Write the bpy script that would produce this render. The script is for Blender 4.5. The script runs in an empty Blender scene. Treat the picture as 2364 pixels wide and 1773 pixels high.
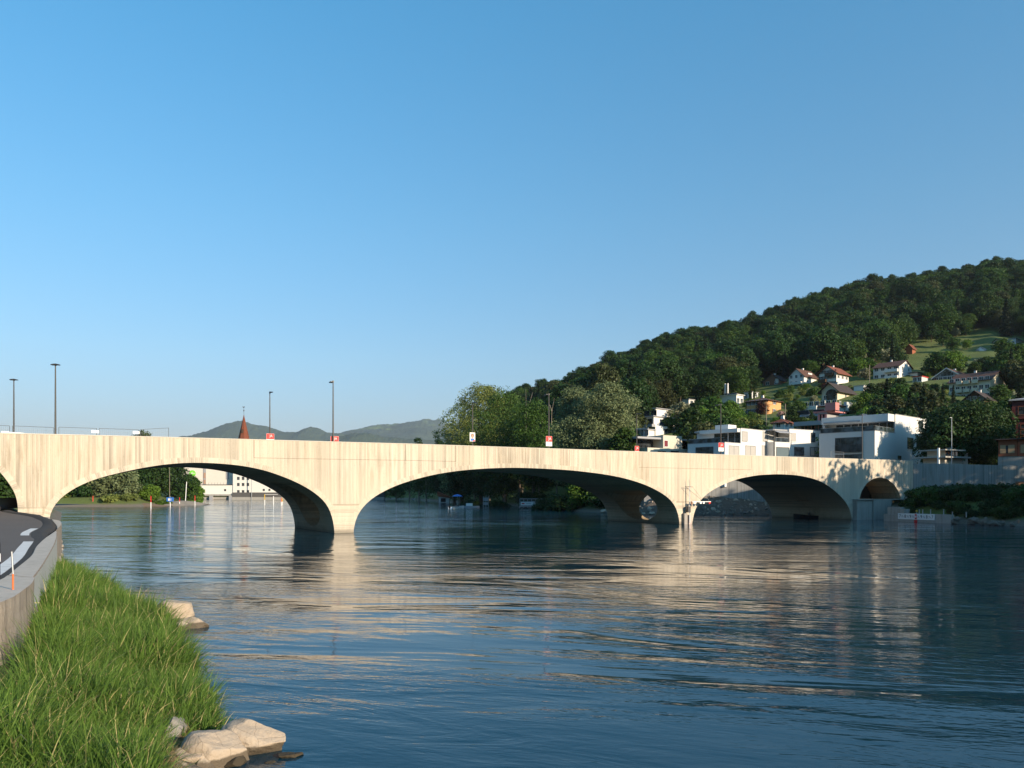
import bpy, bmesh, math, random
import numpy as np
from mathutils import Vector, Matrix
SC = bpy.context.scene
COL = SC.collection
rnd = random.Random(7)
rng = np.random.default_rng(11)
pi = math.pi
F, HX, HY, CH = 1840.0, 1182.0, 1136.0, 4.2     # focal length (photo px), vanishing column/row, eye height

# ------------------------------------------------------------------ camera, sky, sun, exposure
cam = bpy.data.cameras.new('camera'); cam.sensor_width = 36.0; cam.lens = 36.0*F/2364.0
cam.shift_y = (HY-886.5)/2364.0
cam.clip_start = 0.1; cam.clip_end = 40000
camo = bpy.data.objects.new('camera', cam); COL.objects.link(camo)
camo.location = (0, 0, CH); camo.rotation_euler = (pi/2, 0, 0)
SC.camera = camo
SUN_EL = math.radians(18.0); SUN_AZ = (0.74, -0.67)
W = bpy.data.worlds.new('World'); SC.world = W; W.use_nodes = True
wn = W.node_tree.nodes; wl = W.node_tree.links
bg = wn['Background']
sk = wn.new('ShaderNodeTexSky'); sk.sky_type = 'NISHITA'; sk.sun_disc = False
sk.sun_elevation = SUN_EL; sk.sun_rotation = math.atan2(SUN_AZ[0], SUN_AZ[1])
sk.altitude = 300; sk.air_density = 1.25; sk.dust_density = 0.6; sk.ozone_density = 3.5
_tc = wn.new('ShaderNodeTexCoord'); _sp = wn.new('ShaderNodeSeparateXYZ'); wl.new(_tc.outputs['Generated'], _sp.inputs[0])
_rp = wn.new('ShaderNodeValToRGB'); wl.new(_sp.outputs[2], _rp.inputs[0])      # tint by height above the horizon
_e = _rp.color_ramp.elements
for _i, (_p, _c) in enumerate([(0.0, (0.60, 0.56, 0.71)), (0.06, (0.59, 0.57, 0.68)), (0.16, (0.63, 0.73, 0.79)), (0.32, (0.53, 0.86, 0.92)), (0.52, (0.40, 0.98, 1.07)), (1.0, (0.5, 1.0, 1.1))]):
    if _i >= len(_e): _e.new(_p)
    _e[_i].position = _p; _e[_i].color = (*_c, 1)
_mx = wn.new('ShaderNodeMix'); _mx.data_type = 'RGBA'; _mx.blend_type = 'MULTIPLY'; _mx.inputs[0].default_value = 1.0
wl.new(sk.outputs[0], _mx.inputs[6]); wl.new(_rp.outputs[0], _mx.inputs[7])
wl.new(_mx.outputs[2], bg.inputs[0]); bg.inputs[1].default_value = 0.135
sun = bpy.data.lights.new('sun', 'SUN'); sun.energy = 5.0; sun.angle = math.radians(0.55)
sun.color = (1.0, 0.82, 0.61)
suno = bpy.data.objects.new('sun', sun); COL.objects.link(suno)
ce = math.cos(SUN_EL); _l = math.hypot(*SUN_AZ)
SUNV = Vector((SUN_AZ[0]/_l*ce, SUN_AZ[1]/_l*ce, math.sin(SUN_EL)))
suno.rotation_euler = SUNV.to_track_quat('Z', 'Y').to_euler()
suno.location = (60, -60, 60)
SC.view_settings.view_transform = 'Standard'; SC.view_settings.look = 'None'
SC.view_settings.exposure = 0.62; SC.view_settings.gamma = 1.0
SC.cycles.max_bounces = 8; SC.cycles.transparent_max_bounces = 8
SC.cycles.volume_bounces = 0; SC.cycles.caustics_reflective = False; SC.cycles.caustics_refractive = False

# ------------------------------------------------------------------ helpers
def P(px, py, Y):                       # the point at depth Y seen at photo pixel (px, py)
    return Vector(((px-HX)/F*Y, Y, CH+(HY-py)/F*Y))
def tag(o, label=None, cat=None, group=None, kind=None):
    if label: o['label'] = label
    if cat: o['category'] = cat
    if group: o['group'] = group
    if kind: o['kind'] = kind
    return o
def empty(name, loc=(0,0,0), rz=0.0):
    o = bpy.data.objects.new(name, None); COL.objects.link(o)
    o.location = loc; o.rotation_euler = (0, 0, rz); o.empty_display_size = 0.5
    return o
def link(name, me, parent=None):
    o = bpy.data.objects.new(name, me); COL.objects.link(o)
    if parent is not None: o.parent = parent
    return o
def copy_tree(o, parent=None):
    c = o.copy(); COL.objects.link(c); c.parent = parent
    for ch in list(KIDS.get(o, [])) or [x for x in o.children]:
        copy_tree(ch, c)
    return c
KIDS = {}
class MB:
    """collects faces, then links them as one mesh object"""
    def __init__(s): s.v = []; s.f = []; s.m = []; s.mats = []
    def mi(s, m):
        if m not in s.mats: s.mats.append(m)
        return s.mats.index(m)
    def add(s, vs, fs, m, M=None):
        b = len(s.v)
        if M is not None: vs = [M @ Vector(v) for v in vs]
        s.v += [tuple(v) for v in vs]; i = s.mi(m)
        for f in fs: s.f.append(tuple(b+k for k in f)); s.m.append(i)
        return s
    def box(s, x0, x1, y0, y1, z0, z1, m, M=None):
        if x0 > x1: x0, x1 = x1, x0
        if y0 > y1: y0, y1 = y1, y0
        if z0 > z1: z0, z1 = z1, z0
        vs = [(x0,y0,z0),(x1,y0,z0),(x1,y1,z0),(x0,y1,z0),(x0,y0,z1),(x1,y0,z1),(x1,y1,z1),(x0,y1,z1)]
        return s.add(vs, [(0,3,2,1),(4,5,6,7),(0,1,5,4),(1,2,6,5),(2,3,7,6),(3,0,4,7)], m, M)
    def prism(s, pts, y0, y1, m, M=None):       # polygon in XZ (ccw seen from -Y), extruded along Y
        n = len(pts)
        vs = [(p[0], y0, p[1]) for p in pts]+[(p[0], y1, p[1]) for p in pts]
        fs = [tuple(range(n)), tuple(range(2*n-1, n-1, -1))]
        for i in range(n):
            j = (i+1) % n; fs.append((i, i+n, j+n, j))
        return s.add(vs, fs, m, M)
    def poly(s, pts, z0, z1, m, M=None):        # polygon in XY (ccw from above) extruded along Z
        n = len(pts)
        vs = [(p[0], p[1], z0) for p in pts]+[(p[0], p[1], z1) for p in pts]
        fs = [tuple(range(n-1, -1, -1)), tuple(range(n, 2*n))]
        for i in range(n):
            j = (i+1) % n; fs.append((i, j, j+n, i+n))
        return s.add(vs, fs, m, M)
    def tube(s, pts, rad, m, n=8, M=None, caps=True):
        pts = [Vector(p) for p in pts]
        if not hasattr(rad, '__len__'): rad = [rad]*len(pts)
        vs = []; fs = []
        up = None
        for i, p in enumerate(pts):
            d = (pts[min(i+1, len(pts)-1)]-pts[max(i-1, 0)]).normalized()
            a = d.orthogonal().normalized() if up is None else (up-d*up.dot(d)).normalized()
            up = a; b = d.cross(a)
            for k in range(n):
                t = 2*pi*k/n; vs.append(p+(a*math.cos(t)+b*math.sin(t))*rad[i])
        for i in range(len(pts)-1):
            for k in range(n):
                k2 = (k+1) % n; fs.append((i*n+k, i*n+k2, (i+1)*n+k2, (i+1)*n+k))
        if caps:
            fs.append(tuple(range(n-1, -1, -1))); fs.append(tuple(range((len(pts)-1)*n, len(pts)*n)))
        return s.add(vs, fs, m, M)
    def lathe(s, prof, m, n=16, M=None):        # prof: (r, z) pairs bottom to top
        vs = []; fs = []
        for r, z in prof:
            for k in range(n):
                t = 2*pi*k/n; vs.append((r*math.cos(t), r*math.sin(t), z))
        for i in range(len(prof)-1):
            for k in range(n):
                k2 = (k+1) % n; fs.append((i*n+k, i*n+k2, (i+1)*n+k2, (i+1)*n+k))
        fs.append(tuple(range(n-1, -1, -1))); fs.append(tuple(range((len(prof)-1)*n, len(prof)*n)))
        return s.add(vs, fs, m, M)
    def mesh(s, name, smooth=False):
        me = bpy.data.meshes.new(name); me.from_pydata(s.v, [], s.f)
        for m in s.mats: me.materials.append(m)
        me.polygons.foreach_set('material_index', s.m)
        if smooth: me.polygons.foreach_set('use_smooth', [True]*len(s.f))
        me.update(); return me
    def build(s, name, parent=None, smooth=False):
        return link(name, s.mesh(name, smooth), parent)
def np_mesh(name, v, quads, mat, smooth=False, fac=4):
    v = np.asarray(v, np.float32); q = np.asarray(quads, np.int32)
    me = bpy.data.meshes.new(name)
    me.vertices.add(len(v)); me.vertices.foreach_set('co', v.ravel())
    me.loops.add(q.size); me.loops.foreach_set('vertex_index', q.ravel())
    me.polygons.add(len(q))
    me.polygons.foreach_set('loop_start', np.arange(0, q.size, q.shape[1], dtype=np.int32))
    if smooth: me.polygons.foreach_set('use_smooth', np.ones(len(q), bool))
    me.materials.append(mat); me.update(calc_edges=True); me.validate()
    return me
def grid_faces(nr, nc):
    r = np.arange(nr-1)[:, None]*nc; c = np.arange(nc-1)[None, :]
    a = (r+c).ravel()
    return np.stack([a, a+1, a+nc+1, a+nc], 1)

# ------------------------------------------------------------------ materials
MATS = {}
class NT:
    def __init__(s, name):
        s.m = bpy.data.materials.new(name); s.m.use_nodes = True
        s.n = s.m.node_tree.nodes; s.l = s.m.node_tree.links
        s.b = s.n['Principled BSDF']; s.out = s.n['Material Output']; s.b.inputs['Specular IOR Level'].default_value = 0.3
    def new(s, t, **k):
        n = s.n.new(t)
        for a, v in k.items(): setattr(n, a, v)
        return n
    def ln(s, a, b): s.l.new(a, b)
    def math(s, op, a, b=None, c=None, clamp=False):
        n = s.n.new('ShaderNodeMath'); n.operation = op; n.use_clamp = clamp
        for i, x in enumerate((a, b, c)):
            if x is None: continue
            if isinstance(x, (int, float)): n.inputs[i].default_value = x
            else: s.l.new(x, n.inputs[i])
        return n.outputs[0]
    def mix(s, fac, a, b, mode='MIX'):
        n = s.n.new('ShaderNodeMix'); n.data_type = 'RGBA'; n.blend_type = mode
        for i, x in ((0, fac), (6, a), (7, b)):
            if isinstance(x, (int, float)): n.inputs[i].default_value = x
            elif isinstance(x, (tuple, list)): n.inputs[i].default_value = (*x[:3], 1)
            else: s.l.new(x, n.inputs[i])
        return n.outputs[2]
    def coord(s, which='Object'):
        return s.n.new('ShaderNodeTexCoord').outputs[which]
    def geo(s, which='Position'):
        return s.n.new('ShaderNodeNewGeometry').outputs[which]
    def mapping(s, vec, scale=(1,1,1), loc=(0,0,0), rot=(0,0,0)):
        n = s.n.new('ShaderNodeMapping'); s.l.new(vec, n.inputs[0])
        n.inputs['Scale'].default_value = scale; n.inputs['Location'].default_value = loc; n.inputs['Rotation'].default_value = rot
        return n.outputs[0]
    def noise(s, vec, scale, detail=3, rough=0.55, dist=0.0, out=0):
        n = s.n.new('ShaderNodeTexNoise'); n.inputs['Scale'].default_value = scale
        n.inputs['Detail'].default_value = detail; n.inputs['Roughness'].default_value = rough; n.inputs['Distortion'].default_value = dist
        if vec is not None: s.l.new(vec, n.inputs['Vector'])
        return n.outputs[out]
    def ramp(s, x, pts):
        n = s.n.new('ShaderNodeValToRGB'); e = n.color_ramp.elements
        while len(e) < len(pts): e.new(0.5)
        for i, (p, c) in enumerate(pts):
            e[i].position = p; e[i].color = (*c, 1) if hasattr(c, '__len__') else (c, c, c, 1)
        s.l.new(x, n.inputs[0]); return n.outputs[0]
    def bump(s, h, dist=0.02, strength=1.0):
        n = s.n.new('ShaderNodeBump'); n.inputs['Distance'].default_value = dist; n.inputs['Strength'].default_value = strength
        s.l.new(h, n.inputs['Height']); s.l.new(n.outputs[0], s.b.inputs['Normal']); return n
    def base(s, c):
        if isinstance(c, (tuple, list)): s.b.inputs['Base Color'].default_value = (*c, 1)
        else: s.l.new(c, s.b.inputs['Base Color'])
    def rough(s, r):
        if isinstance(r, (int, float)): s.b.inputs['Roughness'].default_value = r
        else: s.l.new(r, s.b.inputs['Roughness'])
def mat(name, col, rough=0.7, var=0.12, scale=1.2, metal=0.0, bump=0.0, bscale=None, dirt=None):
    """plain paint / plaster / metal with soft uneven tint"""
    if name in MATS: return MATS[name]
    t = NT(name); co = t.coord()
    n = t.noise(co, scale, 5, 0.6)
    k = t.math('MULTIPLY_ADD', n, 2*var, 1-var)
    c = t.mix(1.0, col, k, 'MULTIPLY')
    if dirt:
        st = t.noise(t.mapping(co, (1.6, 1.6, 0.12)), 1.5, 4, 0.6)
        c = t.mix(t.ramp(st, [(0.5, 0.0), (0.75, dirt[1])]), c, dirt[0])
    t.base(c); t.rough(rough); t.b.inputs['Metallic'].default_value = metal
    if bump: t.bump(t.noise(co, bscale or scale*12, 4), bump)
    MATS[name] = t.m; return t.m
def glassmat(name, col=(0.02, 0.028, 0.035), rough=0.06):
    if name in MATS: return MATS[name]
    t = NT(name); co = t.coord()
    n = t.noise(co, 0.7, 2)
    t.base(t.mix(t.ramp(n, [(0.4, 0.0), (0.62, 1.0)]), col, tuple(c*3.5+0.02 for c in col)))
    t.rough(rough); t.b.inputs['Specular IOR Level'].default_value = 0.7
    MATS[name] = t.m; return t.m

WHITE = mat('white_plaster', (0.67, 0.655, 0.625), 0.8, 0.05, 0.4, dirt=((0.5, 0.47, 0.42), 0.12))
CREAM = mat('cream_plaster', (0.60, 0.54, 0.41), 0.8, 0.06, 0.5, dirt=((0.45, 0.42, 0.36), 0.2))
BEIGE = mat('beige_plaster', (0.55, 0.51, 0.42), 0.8, 0.06, 0.5)
PALEBLUE = mat('pale_plaster', (0.50, 0.53, 0.53), 0.8, 0.06, 0.5, dirt=((0.45, 0.44, 0.42), 0.2))
ORANGE = mat('orange_plaster', (0.62, 0.33, 0.14), 0.8, 0.08, 0.5)
PINK = mat('pink_plaster', (0.50, 0.20, 0.18), 0.8, 0.08, 0.5)
GREYP = mat('grey_plaster', (0.34, 0.34, 0.35), 0.8, 0.08, 0.5)
BRICK = mat('brown_brick', (0.26, 0.13, 0.08), 0.85, 0.2, 2.5)
WOOD = mat('dark_wood', (0.09, 0.05, 0.03), 0.8, 0.3, 2.0)
REDWOOD = mat('red_brown_wood', (0.30, 0.10, 0.05), 0.75, 0.25, 2.0)
REDPAINT = mat('dull_red_paint', (0.12, 0.028, 0.024), 0.7, 0.2, 1.0)
METAL = mat('dark_metal', (0.09, 0.09, 0.095), 0.45, 0.1, 3.0, metal=0.6)
GALV = mat('galvanised_steel', (0.42, 0.44, 0.46), 0.45, 0.1, 3.0, metal=0.7)
POLE = mat('bronze_lamp_paint', (0.085, 0.080, 0.075), 0.5, 0.12, 3.0, metal=0.3)
RED = mat('red_paint', (0.62, 0.035, 0.03), 0.5, 0.08, 2.0)
WPAINT = mat('white_paint', (0.78, 0.78, 0.76), 0.5, 0.06, 2.0)
ORPAINT = mat('orange_paint', (0.72, 0.16, 0.05), 0.5, 0.1, 6.0)
YELLOW = mat('yellow_paint', (0.65, 0.42, 0.04), 0.5, 0.1, 3.0)
BLUEP = mat('blue_paint', (0.04, 0.16, 0.5), 0.5, 0.1, 3.0)
BLACK = mat('black_plastic', (0.015, 0.015, 0.017), 0.4, 0.2, 4.0)
GLASS = glassmat('window_glass')
SHUT = mat('grey_blind', (0.42, 0.40, 0.37), 0.7, 0.08, 1.0)
DSHUT = mat('dark_shutter', (0.10, 0.07, 0.06), 0.7, 0.15, 2.0)
SKYPANEL = mat('solar_panel', (0.03, 0.05, 0.09), 0.2, 0.15, 2.0)
def tiles(name, col):
    t = NT(name); co = t.coord()
    w = t.new('ShaderNodeTexWave', bands_direction='Z'); w.inputs['Scale'].default_value = 1.3; w.inputs['Distortion'].default_value = 0.6
    t.ln(co, w.inputs[0])
    n = t.noise(co, 1.4, 6, 0.65); n2 = t.noise(co, 12, 3)
    c = t.mix(n, tuple(x*0.55 for x in col), tuple(x*1.5 for x in col))
    c = t.mix(t.math('MULTIPLY', w.outputs['Fac'], 0.3), c, tuple(x*0.5 for x in col))
    c = t.mix(t.ramp(n2, [(0.45, 0.0), (0.8, 0.5)]), c, tuple(x*1.6 for x in col))
    t.base(c); t.rough(0.85); t.bump(w.outputs['Fac'], 0.05); return t.m
ROOF = tiles('brown_roof_tiles', (0.105, 0.055, 0.040))
ROOFR = tiles('red_roof_tiles', (0.19, 0.065, 0.038))
ROOFD = tiles('dark_roof_tiles', (0.055, 0.042, 0.038))

def concrete(name, col=(0.54, 0.476, 0.38), board=0.15, stain=0.55, vertical=True, ring=False, dark=0.0):
    """board-marked concrete; local X runs along the face, local Z up"""
    t = NT(name); co = t.coord()
    sx = t.new('ShaderNodeSeparateXYZ'); t.ln(co, sx.inputs[0])
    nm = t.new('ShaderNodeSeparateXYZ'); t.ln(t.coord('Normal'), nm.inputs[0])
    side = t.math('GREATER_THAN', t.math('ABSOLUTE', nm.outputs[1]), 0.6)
    if ring:
        uv = t.new('ShaderNodeUVMap'); su = t.new('ShaderNodeSeparateXYZ'); t.ln(uv.outputs[0], su.inputs[0]); u = su.outputs[0]
    else:
        if vertical: front = sx.outputs[0]
        else: front = sx.outputs[2]
        u = t.math('ADD', t.math('MULTIPLY', side, front), t.math('MULTIPLY', t.math('SUBTRACT', 1.0, side), t.math('MULTIPLY', sx.outputs[2], 1.0)))
    if not ring and vertical:
        lowm = t.math('MULTIPLY', side, t.math('LESS_THAN', sx.outputs[2], 2.92))
        u = t.math('ADD', t.math('MULTIPLY', t.math('SUBTRACT', 1.0, lowm), u), t.math('MULTIPLY', lowm, t.math('MULTIPLY', sx.outputs[2], 0.8)))
    zone0 = t.ramp(t.noise(t.mapping(co, (1, 1, 0.4)), 0.13, 2, 0.5), [(0.42, 0.35), (0.6, 1.0)])
    q = t.math('DIVIDE', u, board)
    fl = t.math('FLOOR', q); fr = t.math('FRACT', q)
    def wn(x, o=0.0):
        w = t.new('ShaderNodeTexWhiteNoise', noise_dimensions='1D'); t.ln(t.math('ADD', x, o), w.inputs['W']); return w.outputs[0]
    b1 = wn(fl, 3.3); b2 = wn(t.math('FLOOR', t.math('DIVIDE', q, 7.0)), 9.1); b3 = wn(t.math('FLOOR', t.math('DIVIDE', q, 23.0)), 1.7)
    tint = t.math('ADD', t.math('MULTIPLY_ADD', t.math('MULTIPLY', t.math('POWER', b1, 1.5), zone0), -0.36, 1.09), t.math('MULTIPLY_ADD', b2, 0.14, -0.09))
    tint = t.math('MULTIPLY', tint, t.math('MULTIPLY_ADD', b3, 0.08, 0.96))
    gap = t.math('MULTIPLY', t.math('LESS_THAN', fr, 0.10), t.math('MULTIPLY_ADD', b1, 0.8, 0.0))
    tint = t.math('SUBTRACT', tint, t.math('MULTIPLY', gap, 0.55))
    # grain running with the boards + water streaks from the top + blotches
    gr = t.noise(t.mapping(co, (7.0, 7.0, 0.35)), 1.0, 5, 0.65)
    tint = t.math('MULTIPLY', tint, t.math('MULTIPLY_ADD', gr, 0.44, 0.78))
    c = t.mix(1.0, col, tint, 'MULTIPLY')
    bl = t.noise(co, 0.22, 5, 0.6)
    c = t.mix(t.ramp(bl, [(0.42, 0.0), (0.7, 0.45)]), c, (col[0]*1.16, col[1]*1.08, col[2]*0.98))
    stn = t.noise(t.mapping(co, (2.2, 2.2, 0.22)), 1.0, 5, 0.6)
    zone = t.noise(co, 0.09, 2, 0.5)
    sf = t.math('MULTIPLY', t.ramp(stn, [(0.48, 0.0), (0.66, 1.0)]), t.ramp(zone, [(0.46, 0.15), (0.62, 1.0)]))
    c = t.mix(t.math('MULTIPLY', sf, stain), c, (col[0]*0.45, col[1]*0.40, col[2]*0.33))
    pit = t.noise(co, 9.0, 2, 0.5)
    c = t.mix(t.ramp(pit, [(0.63, 0.0), (0.70, 0.42)]), c, (col[0]*0.35, col[1]*0.3, col[2]*0.25))
    # tide mark just above the water
    gz = t.new('ShaderNodeSeparateXYZ'); t.ln(t.geo(), gz.inputs[0])
    zz = t.math('ADD', gz.outputs[2], t.math('MULTIPLY', t.noise(co, 1.2, 3), 0.5))
    c = t.mix(t.ramp(zz, [(0.28, 0.55), (0.95, 0.0)]), c, (0.11, 0.10, 0.075))
    if not ring: c = t.mix(t.math('MULTIPLY', t.math('SUBTRACT', 1.0, side), 0.75), c, t.mix(1.0, c, (0.86, 0.74, 0.60), 'MULTIPLY'))  # soffits and pier sides browned and darkened: arch shade put into the colour
    t.base(c); t.rough(0.88)
    h = t.math('SUBTRACT', t.math('MULTIPLY', b1, 0.5), t.math('MULTIPLY', gap, 1.5))
    t.bump(t.math('ADD', h, t.math('MULTIPLY', pit, 0.4)), 0.012)
    return t.m
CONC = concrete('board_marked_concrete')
CONC_RING = concrete('arch_edge_concrete', board=0.17, ring=True, stain=0.1)
CONC_G = concrete('grey_board_concrete', (0.30, 0.30, 0.29), stain=0.5)
CONC_P = mat('plain_concrete', (0.36, 0.345, 0.31), 0.85, 0.12, 1.5, bump=0.01, dirt=((0.16, 0.14, 0.11), 0.5))
# ------------------------------------------------------------------ the bridge line and its frame
P2 = Vector(((793-HX)/94.7*CH, F*CH/94.7, 0.0))
VPX = 4393.0
BD = Vector((VPX-HX, F, 0)).normalized(); BN = Vector((-BD.y, BD.x, 0))      # along the bridge, away from the camera
BRZ = math.atan2(BD.y, BD.x); BW = 15.5
def on_line(px, off=0.0):                # where the sight line of column px meets the line parallel to the bridge at offset off
    o = P2+BN*off; u = (px-HX)/F
    s = (u*o.y-o.x)/(BD.x-u*BD.y)
    return s, o+BD*s
def sz(px, py, off=0.0):
    s, q = on_line(px, off); return s, CH+(HY-py)/F*q.y
TOPL = [(-420,992),(-200,996.5),(0,1001),(200,1005.5),(400,1010.6),(600,1016),(770,1020.8),(950,1025.6),(1170,1033),(1400,1040.7),(1600,1047.8),(1850,1056.2),(1990,1060.6),(2108,1064.4)]
TOP = [sz(*p) for p in TOPL]
def top_z(s):
    return float(np.interp(s, [a for a, b in TOP], [b for a, b in TOP]))

# ------------------------------------------------------------------ river outline (land is outside)
RIV = [(-3.0,-60),(0.0,-12),(0.5,0),(-0.8,6),(-2.6,10),(-3.9,12.1),(-4.4,13.0),(-4.85,14.1),(-5.6,15.6),(-6.8,17.6),(-8.3,20.1),(-9.8,22.8),(-11.3,26.1),(-14.7,30.7),(-18.6,35.5),(-23.3,41.5),(-28.5,50),(-34,58.5),(-40.5,69),
       (-62,110),(-90,160),(-131,226),(-106,229),(-110,258),(-117,292),(-140,360),(-175,425),(-175,433),(-79,433),(-79,480),(-60,470),(-53,430),(-34,368),(-20,315),(-9,276),(2,227),(8,198),(14,172),(22,157),
       (23,148),(33,146.5),(49,146.5),(50,136),(51.6,122.6),(58.8,126.3),(55.3,114.9),(58.3,106.3),(62,98.6),(70,84),(84,60),(100,20),(110,-60)]
RIVA = np.array(RIV)
def seg_dist(X, Y, poly, closed=True):
    n = len(poly); d = np.full(X.shape, 1e9)
    for i in range(n if closed else n-1):
        a = poly[i]; b = poly[(i+1) % n]; ab = b-a
        t = np.clip(((X-a[0])*ab[0]+(Y-a[1])*ab[1])/(ab@ab), 0, 1)
        d = np.minimum(d, np.hypot(X-a[0]-t*ab[0], Y-a[1]-t*ab[1]))
    return d
def inside(X, Y, poly):
    r = np.zeros(X.shape, bool); n = len(poly)
    for i in range(n):
        x1, y1 = poly[i]; x2, y2 = poly[(i+1) % n]
        if y1 == y2: continue
        c = ((y1 > Y) != (y2 > Y)) & (X < (x2-x1)*(Y-y1)/(y2-y1)+x1)
        r ^= c
    return r
def river_sd(X, Y):                      # + on land, - in the river
    X = np.asarray(X, float); Y = np.asarray(Y, float)
    d = seg_dist(X, Y, RIVA); return np.where(inside(X, Y, RIVA), -d, d)
class VN:                                # value noise on a lattice
    def __init__(s, seed): s.g = np.random.default_rng(seed).random((256, 256))
    def __call__(s, x, y):
        xi = np.floor(x).astype(int); yi = np.floor(y).astype(int); fx = x-xi; fy = y-yi
        fx = fx*fx*(3-2*fx); fy = fy*fy*(3-2*fy); g = s.g
        a = g[xi & 255, yi & 255]; b = g[(xi+1) & 255, yi & 255]; c = g[xi & 255, (yi+1) & 255]; d = g[(xi+1) & 255, (yi+1) & 255]
        return (a*(1-fx)+b*fx)*(1-fy)+(c*(1-fx)+d*fx)*fy
vn = VN(3)
RG = np.array([(-9000,1115),(700,1115),(900,1090),(1000,1045),(1080,1010),(1150,965),(1197,934),(1315,911),(1411,857),(1550,804),(1710,777),(1817,738),(1924,702),(2030,680),(2137,664),(2244,648),(2287,633),(2364,636),(2700,560),(3300,500),(9000,480)], float)
GY = np.array([160,200,235,300,330,420,520,650.]); GV = np.array([0,.217,.315,.483,.532,.68,.84,1.0])
def smooth(a, b, x):
    t = np.clip((x-a)/(b-a), 0, 1); return t*t*(3-2*t)
WALL_R0 = Vector(((2110-HX)/F*128.4, 128.4, 0))
def terrain(X, Y):
    X = np.asarray(X, float); Y = np.asarray(Y, float)
    Ys = np.maximum(Y, 1.0); px = HX+F*X/Ys
    rg = np.interp(px, RG[:, 0], RG[:, 1])
    g = np.interp(Ys, GY, GV)
    # near the foot every column stands at 8.3 m; beyond, the slope rises to its ridge
    base = HY-(8.3-CH)/160*F
    hill = CH+(HY-(base+(rg-base)*g))/F*Ys
    hill = np.where(Ys > 650, CH+(HY-rg)/F*650-(Ys-650)*0.10, hill)
    hill = np.maximum(hill, 3.0)
    hz = np.where(Ys < 160, 8.3, hill)
    wright = smooth(700, 1150, px)               # only the right side carries the hill
    land = 2.6*(1-wright)+np.minimum(hz, 1e4)*wright
    land = np.where((px < 1150) & (Ys > 650), 3.0, land)
    # in front of the approach wall the ground is a low planted terrace
    front = (X > 48) & (Y < 132)
    land = np.where(front, 3.0, land)
    # left side near the road
    land = np.where((X < -8) & (Y < 120), np.where(Y < 66, 1.75, 2.45), land)
    land = np.where((X < 8) & (Y < 47) & (X > -30), 1.2, land)
    sd = river_sd(X, Y)
    slope = np.where(X > 20, 0.62, 0.45); slope = np.where((X < 8) & (Y < 66), 0.28, slope)
    rise = sd*slope-0.15+0.25*(vn(X*0.6, Y*0.6)-0.5)
    n = (vn(X*0.11+7, Y*0.11)-0.5)*1.2*smooth(150, 260, Ys)
    z = np.minimum(land+n, np.maximum(rise, -2.5))
    return np.where(sd < 0, np.maximum(-2.5, sd*0.5-0.2), z)
def tz(x, y): return float(terrain(np.array([x]), np.array([y]))[0])
def hit(px, py, y0=150, y1=700):         # first point of the slope seen at photo pixel (px, py)
    Y = np.linspace(y0, y1, 1200); X = (px-HX)/F*Y
    r = CH+(HY-py)/F*Y; t = terrain(X, Y); k = np.argmax(t > r)
    y = float(Y[k]); return Vector(((px-HX)/F*y, y, float(t[k])))

def mat_terrain():
    t = NT('hill_ground'); pos = t.geo()
    n1 = t.noise(pos, 0.05, 5, 0.6); n2 = t.noise(pos, 0.9, 5, 0.6)
    c = t.mix(n2, (0.06, 0.09, 0.02), (0.15, 0.19, 0.05))
    c = t.mix(t.ramp(n1, [(0.42, 0.0), (0.62, 0.8)]), c, (0.13, 0.15, 0.045))
    sx = t.new('ShaderNodeSeparateXYZ'); t.ln(pos, sx.inputs[0])
    zz = t.math('ADD', sx.outputs[2], t.math('MULTIPLY', n2, 0.8))
    rock = t.mix(t.noise(pos, 4.0, 5, 0.7), (0.09, 0.075, 0.055), (0.26, 0.23, 0.18))
    low = t.ramp(t.math('MULTIPLY', zz, 0.5), [(0.42, 1.0), (0.72, 0.0)])
    c = t.mix(low, c, rock)
    t.base(c); t.rough(0.95); t.bump(t.noise(pos, 3.0, 6, 0.7), 0.25); return t.m
u = np.concatenate([np.linspace(-3.2, -0.9, 30), np.linspace(-0.88, 0.98, 280), np.linspace(1.0, 3.2, 30)])
yy = np.concatenate([np.geomspace(2.5, 60, 60), np.linspace(61, 260, 170), np.linspace(262, 700, 140), np.geomspace(710, 6500, 30)])
U, YY = np.meshgrid(u, yy)
Z = terrain(U*YY, YY)
me = np_mesh('terrain', np.stack([(U*YY).ravel(), YY.ravel(), Z.ravel()], 1), grid_faces(len(yy), len(u)), mat_terrain(), True)
TERR = tag(link('terrain', me), kind='structure')
# ground behind the camera, so the place goes on there
X2, Y2 = np.meshgrid(np.linspace(-400, 400, 161), np.linspace(-300, 12, 80))
Z2 = terrain(X2, Y2)-0.35
tag(link('ground', np_mesh('ground', np.stack([X2.ravel(), Y2.ravel(), Z2.ravel()], 1), grid_faces(80, 161), MATS.get('x') or TERR.data.materials[0], True)), kind='structure')

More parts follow.
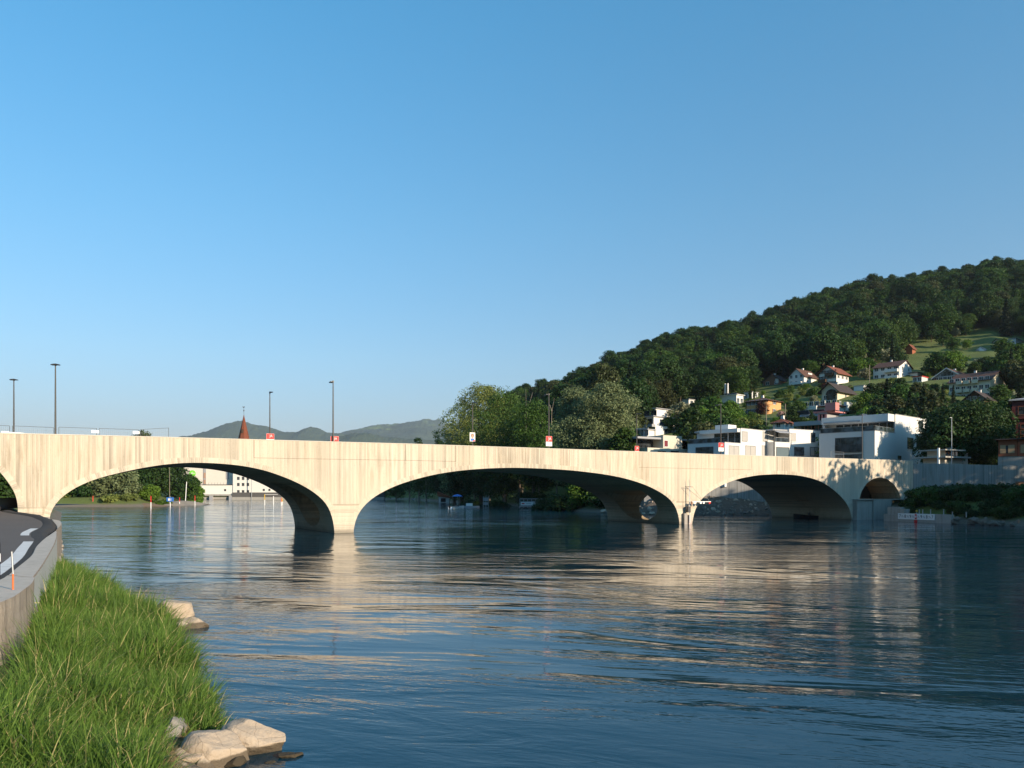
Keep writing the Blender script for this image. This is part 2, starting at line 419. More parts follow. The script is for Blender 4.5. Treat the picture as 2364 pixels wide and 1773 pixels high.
# ------------------------------------------------------------------ water
def mat_water():
    t = NT('river_water'); pos = t.geo()
    rot = t.mapping(pos, (1, 1, 1), rot=(0, 0, 0.25))
    calm = t.noise(t.mapping(rot, (0.045, 0.13, 1.0)), 1.0, 4, 0.6, 0.8)
    cr = t.ramp(calm, [(0.42, 0.22), (0.62, 1.7)])
    h1 = t.math('MULTIPLY', t.noise(t.mapping(rot, (2.0, 4.6, 1)), 1.0, 3, 0.6, 0.6), 0.006)
    h2 = t.math('MULTIPLY', t.noise(t.mapping(rot, (0.42, 1.15, 1)), 1.0, 3, 0.55, 0.9), 0.016)
    h3 = t.math('MULTIPLY', t.noise(t.mapping(rot, (0.09, 0.24, 1)), 1.0, 2, 0.5, 1.2), 0.085)
    h3 = t.math('ADD', h3, t.math('MULTIPLY', t.math('MULTIPLY', t.noise(t.mapping(rot, (0.26, 0.75, 1), loc=(7, 3, 0)), 1.0, 3, 0.6, 2.2), 0.018), cr))
    sy = t.new('ShaderNodeSeparateXYZ'); t.ln(pos, sy.inputs[0])
    up = t.new('ShaderNodeMapRange', interpolation_type='SMOOTHSTEP'); t.ln(t.math('SUBTRACT', sy.outputs[1], t.math('MULTIPLY', sy.outputs[0], 0.57)), up.inputs[0])
    for i_, v_ in ((1, 80.0), (2, 125.0), (3, 1.0), (4, 5.0)): up.inputs[i_].default_value = v_
    h = t.math('ADD', t.math('MULTIPLY', t.math('MULTIPLY', t.math('ADD', h1, h2), cr), up.outputs[0]), h3)
    b = t.new('ShaderNodeBump'); b.inputs['Distance'].default_value = 1.0; b.inputs['Strength'].default_value = 1.0
    t.ln(h, b.inputs['Height']); t.ln(b.outputs[0], t.b.inputs['Normal'])
    # the bed shows through faintly next to the near bank
    deep = t.mix(t.noise(pos, 0.05, 3), (0.003, 0.026, 0.044), (0.005, 0.036, 0.056))
    sx = t.new('ShaderNodeSeparateXYZ'); t.ln(pos, sx.inputs[0])
    t.base(deep); t.rough(0.055); t.b.inputs['IOR'].default_value = 1.333
    t.b.inputs['Specular IOR Level'].default_value = 0.5
    return t.m
wy = np.concatenate([[-300], np.linspace(-60, 700, 40)]); wx = np.linspace(-420, 420, 40)
WX, WY = np.meshgrid(wx, wy)
tag(link('river_water', np_mesh('river_water', np.stack([WX.ravel(), WY.ravel(), 0*WX.ravel()], 1), grid_faces(len(wy), len(wx)), mat_water())), kind='structure')

# ------------------------------------------------------------------ far hills
def mat_far(name, meadow):
    t = NT(name); pos = t.geo()
    n = t.noise(pos, 0.009, 6, 0.7)
    c = t.mix(n, (0.035, 0.058, 0.040), (0.080, 0.110, 0.065))  # greens lightened and dulled: distance haze put into the colour
    if meadow:
        m = t.noise(t.mapping(pos, (1, 0.6, 3.0)), 0.0015, 3, 0.5)
        c = t.mix(t.ramp(m, [(0.53, 0.0), (0.56, 0.9)]), c, (0.13, 0.18, 0.07))
    t.base(c); t.rough(0.95); t.bump(t.noise(pos, 0.02, 5, 0.7), 25.0); return t.m
def far_hill(name, prof, Y, depth, m, seed):
    px = np.linspace(prof[0][0]-60, prof[-1][0]+60, 260)
    py = np.interp(px, [p[0] for p in prof], [p[1] for p in prof])
    X = (px-HX)/F*Y; H = CH+(HY-py)/F*Y
    k = np.linspace(0, 1, 40); v = VN(seed)
    KX, KK = np.meshgrid(X, k)
    shape = np.sin(np.clip(KK*1.3, 0, 1)*pi/2)*np.where(KK > .77, np.cos((KK-.77)/.23*1.2), 1)
    YY_ = Y-depth*(0.77-KK)
    nz = (v(KX*0.005, YY_*0.008)-0.5)*0.10+(v(KX*0.05, YY_*0.04)-0.5)*0.02
    Zz = H[None, :]*shape*(1+nz*np.where(KK > 0.7, 0.2, 1.0))+v(KX*0.09, YY_*0.09)*8
    me = np_mesh(name, np.stack([KX.ravel(), YY_.ravel(), Zz.ravel()], 1), grid_faces(40, 260), m, True)
    return tag(link(name, me), kind='structure')
far_hill('far_hill', [(380,1040),(430,1018),(446,1010),(495,998),(536,984),(552,981.5),(574,980.5),(617,985),(644,995),(660,1000),(695,1003),(712,995),(725,991),(742,993.6),(766,1005),(799,1007),(840,1012),(900,1030),(980,1060)], 9000, 2200, mat_far('far_forest', False), 5)
far_hill('far_hill_meadows', [(700,1040),(780,1012),(807,1003),(834,997.6),(861,989.5),(915,983),(970,974.6),(989,972.6),(1010,975),(1040,981),(1100,990),(1200,1010),(1300,1030)], 11500, 3800, mat_far('far_meadows', True), 8)
far_hill('near_wooded_ridge', [(690,1050),(740,1030),(780,1014),(799,1008),(823,1002),(847,1004),(888,1011),(940,1015),(1000,1018),(1060,1020),(1200,1024),(1300,1035)], 6800, 1300, mat_far('ridge_forest', False), 9)

# unseen hill ring added behind the viewer to cut low sky light
def ring():
    a = np.linspace(math.radians(-12), math.radians(-190), 150); k = np.linspace(0, 1, 14); v = VN(31)
    A, K = np.meshgrid(a, k); R_ = 420+620*K+120*(v(A*3+9, K*2)-.5)
    H = (195+45*v(A*4+20, K*0+3))*np.sin(np.clip(K*1.25, 0, 1)*pi/2)*np.where(K > .85, .9, 1)
    Zr = np.maximum(H*smooth(0, .3, K), 0)+8*v(A*60, K*20)*K
    tag(link('sky_block_hill', np_mesh('sky_block_hill', np.stack([(R_*np.cos(A)).ravel(), (R_*np.sin(A)).ravel(), Zr.ravel()+.5], 1), grid_faces(14, 150), bpy.data.materials['far_forest'], True)), kind='structure')
ring()

# ------------------------------------------------------------------ haze
def haze():
    t = bpy.data.materials.new('haze'); t.use_nodes = True; n = t.node_tree.nodes; l = t.node_tree.links
    n.remove(n['Principled BSDF']); v = n.new('ShaderNodeVolumePrincipled')
    v.inputs['Color'].default_value = (0.80, 0.88, 1.0, 1); v.inputs['Density'].default_value = 0.00004; v.inputs['Anisotropy'].default_value = 0.2
    l.new(v.outputs[0], n['Material Output'].inputs['Volume'])
    b = MB(); b.box(-14000, 14000, -1300, 15000, -4.0, 1250, t); return tag(b.build('haze'), kind='stuff')
# ------------------------------------------------------------------ bridge
A0 = [(-150,1260),(-148,1200),(-140,1150),(-118,1110),(-85,1080),(-50,1069),(-20,1074),(0,1088.8),(21.7,1117),(35,1139),(40.7,1160.7),(42,1200),(42,1262)]
A1 = [(112,1256),(112,1215),(113,1190.5),(117.5,1177),(130,1158),(152,1139),(184,1120),(222,1105),(271,1092.5),(325,1080.7),(380,1072),(434,1068),(481,1068.5),(520,1071),(563,1075.5),(617,1087),(671,1107),(700,1121),(725,1136),(753,1160),(766,1187.5),(771,1210),(773,1240)]
A2 = [(815,1240),(816,1209),(823,1187.5),(845,1160),(875,1139),(915,1120),(954,1107.5),(1008,1094),(1063,1086),(1105,1082.5),(1144,1080.5),(1185,1079.6),(1225,1080.5),(1307,1084.6),(1350,1089),(1400,1095.5),(1445,1104.5),(1490,1118.7),(1524,1135.6),(1547,1151),(1560,1167),(1567,1185),(1569.5,1216)]
A3 = [(1597.5,1216),(1600,1192),(1605.7,1172),(1617,1153.7),(1637,1135.6),(1671,1117.5),(1705,1105),(1750,1096.7),(1795.5,1094.5),(1841,1097),(1874.6,1104),(1897,1112),(1920,1127),(1943,1147),(1957,1166),(1965,1182),(1967,1208)]
A4 = [(1984,1152),(1989,1133.6),(2001,1115),(2017,1104.8),(2031,1102.2),(2047.5,1105.5),(2064,1118.5),(2075.4,1136),(2080,1152)]
def arc(A):
    p = np.array([sz(*a) for a in A]); n = len(p)
    d = np.concatenate([[0], np.cumsum(np.hypot(*np.diff(p, axis=0).T))])
    # smooth resample
    t = np.linspace(0, d[-1], 64); q = np.stack([np.interp(t, d, p[:, 0]), np.interp(t, d, p[:, 1])], 1)
    for _ in range(3):
        q[1:-1] = (q[:-2]+2*q[1:-1]+q[2:])/4
    return q
ARCS = [arc(a) for a in (A0, A1, A2, A3, A4)]
bridge = tag(empty('bridge', P2, BRZ), 'pale board-marked concrete road bridge of low arches across the river', 'bridge')
DECK = 1.05
s0, s1 = TOP[0][0], TOP[-1][0]
poly = [(s0, -2.2)]
for q in ARCS:
    q = q.copy()
    if q is not ARCS[4]: pass
    pts = [tuple(p) for p in q]
    if q[0, 1] < 2.0:
        pts[0] = (pts[0][0], -2.2); pts[-1] = (pts[-1][0], -2.2)
    poly += pts
# arch 4 stands on the low block: close it as a notch by walking back round through its floor
body_pts = []
k4 = len(poly)-len(ARCS[4])
poly4 = poly[k4:]; poly = poly[:k4]
poly += [(s1, -2.2)]
tops = [(a, b-DECK) for a, b in reversed(TOP)]
poly += tops
def bm_prism(pts, y0, y1, mats):
    bm = bmesh.new()
    a = [bm.verts.new((p[0], y0, p[1])) for p in pts]; b = [bm.verts.new((p[0], y1, p[1])) for p in pts]
    bm.faces.new(a); bm.faces.new(list(reversed(b))); n = len(pts)
    for i in range(n):
        j = (i+1) % n; bm.faces.new((a[j], a[i], b[i], b[j]))
    bmesh.ops.recalc_face_normals(bm, faces=bm.faces)
    bmesh.ops.triangulate(bm, faces=[f for f in bm.faces if len(f.verts) > 4])
    me = bpy.data.meshes.new('m'); bm.to_mesh(me); bm.free()
    for m in mats: me.materials.append(m)
    return me
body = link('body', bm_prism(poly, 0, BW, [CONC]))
def boolean(o, cutter_me):
    c = bpy.data.objects.new('cut', cutter_me); COL.objects.link(c)
    md = o.modifiers.new('b', 'BOOLEAN'); md.operation = 'DIFFERENCE'; md.object = c; md.solver = 'EXACT'
    dg = bpy.context.evaluated_depsgraph_get(); dg.update()
    me = bpy.data.meshes.new_from_object(o.evaluated_get(dg))
    o.modifiers.remove(md); o.data = me; bpy.data.objects.remove(c)
boolean(body, bm_prism(poly4, -1, BW+1, [CONC]))
def hourglass(sc, yc, zc, ry, rz, half, flare):
    bm = bmesh.new(); rings = []
    for i in range(17):
        t = -1+2*i/16; x = sc+t*half; k = 1+flare*abs(t)**2
        rings.append([bm.verts.new((x, yc+ry*k*math.cos(a), zc+rz*k*math.sin(a)+0.25*(k-1)*rz)) for a in [2*pi*j/40 for j in range(40)]])
    for r, q in zip(rings, rings[1:]):
        for j in range(40): bm.faces.new((r[j], r[(j+1) % 40], q[(j+1) % 40], q[j]))
    bm.faces.new(rings[0]); bm.faces.new(list(reversed(rings[-1])))
    bmesh.ops.recalc_face_normals(bm, faces=bm.faces)
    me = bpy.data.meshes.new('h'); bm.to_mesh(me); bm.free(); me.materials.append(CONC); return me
for pxc, zc, ry, rz_, fl in ((793, 2.4, 3.6, 1.9, 0.55), (1584, 2.45, 3.9, 2.15, 0.45), (1975, 4.3, 3.0, 1.15, 0.5)):
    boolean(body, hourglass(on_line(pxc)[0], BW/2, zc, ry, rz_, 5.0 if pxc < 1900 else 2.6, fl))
body.parent = bridge
me = body.data; zl = np.zeros(len(me.polygons)*3)
# arch edge: a band of short radial boards, a few mm proud of the face
for q in ARCS:
    d = np.gradient(q, axis=0); nrm = np.stack([-d[:, 1], d[:, 0]], 1); nrm /= np.linalg.norm(nrm, axis=1)[:, None]
    cen = q.mean(0)
    if ((q[30]+nrm[30]-cen)[1] < (q[30]-cen)[1]): nrm = -nrm
    m = MB(); w = 0.5
    sel = [i for i in range(len(q)) if q[i, 1] > 1.7]
    v = []; f = []; L = 0; uvs = []
    acc = np.concatenate([[0], np.cumsum(np.hypot(*np.diff(q, axis=0).T))])
    for i in sel:
        a = q[i]+nrm[i]*0.003; b = q[i]+nrm[i]*w
        v += [(a[0], -0.014, a[1]), (b[0], -0.014, b[1]), (a[0], 0.004, a[1]), (b[0], 0.004, b[1])]
    n = len(sel)
    for i in range(n-1):
        k = i*4
        for fc in ((k, k+1, k+5, k+4), (k+1, k+3, k+7, k+5), (k+2, k, k+4, k+6)): f.append(fc)
    f += [(0, 2, 3, 1), (4*n-4, 4*n-3, 4*n-1, 4*n-2)]
    m.add(v, f, CONC_RING); o = m.build('arch_edge', bridge)
    uvl = o.data.uv_layers.new(name='UVMap')
    for p in o.data.polygons:
        for li in p.loop_indices:
            vi = o.data.loops[li].vertex_index; uvl.data[li].uv = (acc[sel[vi//4]], 0)
sA, sB = on_line(1982)[0], on_line(2084)[0]
b = MB(); b.box(sA, sB, 5.2, 5.6, 2.9, 7.0, mat('tunnel_shade_dark', (0.05, 0.042, 0.035), 0.9, 0.2)); b.build('tunnel_shade_panel', bridge)  # added dark panel inside the small arch, standing in for its shade
# parapets and the thin cap line
def strip(name, y0, y1, za, zb, m, parent, bottom=True):
    b = MB(); v = []; f = []
    for s, z in TOP:
        v += [(s, y0, z+za), (s, y1, z+za), (s, y1, z+zb), (s, y0, z+zb)]
    n = len(TOP)
    for i in range(n-1):
        k = i*4
        f += [(k, k+4, k+7, k+3), (k+3, k+7, k+6, k+2), (k+2, k+6, k+5, k+1)]
        if bottom: f.append((k, k+1, k+5, k+4))
    f += [(0, 3, 2, 1), (4*n-4, 4*n-3, 4*n-2, 4*n-1)]
    b.add(v, f, m); return b.build(name, parent)
strip('parapet', 0.0, 0.40, -DECK, 0.0, CONC, bridge, False)
strip('parapet', BW-0.40, BW, -DECK, 0.0, CONC, bridge, False)
ASPH = mat('asphalt', (0.055, 0.052, 0.050), 0.9, 0.15, 2.0, bump=0.01, bscale=60)
strip('carriageway', 2.4, BW-2.4, -DECK-0.1, -DECK+0.02, ASPH, bridge)
strip('footway', 0.42, 2.39, -DECK-0.1, -DECK+0.15, CONC_P, bridge)
strip('footway', BW-2.39, BW-0.42, -DECK-0.1, -DECK+0.15, CONC_P, bridge)
CAP = mat('smooth_cap_concrete', (0.58, 0.54, 0.46), 0.8, 0.06, 1.0)
strip('parapet_cap', -0.025, 0.43, 0.003, 0.07, CAP, bridge)

# small low block under the right-hand small arch, steps and quay
BL = lambda s, off, z: P2+BN*off+BD*s+Vector((0, 0, z))
sb0 = on_line(1967)[0]; sb1 = on_line(2046)[0]
ab = tag(empty('abutment_block', BL(sb0, 0, 0), BRZ), 'low plain concrete block standing in the water below the small round arch', 'abutment')
z_b = sz(2000, 1154)[1]
b = MB(); b.box(0.15, (sb1-sb0)*0.46, -0.75, -0.003, -1.5, z_b, CONC_P); b.box((sb1-sb0)*0.46+0.03, sb1-sb0, -0.95, -0.003, -1.5, z_b-0.04, CONC_P)
b.build('block', ab)
b = MB(); b.box(0.1, sb1-sb0+6.0, -0.98, -0.004, z_b+0.003, z_b+0.12, CONC_P); b.build('slab', ab)

# stained rusty reinforcement of the unfinished end, and the joint to the approach wall
swr = on_line(2108)[0]
wallr = tag(empty('approach_wall', BL(swr, 0, 0), math.radians(-2.0)), 'tall grey board-marked concrete retaining wall right of the bridge in shade', 'wall')
z0w = 2.2
b = MB(); H0 = sz(2122, 1069.5)[1]; H1 = CH+(HY-1075)/F*128; Lw = 60
b.prism([(1.25, z0w-2), (Lw, z0w-2), (Lw, H1-0.4), (18, H1), (1.25, H0)], 0.55, 1.1, CONC_G)
b.build('wall_face', wallr)
b = MB(); b.box(0.0, 1.24, 0.25, 1.1, z0w-2, H0-0.12, CONC_G); b.build('joint_pier', wallr)
b = MB(); b.box(8.4, Lw, 0.49, 0.547, 3.32, 3.40, BLACK); b.build('drip_line', wallr)
xo = (2338-2110)/F*128
b = MB()
for (a, c, d, e) in ((xo, xo+4.2, 3.75, 3.9), (xo, xo+4.2, 6.35, 6.5), (xo, xo+0.15, 3.903, 6.347), (xo+4.05, xo+4.2, 3.903, 6.347)): b.box(a, c, 0.50, 0.547, d, e, CONC_G)
b.build('recess_frame', wallr)
b = MB(); b.box(xo+0.6, xo+3.6, 0.515, 0.547, 4.25, 5.9, BRICK); b.build('wooden_hatch', wallr)

# wing wall seen behind, through the third arch
q0 = P(1560, 1130, 153); q1 = P(1790, 1130, 150)
ww = tag(empty('wing_wall', (q0.x, q0.y, 0), math.atan2(q1.y-q0.y, q1.x-q0.x)), 'grey concrete wing wall above the rubble slope, seen through the third arch', 'wall')
b = MB(); b.prism([(-6, 1.0), (26, 1.0), (26, 8.6), (-2, 8.6), (-6, 7.4)], 0, 0.6, CONC_G); b.build('wall_face', ww)

# road on top behind the approach wall (street level)
ROADM = ASPH
q = P(2110, 1070, 131)
b = MB(); pts = [(BL(swr-2, 0.6, 0).x+1.0, BL(swr-2, 0.6, 0).y+2.0), (140, 130.4), (140, 141), (BL(swr-2, BW, 0).x, BL(swr-2, BW, 0).y)]
b.poly(pts, 8.0, 8.34, ROADM); tag(b.build('street'), kind='structure')

# quay with clearance board
qa = P(2068, 1203.5, F*CH/67.5); qb = P(2196, 1209, F*CH/73.0)
qrz = math.atan2(qb.y-qa.y, qb.x-qa.x); QL = math.hypot(qb.x-qa.x, qb.y-qa.y)
quay = tag(empty('quay_wall', (qa.x, qa.y, 0), qrz), 'low grey concrete quay wall at the right bank carrying the white number board', 'quay')
hq = lambda py, px: CH+(HY-py)/F*(qa.y+(qb.y-qa.y)*(px-2068)/128)
b = MB(); b.box(0, QL, 0, 0.5, -1.5, hq(1188, 2190), CONC_P); b.build('wall_face', quay)
b = MB(); b.box(0, 1.0, 0.505, 1.6, -1.5, hq(1175, 2075), CONC_P); b.build('end_block', quay)
b = MB(); b.box(-2.3, -0.03, 0.1, 0.9, -1.5, 1.0, CONC_P); b.box(-2.4, -0.03, 0.905, 2.0, -1.5, 2.0, CONC_P); b.build('stone_steps', quay)
for px in (2092, 2121, 2129, 2147, 2176, 2195, 2224):
    x = (px-2068)/128*QL
    z = hq(1188, px) if px < 2190 else 0.9
    b = MB(); b.tube([(0, 0, 0), (0, 0, 0.62)], 0.07, GALV, 8); b.tube([(0, 0, 0.62), (0, 0, 0.70)], 0.09, GALV, 8)
    o = b.build('bollard'); M_ = Matrix.Translation((qa.x, qa.y, 0)) @ Matrix.Rotation(qrz, 4, 'Z')
    o.location = M_ @ Vector((x, 0.30, z)); tag(o, 'short grey steel post standing on top of the low quay wall', 'post', 'posts along the quay')
QM = Matrix.Translation((qa.x, qa.y, 0)) @ Matrix.Rotation(qrz, 4, 'Z')
def text_mesh(txt, size, m, depth=0.01, align='CENTER'):
    cu = bpy.data.curves.new('t', 'FONT'); cu.body = txt; cu.size = size; cu.extrude = depth; cu.align_x = align; cu.align_y = 'CENTER'
    o = bpy.data.objects.new('t', cu); COL.objects.link(o)
    dg = bpy.context.evaluated_depsgraph_get(); dg.update()
    me = bpy.data.meshes.new_from_object(o.evaluated_get(dg)); bpy.data.objects.remove(o)
    me.materials.clear(); me.materials.append(m)
    return me
def text(txt, size, m, parent, loc, rot=(pi/2, 0, 0), depth=0.01, name='lettering', sx=1.0):
    o = link(name, text_mesh(txt, size, m, depth), parent); o.location = loc; o.rotation_euler = rot; o.scale = (sx, 1, 1); return o
x0 = (2074.5-2068)/128*QL; x1 = (2160.5-2068)/128*QL; zt = hq(1185.5, 2100); zb = hq(1199, 2100)
sgn = tag(empty('clearance_board', QM @ Vector(((x0+x1)/2, -0.05, (zt+zb)/2)), qrz), 'long white board of black numbers with a white cross, on the quay wall', 'sign')
wL = x1-x0; hL = zt-zb
b = MB(); b.box(-wL/2, wL/2, -0.03, 0.04, -hL/2, hL/2, WPAINT); b.build('panel', sgn)
seq = ['7', '½', '8', '½', '9', '½', None, '½', '9', '½', '8', '½', '7']
for i, t_ in enumerate(seq):
    x = -wL/2+0.35+(wL-0.7)*i/12*1.0
    if i == 6: continue
    text(t_, hL*(0.78 if t_ != '½' else 0.62), BLACK, sgn, (x, -0.033, 0), depth=0.004)
b = MB(); b.box(-0.16, 0.16, -0.05, -0.032, -hL*0.42, hL*0.42, RED)
b.box(-0.045, 0.045, -0.057, -0.0505, -0.17, 0.17, WPAINT); b.box(-0.13, -0.0455, -0.0572, -0.0505, -0.045, 0.045, WPAINT); b.box(0.0455, 0.13, -0.0572, -0.0505, -0.045, 0.045, WPAINT)
b.build('cross_emblem', sgn)
o = MB().box(-0.22, 0.22, -0.16, -0.05, -0.5, zb-0.03, RED).tube([(0, -0.13, -0.5), (0, -0.13, 0.2)], 0.1, RED, 8).build('red_mark_post')
o.location = QM @ Vector(((x0+x1)/2, 0, 0)); o.rotation_euler = (0, 0, qrz); tag(o, 'broad red marker plate rising from the water under the white number board', 'marker post')
o = MB().tube([(0, 0, 0), (0, 0, 0.35)], 0.05, GALV, 8).lathe([(0.02, 0.35), (0.13, 0.42), (0.13, 0.56), (0.03, 0.64)], YELLOW, 10).build('signal_lamp')
o.location = QM @ Vector(((x0+x1)/2, 0.1, hq(1188, 2120))); tag(o, 'small round yellow lamp on the quay above the white cross', 'lamp')

# formwork joints on the face
JT = mat('joint_line', (0.20, 0.165, 0.12), 0.9, 0.2, 2.0)
def joint(pa, pb, dz, z=None):
    b = MB(); a, c = on_line(pa)[0], on_line(pb)[0]; v = []; n = 12
    for i in range(n+1):
        x = a+(c-a)*i/n; zz = (top_z(x)+dz) if z is None else z; v += [(x, -.006, zz), (x, -.006, zz+.035)]
    b.add(v, [(2*i, 2*i+2, 2*i+3, 2*i+1) for i in range(n)], JT); return b.build('formwork_joint', bridge)
joint(586, 1052, -1.75); joint(1475, 1735, -1.95); joint(768, 832, 0, 2.93); joint(1552, 1612, 0, 2.93); joint(40, 118, 0, 3.0) if False else None
for px_ in (586, 936, 1052, 1475, 1735):
    s_ = on_line(px_)[0]; b = MB(); b.add([(s_, -.006, top_z(s_)-1.75), (s_+.04, -.006, top_z(s_)-1.75), (s_+.04, -.006, top_z(s_)-.02), (s_, -.006, top_z(s_)-.02)], [(0, 1, 2, 3)], JT); b.build('formwork_joint', bridge)
# ------------------------------------------------------------------ left: river wall, road, grassy bank
def at_z(px, py, z):
    Y = (CH-z)*F/(py-HY); return Vector(((px-HX)/F*Y, Y, z))
WZ = 2.07
outer = [at_z(*p, WZ) for p in ((113,1192.8),(123,1204),(131,1215.5),(132,1240),(125.4,1258.5),(113,1281),(97,1308),(78,1333))]
outer2 = [at_z(*p, WZ) for p in ((72,1341),(52,1360),(41,1374),(27,1383),(0,1393))]
inner_near = [Vector((-12.95,20.45,WZ)), Vector((-13.3,21.1,WZ)), Vector((-16.2,26.9,WZ)), Vector((-18.5,30.9,WZ)), Vector((-21.6,36.8,WZ)), Vector((-24.2,42,WZ)), Vector((-27.0,47.5,WZ)), Vector((-30.2,53.5,WZ)), Vector((-34.0,60,WZ)), Vector((-41.5,69,WZ))]
far_out = list(reversed(outer))          # near -> far
far_in = inner_near
def resample(pts, n):
    p = np.array([tuple(v) for v in pts]); d = np.concatenate([[0], np.cumsum(np.linalg.norm(np.diff(p, axis=0), axis=1))])
    t = np.linspace(0, d[-1], n); q = np.stack([np.interp(t, d, p[:, k]) for k in range(3)], 1)
    for _ in range(2): q[1:-1] = (q[:-2]+2*q[1:-1]+q[2:])/4
    return q
def wall_rough(name, c1, c2, vert=True):
    t = NT(name); co = t.coord()
    n = t.noise(t.mapping(co, (1.2, 1.2, 0.5)), 2.0, 7, 0.72)
    n2 = t.noise(t.mapping(co, (2.5, 2.5, 0.18)), 1.2, 5, 0.6)
    c = t.mix(t.ramp(n, [(0.3, 0.0), (0.7, 1.0)]), c1, c2)
    c = t.mix(t.ramp(n2, [(0.5, 0.0), (0.72, 0.65)]), c, tuple(x*0.35 for x in c1))
    g = t.noise(co, 22, 3, 0.7)
    c = t.mix(t.ramp(g, [(0.55, 0.0), (0.75, 0.4)]), c, (0.10, 0.085, 0.06))
    t.base(c); t.rough(0.93); t.bump(t.math('ADD', n, t.math('MULTIPLY', g, 0.35)), 0.05); return t.m
RW = wall_rough('weathered_wall_concrete', (0.25, 0.21, 0.17), (0.42, 0.36, 0.29))
def smoothwall():
    t = NT('smooth_wall_concrete'); co = t.coord()
    n = t.noise(co, 0.9, 6, 0.7); g = t.noise(co, 30, 3, 0.7)
    c = t.mix(n, (0.30, 0.32, 0.31), (0.47, 0.48, 0.45))
    c = t.mix(t.ramp(g, [(0.55, 0.0), (0.8, 0.3)]), c, (0.2, 0.2, 0.19))
    t.base(c); t.rough(0.85); t.bump(t.math('ADD', n, t.math('MULTIPLY', g, 0.3)), 0.012); return t.m
SW = smoothwall()
def topmat():
    t = NT('wall_top_concrete'); co = t.coord()
    n = t.noise(co, 0.8, 6, 0.65); g = t.noise(co, 35, 3, 0.7); m2 = t.noise(co, 3.5, 4, 0.6)
    c = t.mix(n, (0.40, 0.355, 0.30), (0.55, 0.495, 0.42))
    c = t.mix(t.ramp(m2, [(0.5, 0.0), (0.75, 0.35)]), c, (0.20, 0.18, 0.15))
    c = t.mix(t.ramp(g, [(0.6, 0.0), (0.8, 0.35)]), c, (0.13, 0.12, 0.10))
    t.base(c); t.rough(0.9); t.bump(g, 0.004); return t.m
TW = topmat()
rw = tag(empty('river_wall', (float(outer[-1].x), float(outer[-1].y), 0)), 'long curved concrete river wall between the asphalt road and the grassy bank', 'wall')
ro = rw.location.copy()
N = 46
O = resample(far_out, N); I = resample(far_in, N)
v = []; f = []; fm = []
for i in range(N):
    dz = 0.0
    o_ = O[i]; i_ = I[i]
    v += [(o_[0], o_[1], -0.8), (o_[0], o_[1], 1.25-0.9*(i/N)), (o_[0], o_[1], WZ), (i_[0], i_[1], WZ), (i_[0], i_[1], -0.8)]
for i in range(N-1):
    k = i*5
    f += [(k, k+5, k+6, k+1), (k+1, k+6, k+7, k+2), (k+2, k+7, k+8, k+3), (k+3, k+8, k+9, k+4)]; fm += [0, 1, 2, 0]
f += [(0, 1, 2, 3, 4), tuple(5*(N-1)+j for j in (4, 3, 2, 1, 0))]; fm += [1, 1]
me = bpy.data.meshes.new('wall_section'); me.from_pydata([tuple(Vector(p)-ro) for p in v], [], [tuple(reversed(x)) for x in f])
for m_ in (RW, SW, TW): me.materials.append(m_)
me.polygons.foreach_set('material_index', fm); me.update()
bm = bmesh.new(); bm.from_mesh(me); bmesh.ops.recalc_face_normals(bm, faces=bm.faces)
bmesh.ops.bevel(bm, geom=[e for e in bm.edges if all(abs(v_.co.z-WZ) < 1e-4 for v_ in e.verts) and len(e.link_faces) == 2 and abs(e.calc_face_angle(0)) > 0.5], offset=0.03, segments=2, affect='EDGES')
bm.to_mesh(me); bm.free()
link('wall_section', me, rw)
# the near, thicker, rougher section
no = [Vector((-11.93, 19.9, WZ)), Vector((-11.0, 18.3, WZ))]+outer2[1:]+[Vector((-9.6, 12.5, WZ)), Vector((-9.2, 8, WZ)), Vector((-9.0, 0, WZ)), Vector((-9.2, -20, WZ))]
no = resample(no, 60)
ni = resample([Vector((-12.90, 20.38, WZ)), Vector((-12.2, 19.0, WZ)), Vector((-11.9, 16, WZ)), Vector((-12.0, 12, WZ)), Vector((-11.8, 6, WZ)), Vector((-11.6, 0, WZ)), Vector((-11.6, -20, WZ))], 60)
v = []; f = []; fm = []
vw = VN(21)
rows = 14
for i in range(60):
    d = np.array([no[min(i+1, 59)][0]-no[max(i-1, 0)][0], no[min(i+1, 59)][1]-no[max(i-1, 0)][1]]); d /= np.linalg.norm(d)
    nx, ny = -d[1], d[0]
    for k in range(rows):
        zt_ = -0.6+(WZ+0.6)*k/(rows-1)
        w = (float(vw(np.array([i*0.45]), np.array([k*0.9]))[0])-0.5)*0.03*(1 if k < rows-1 else 0.35)
        v.append((no[i][0]+nx*w, no[i][1]+ny*w, zt_))
    v += [(ni[i][0], ni[i][1], WZ), (ni[i][0], ni[i][1], -0.6)]
R_ = rows+2
for i in range(59):
    a = i*R_; c_ = (i+1)*R_
    for k in range(R_-1): f.append((a+k, c_+k, c_+k+1, a+k+1)); fm.append(1 if k == rows-1 else 0)
f.append(tuple(range(R_))); fm.append(0)
me = bpy.data.meshes.new('wall_section'); me.from_pydata([tuple(Vector(p)-ro) for p in v], [], f)
for m_ in (RW, TW): me.materials.append(m_)
me.polygons.foreach_set('material_index', fm)
bm = bmesh.new(); bm.from_mesh(me); bmesh.ops.recalc_face_normals(bm, faces=bm.faces); bm.to_mesh(me); bm.free(); me.update()
o = link('wall_section', me, rw); o['label'] = 'thicker rough brown end of the wall'

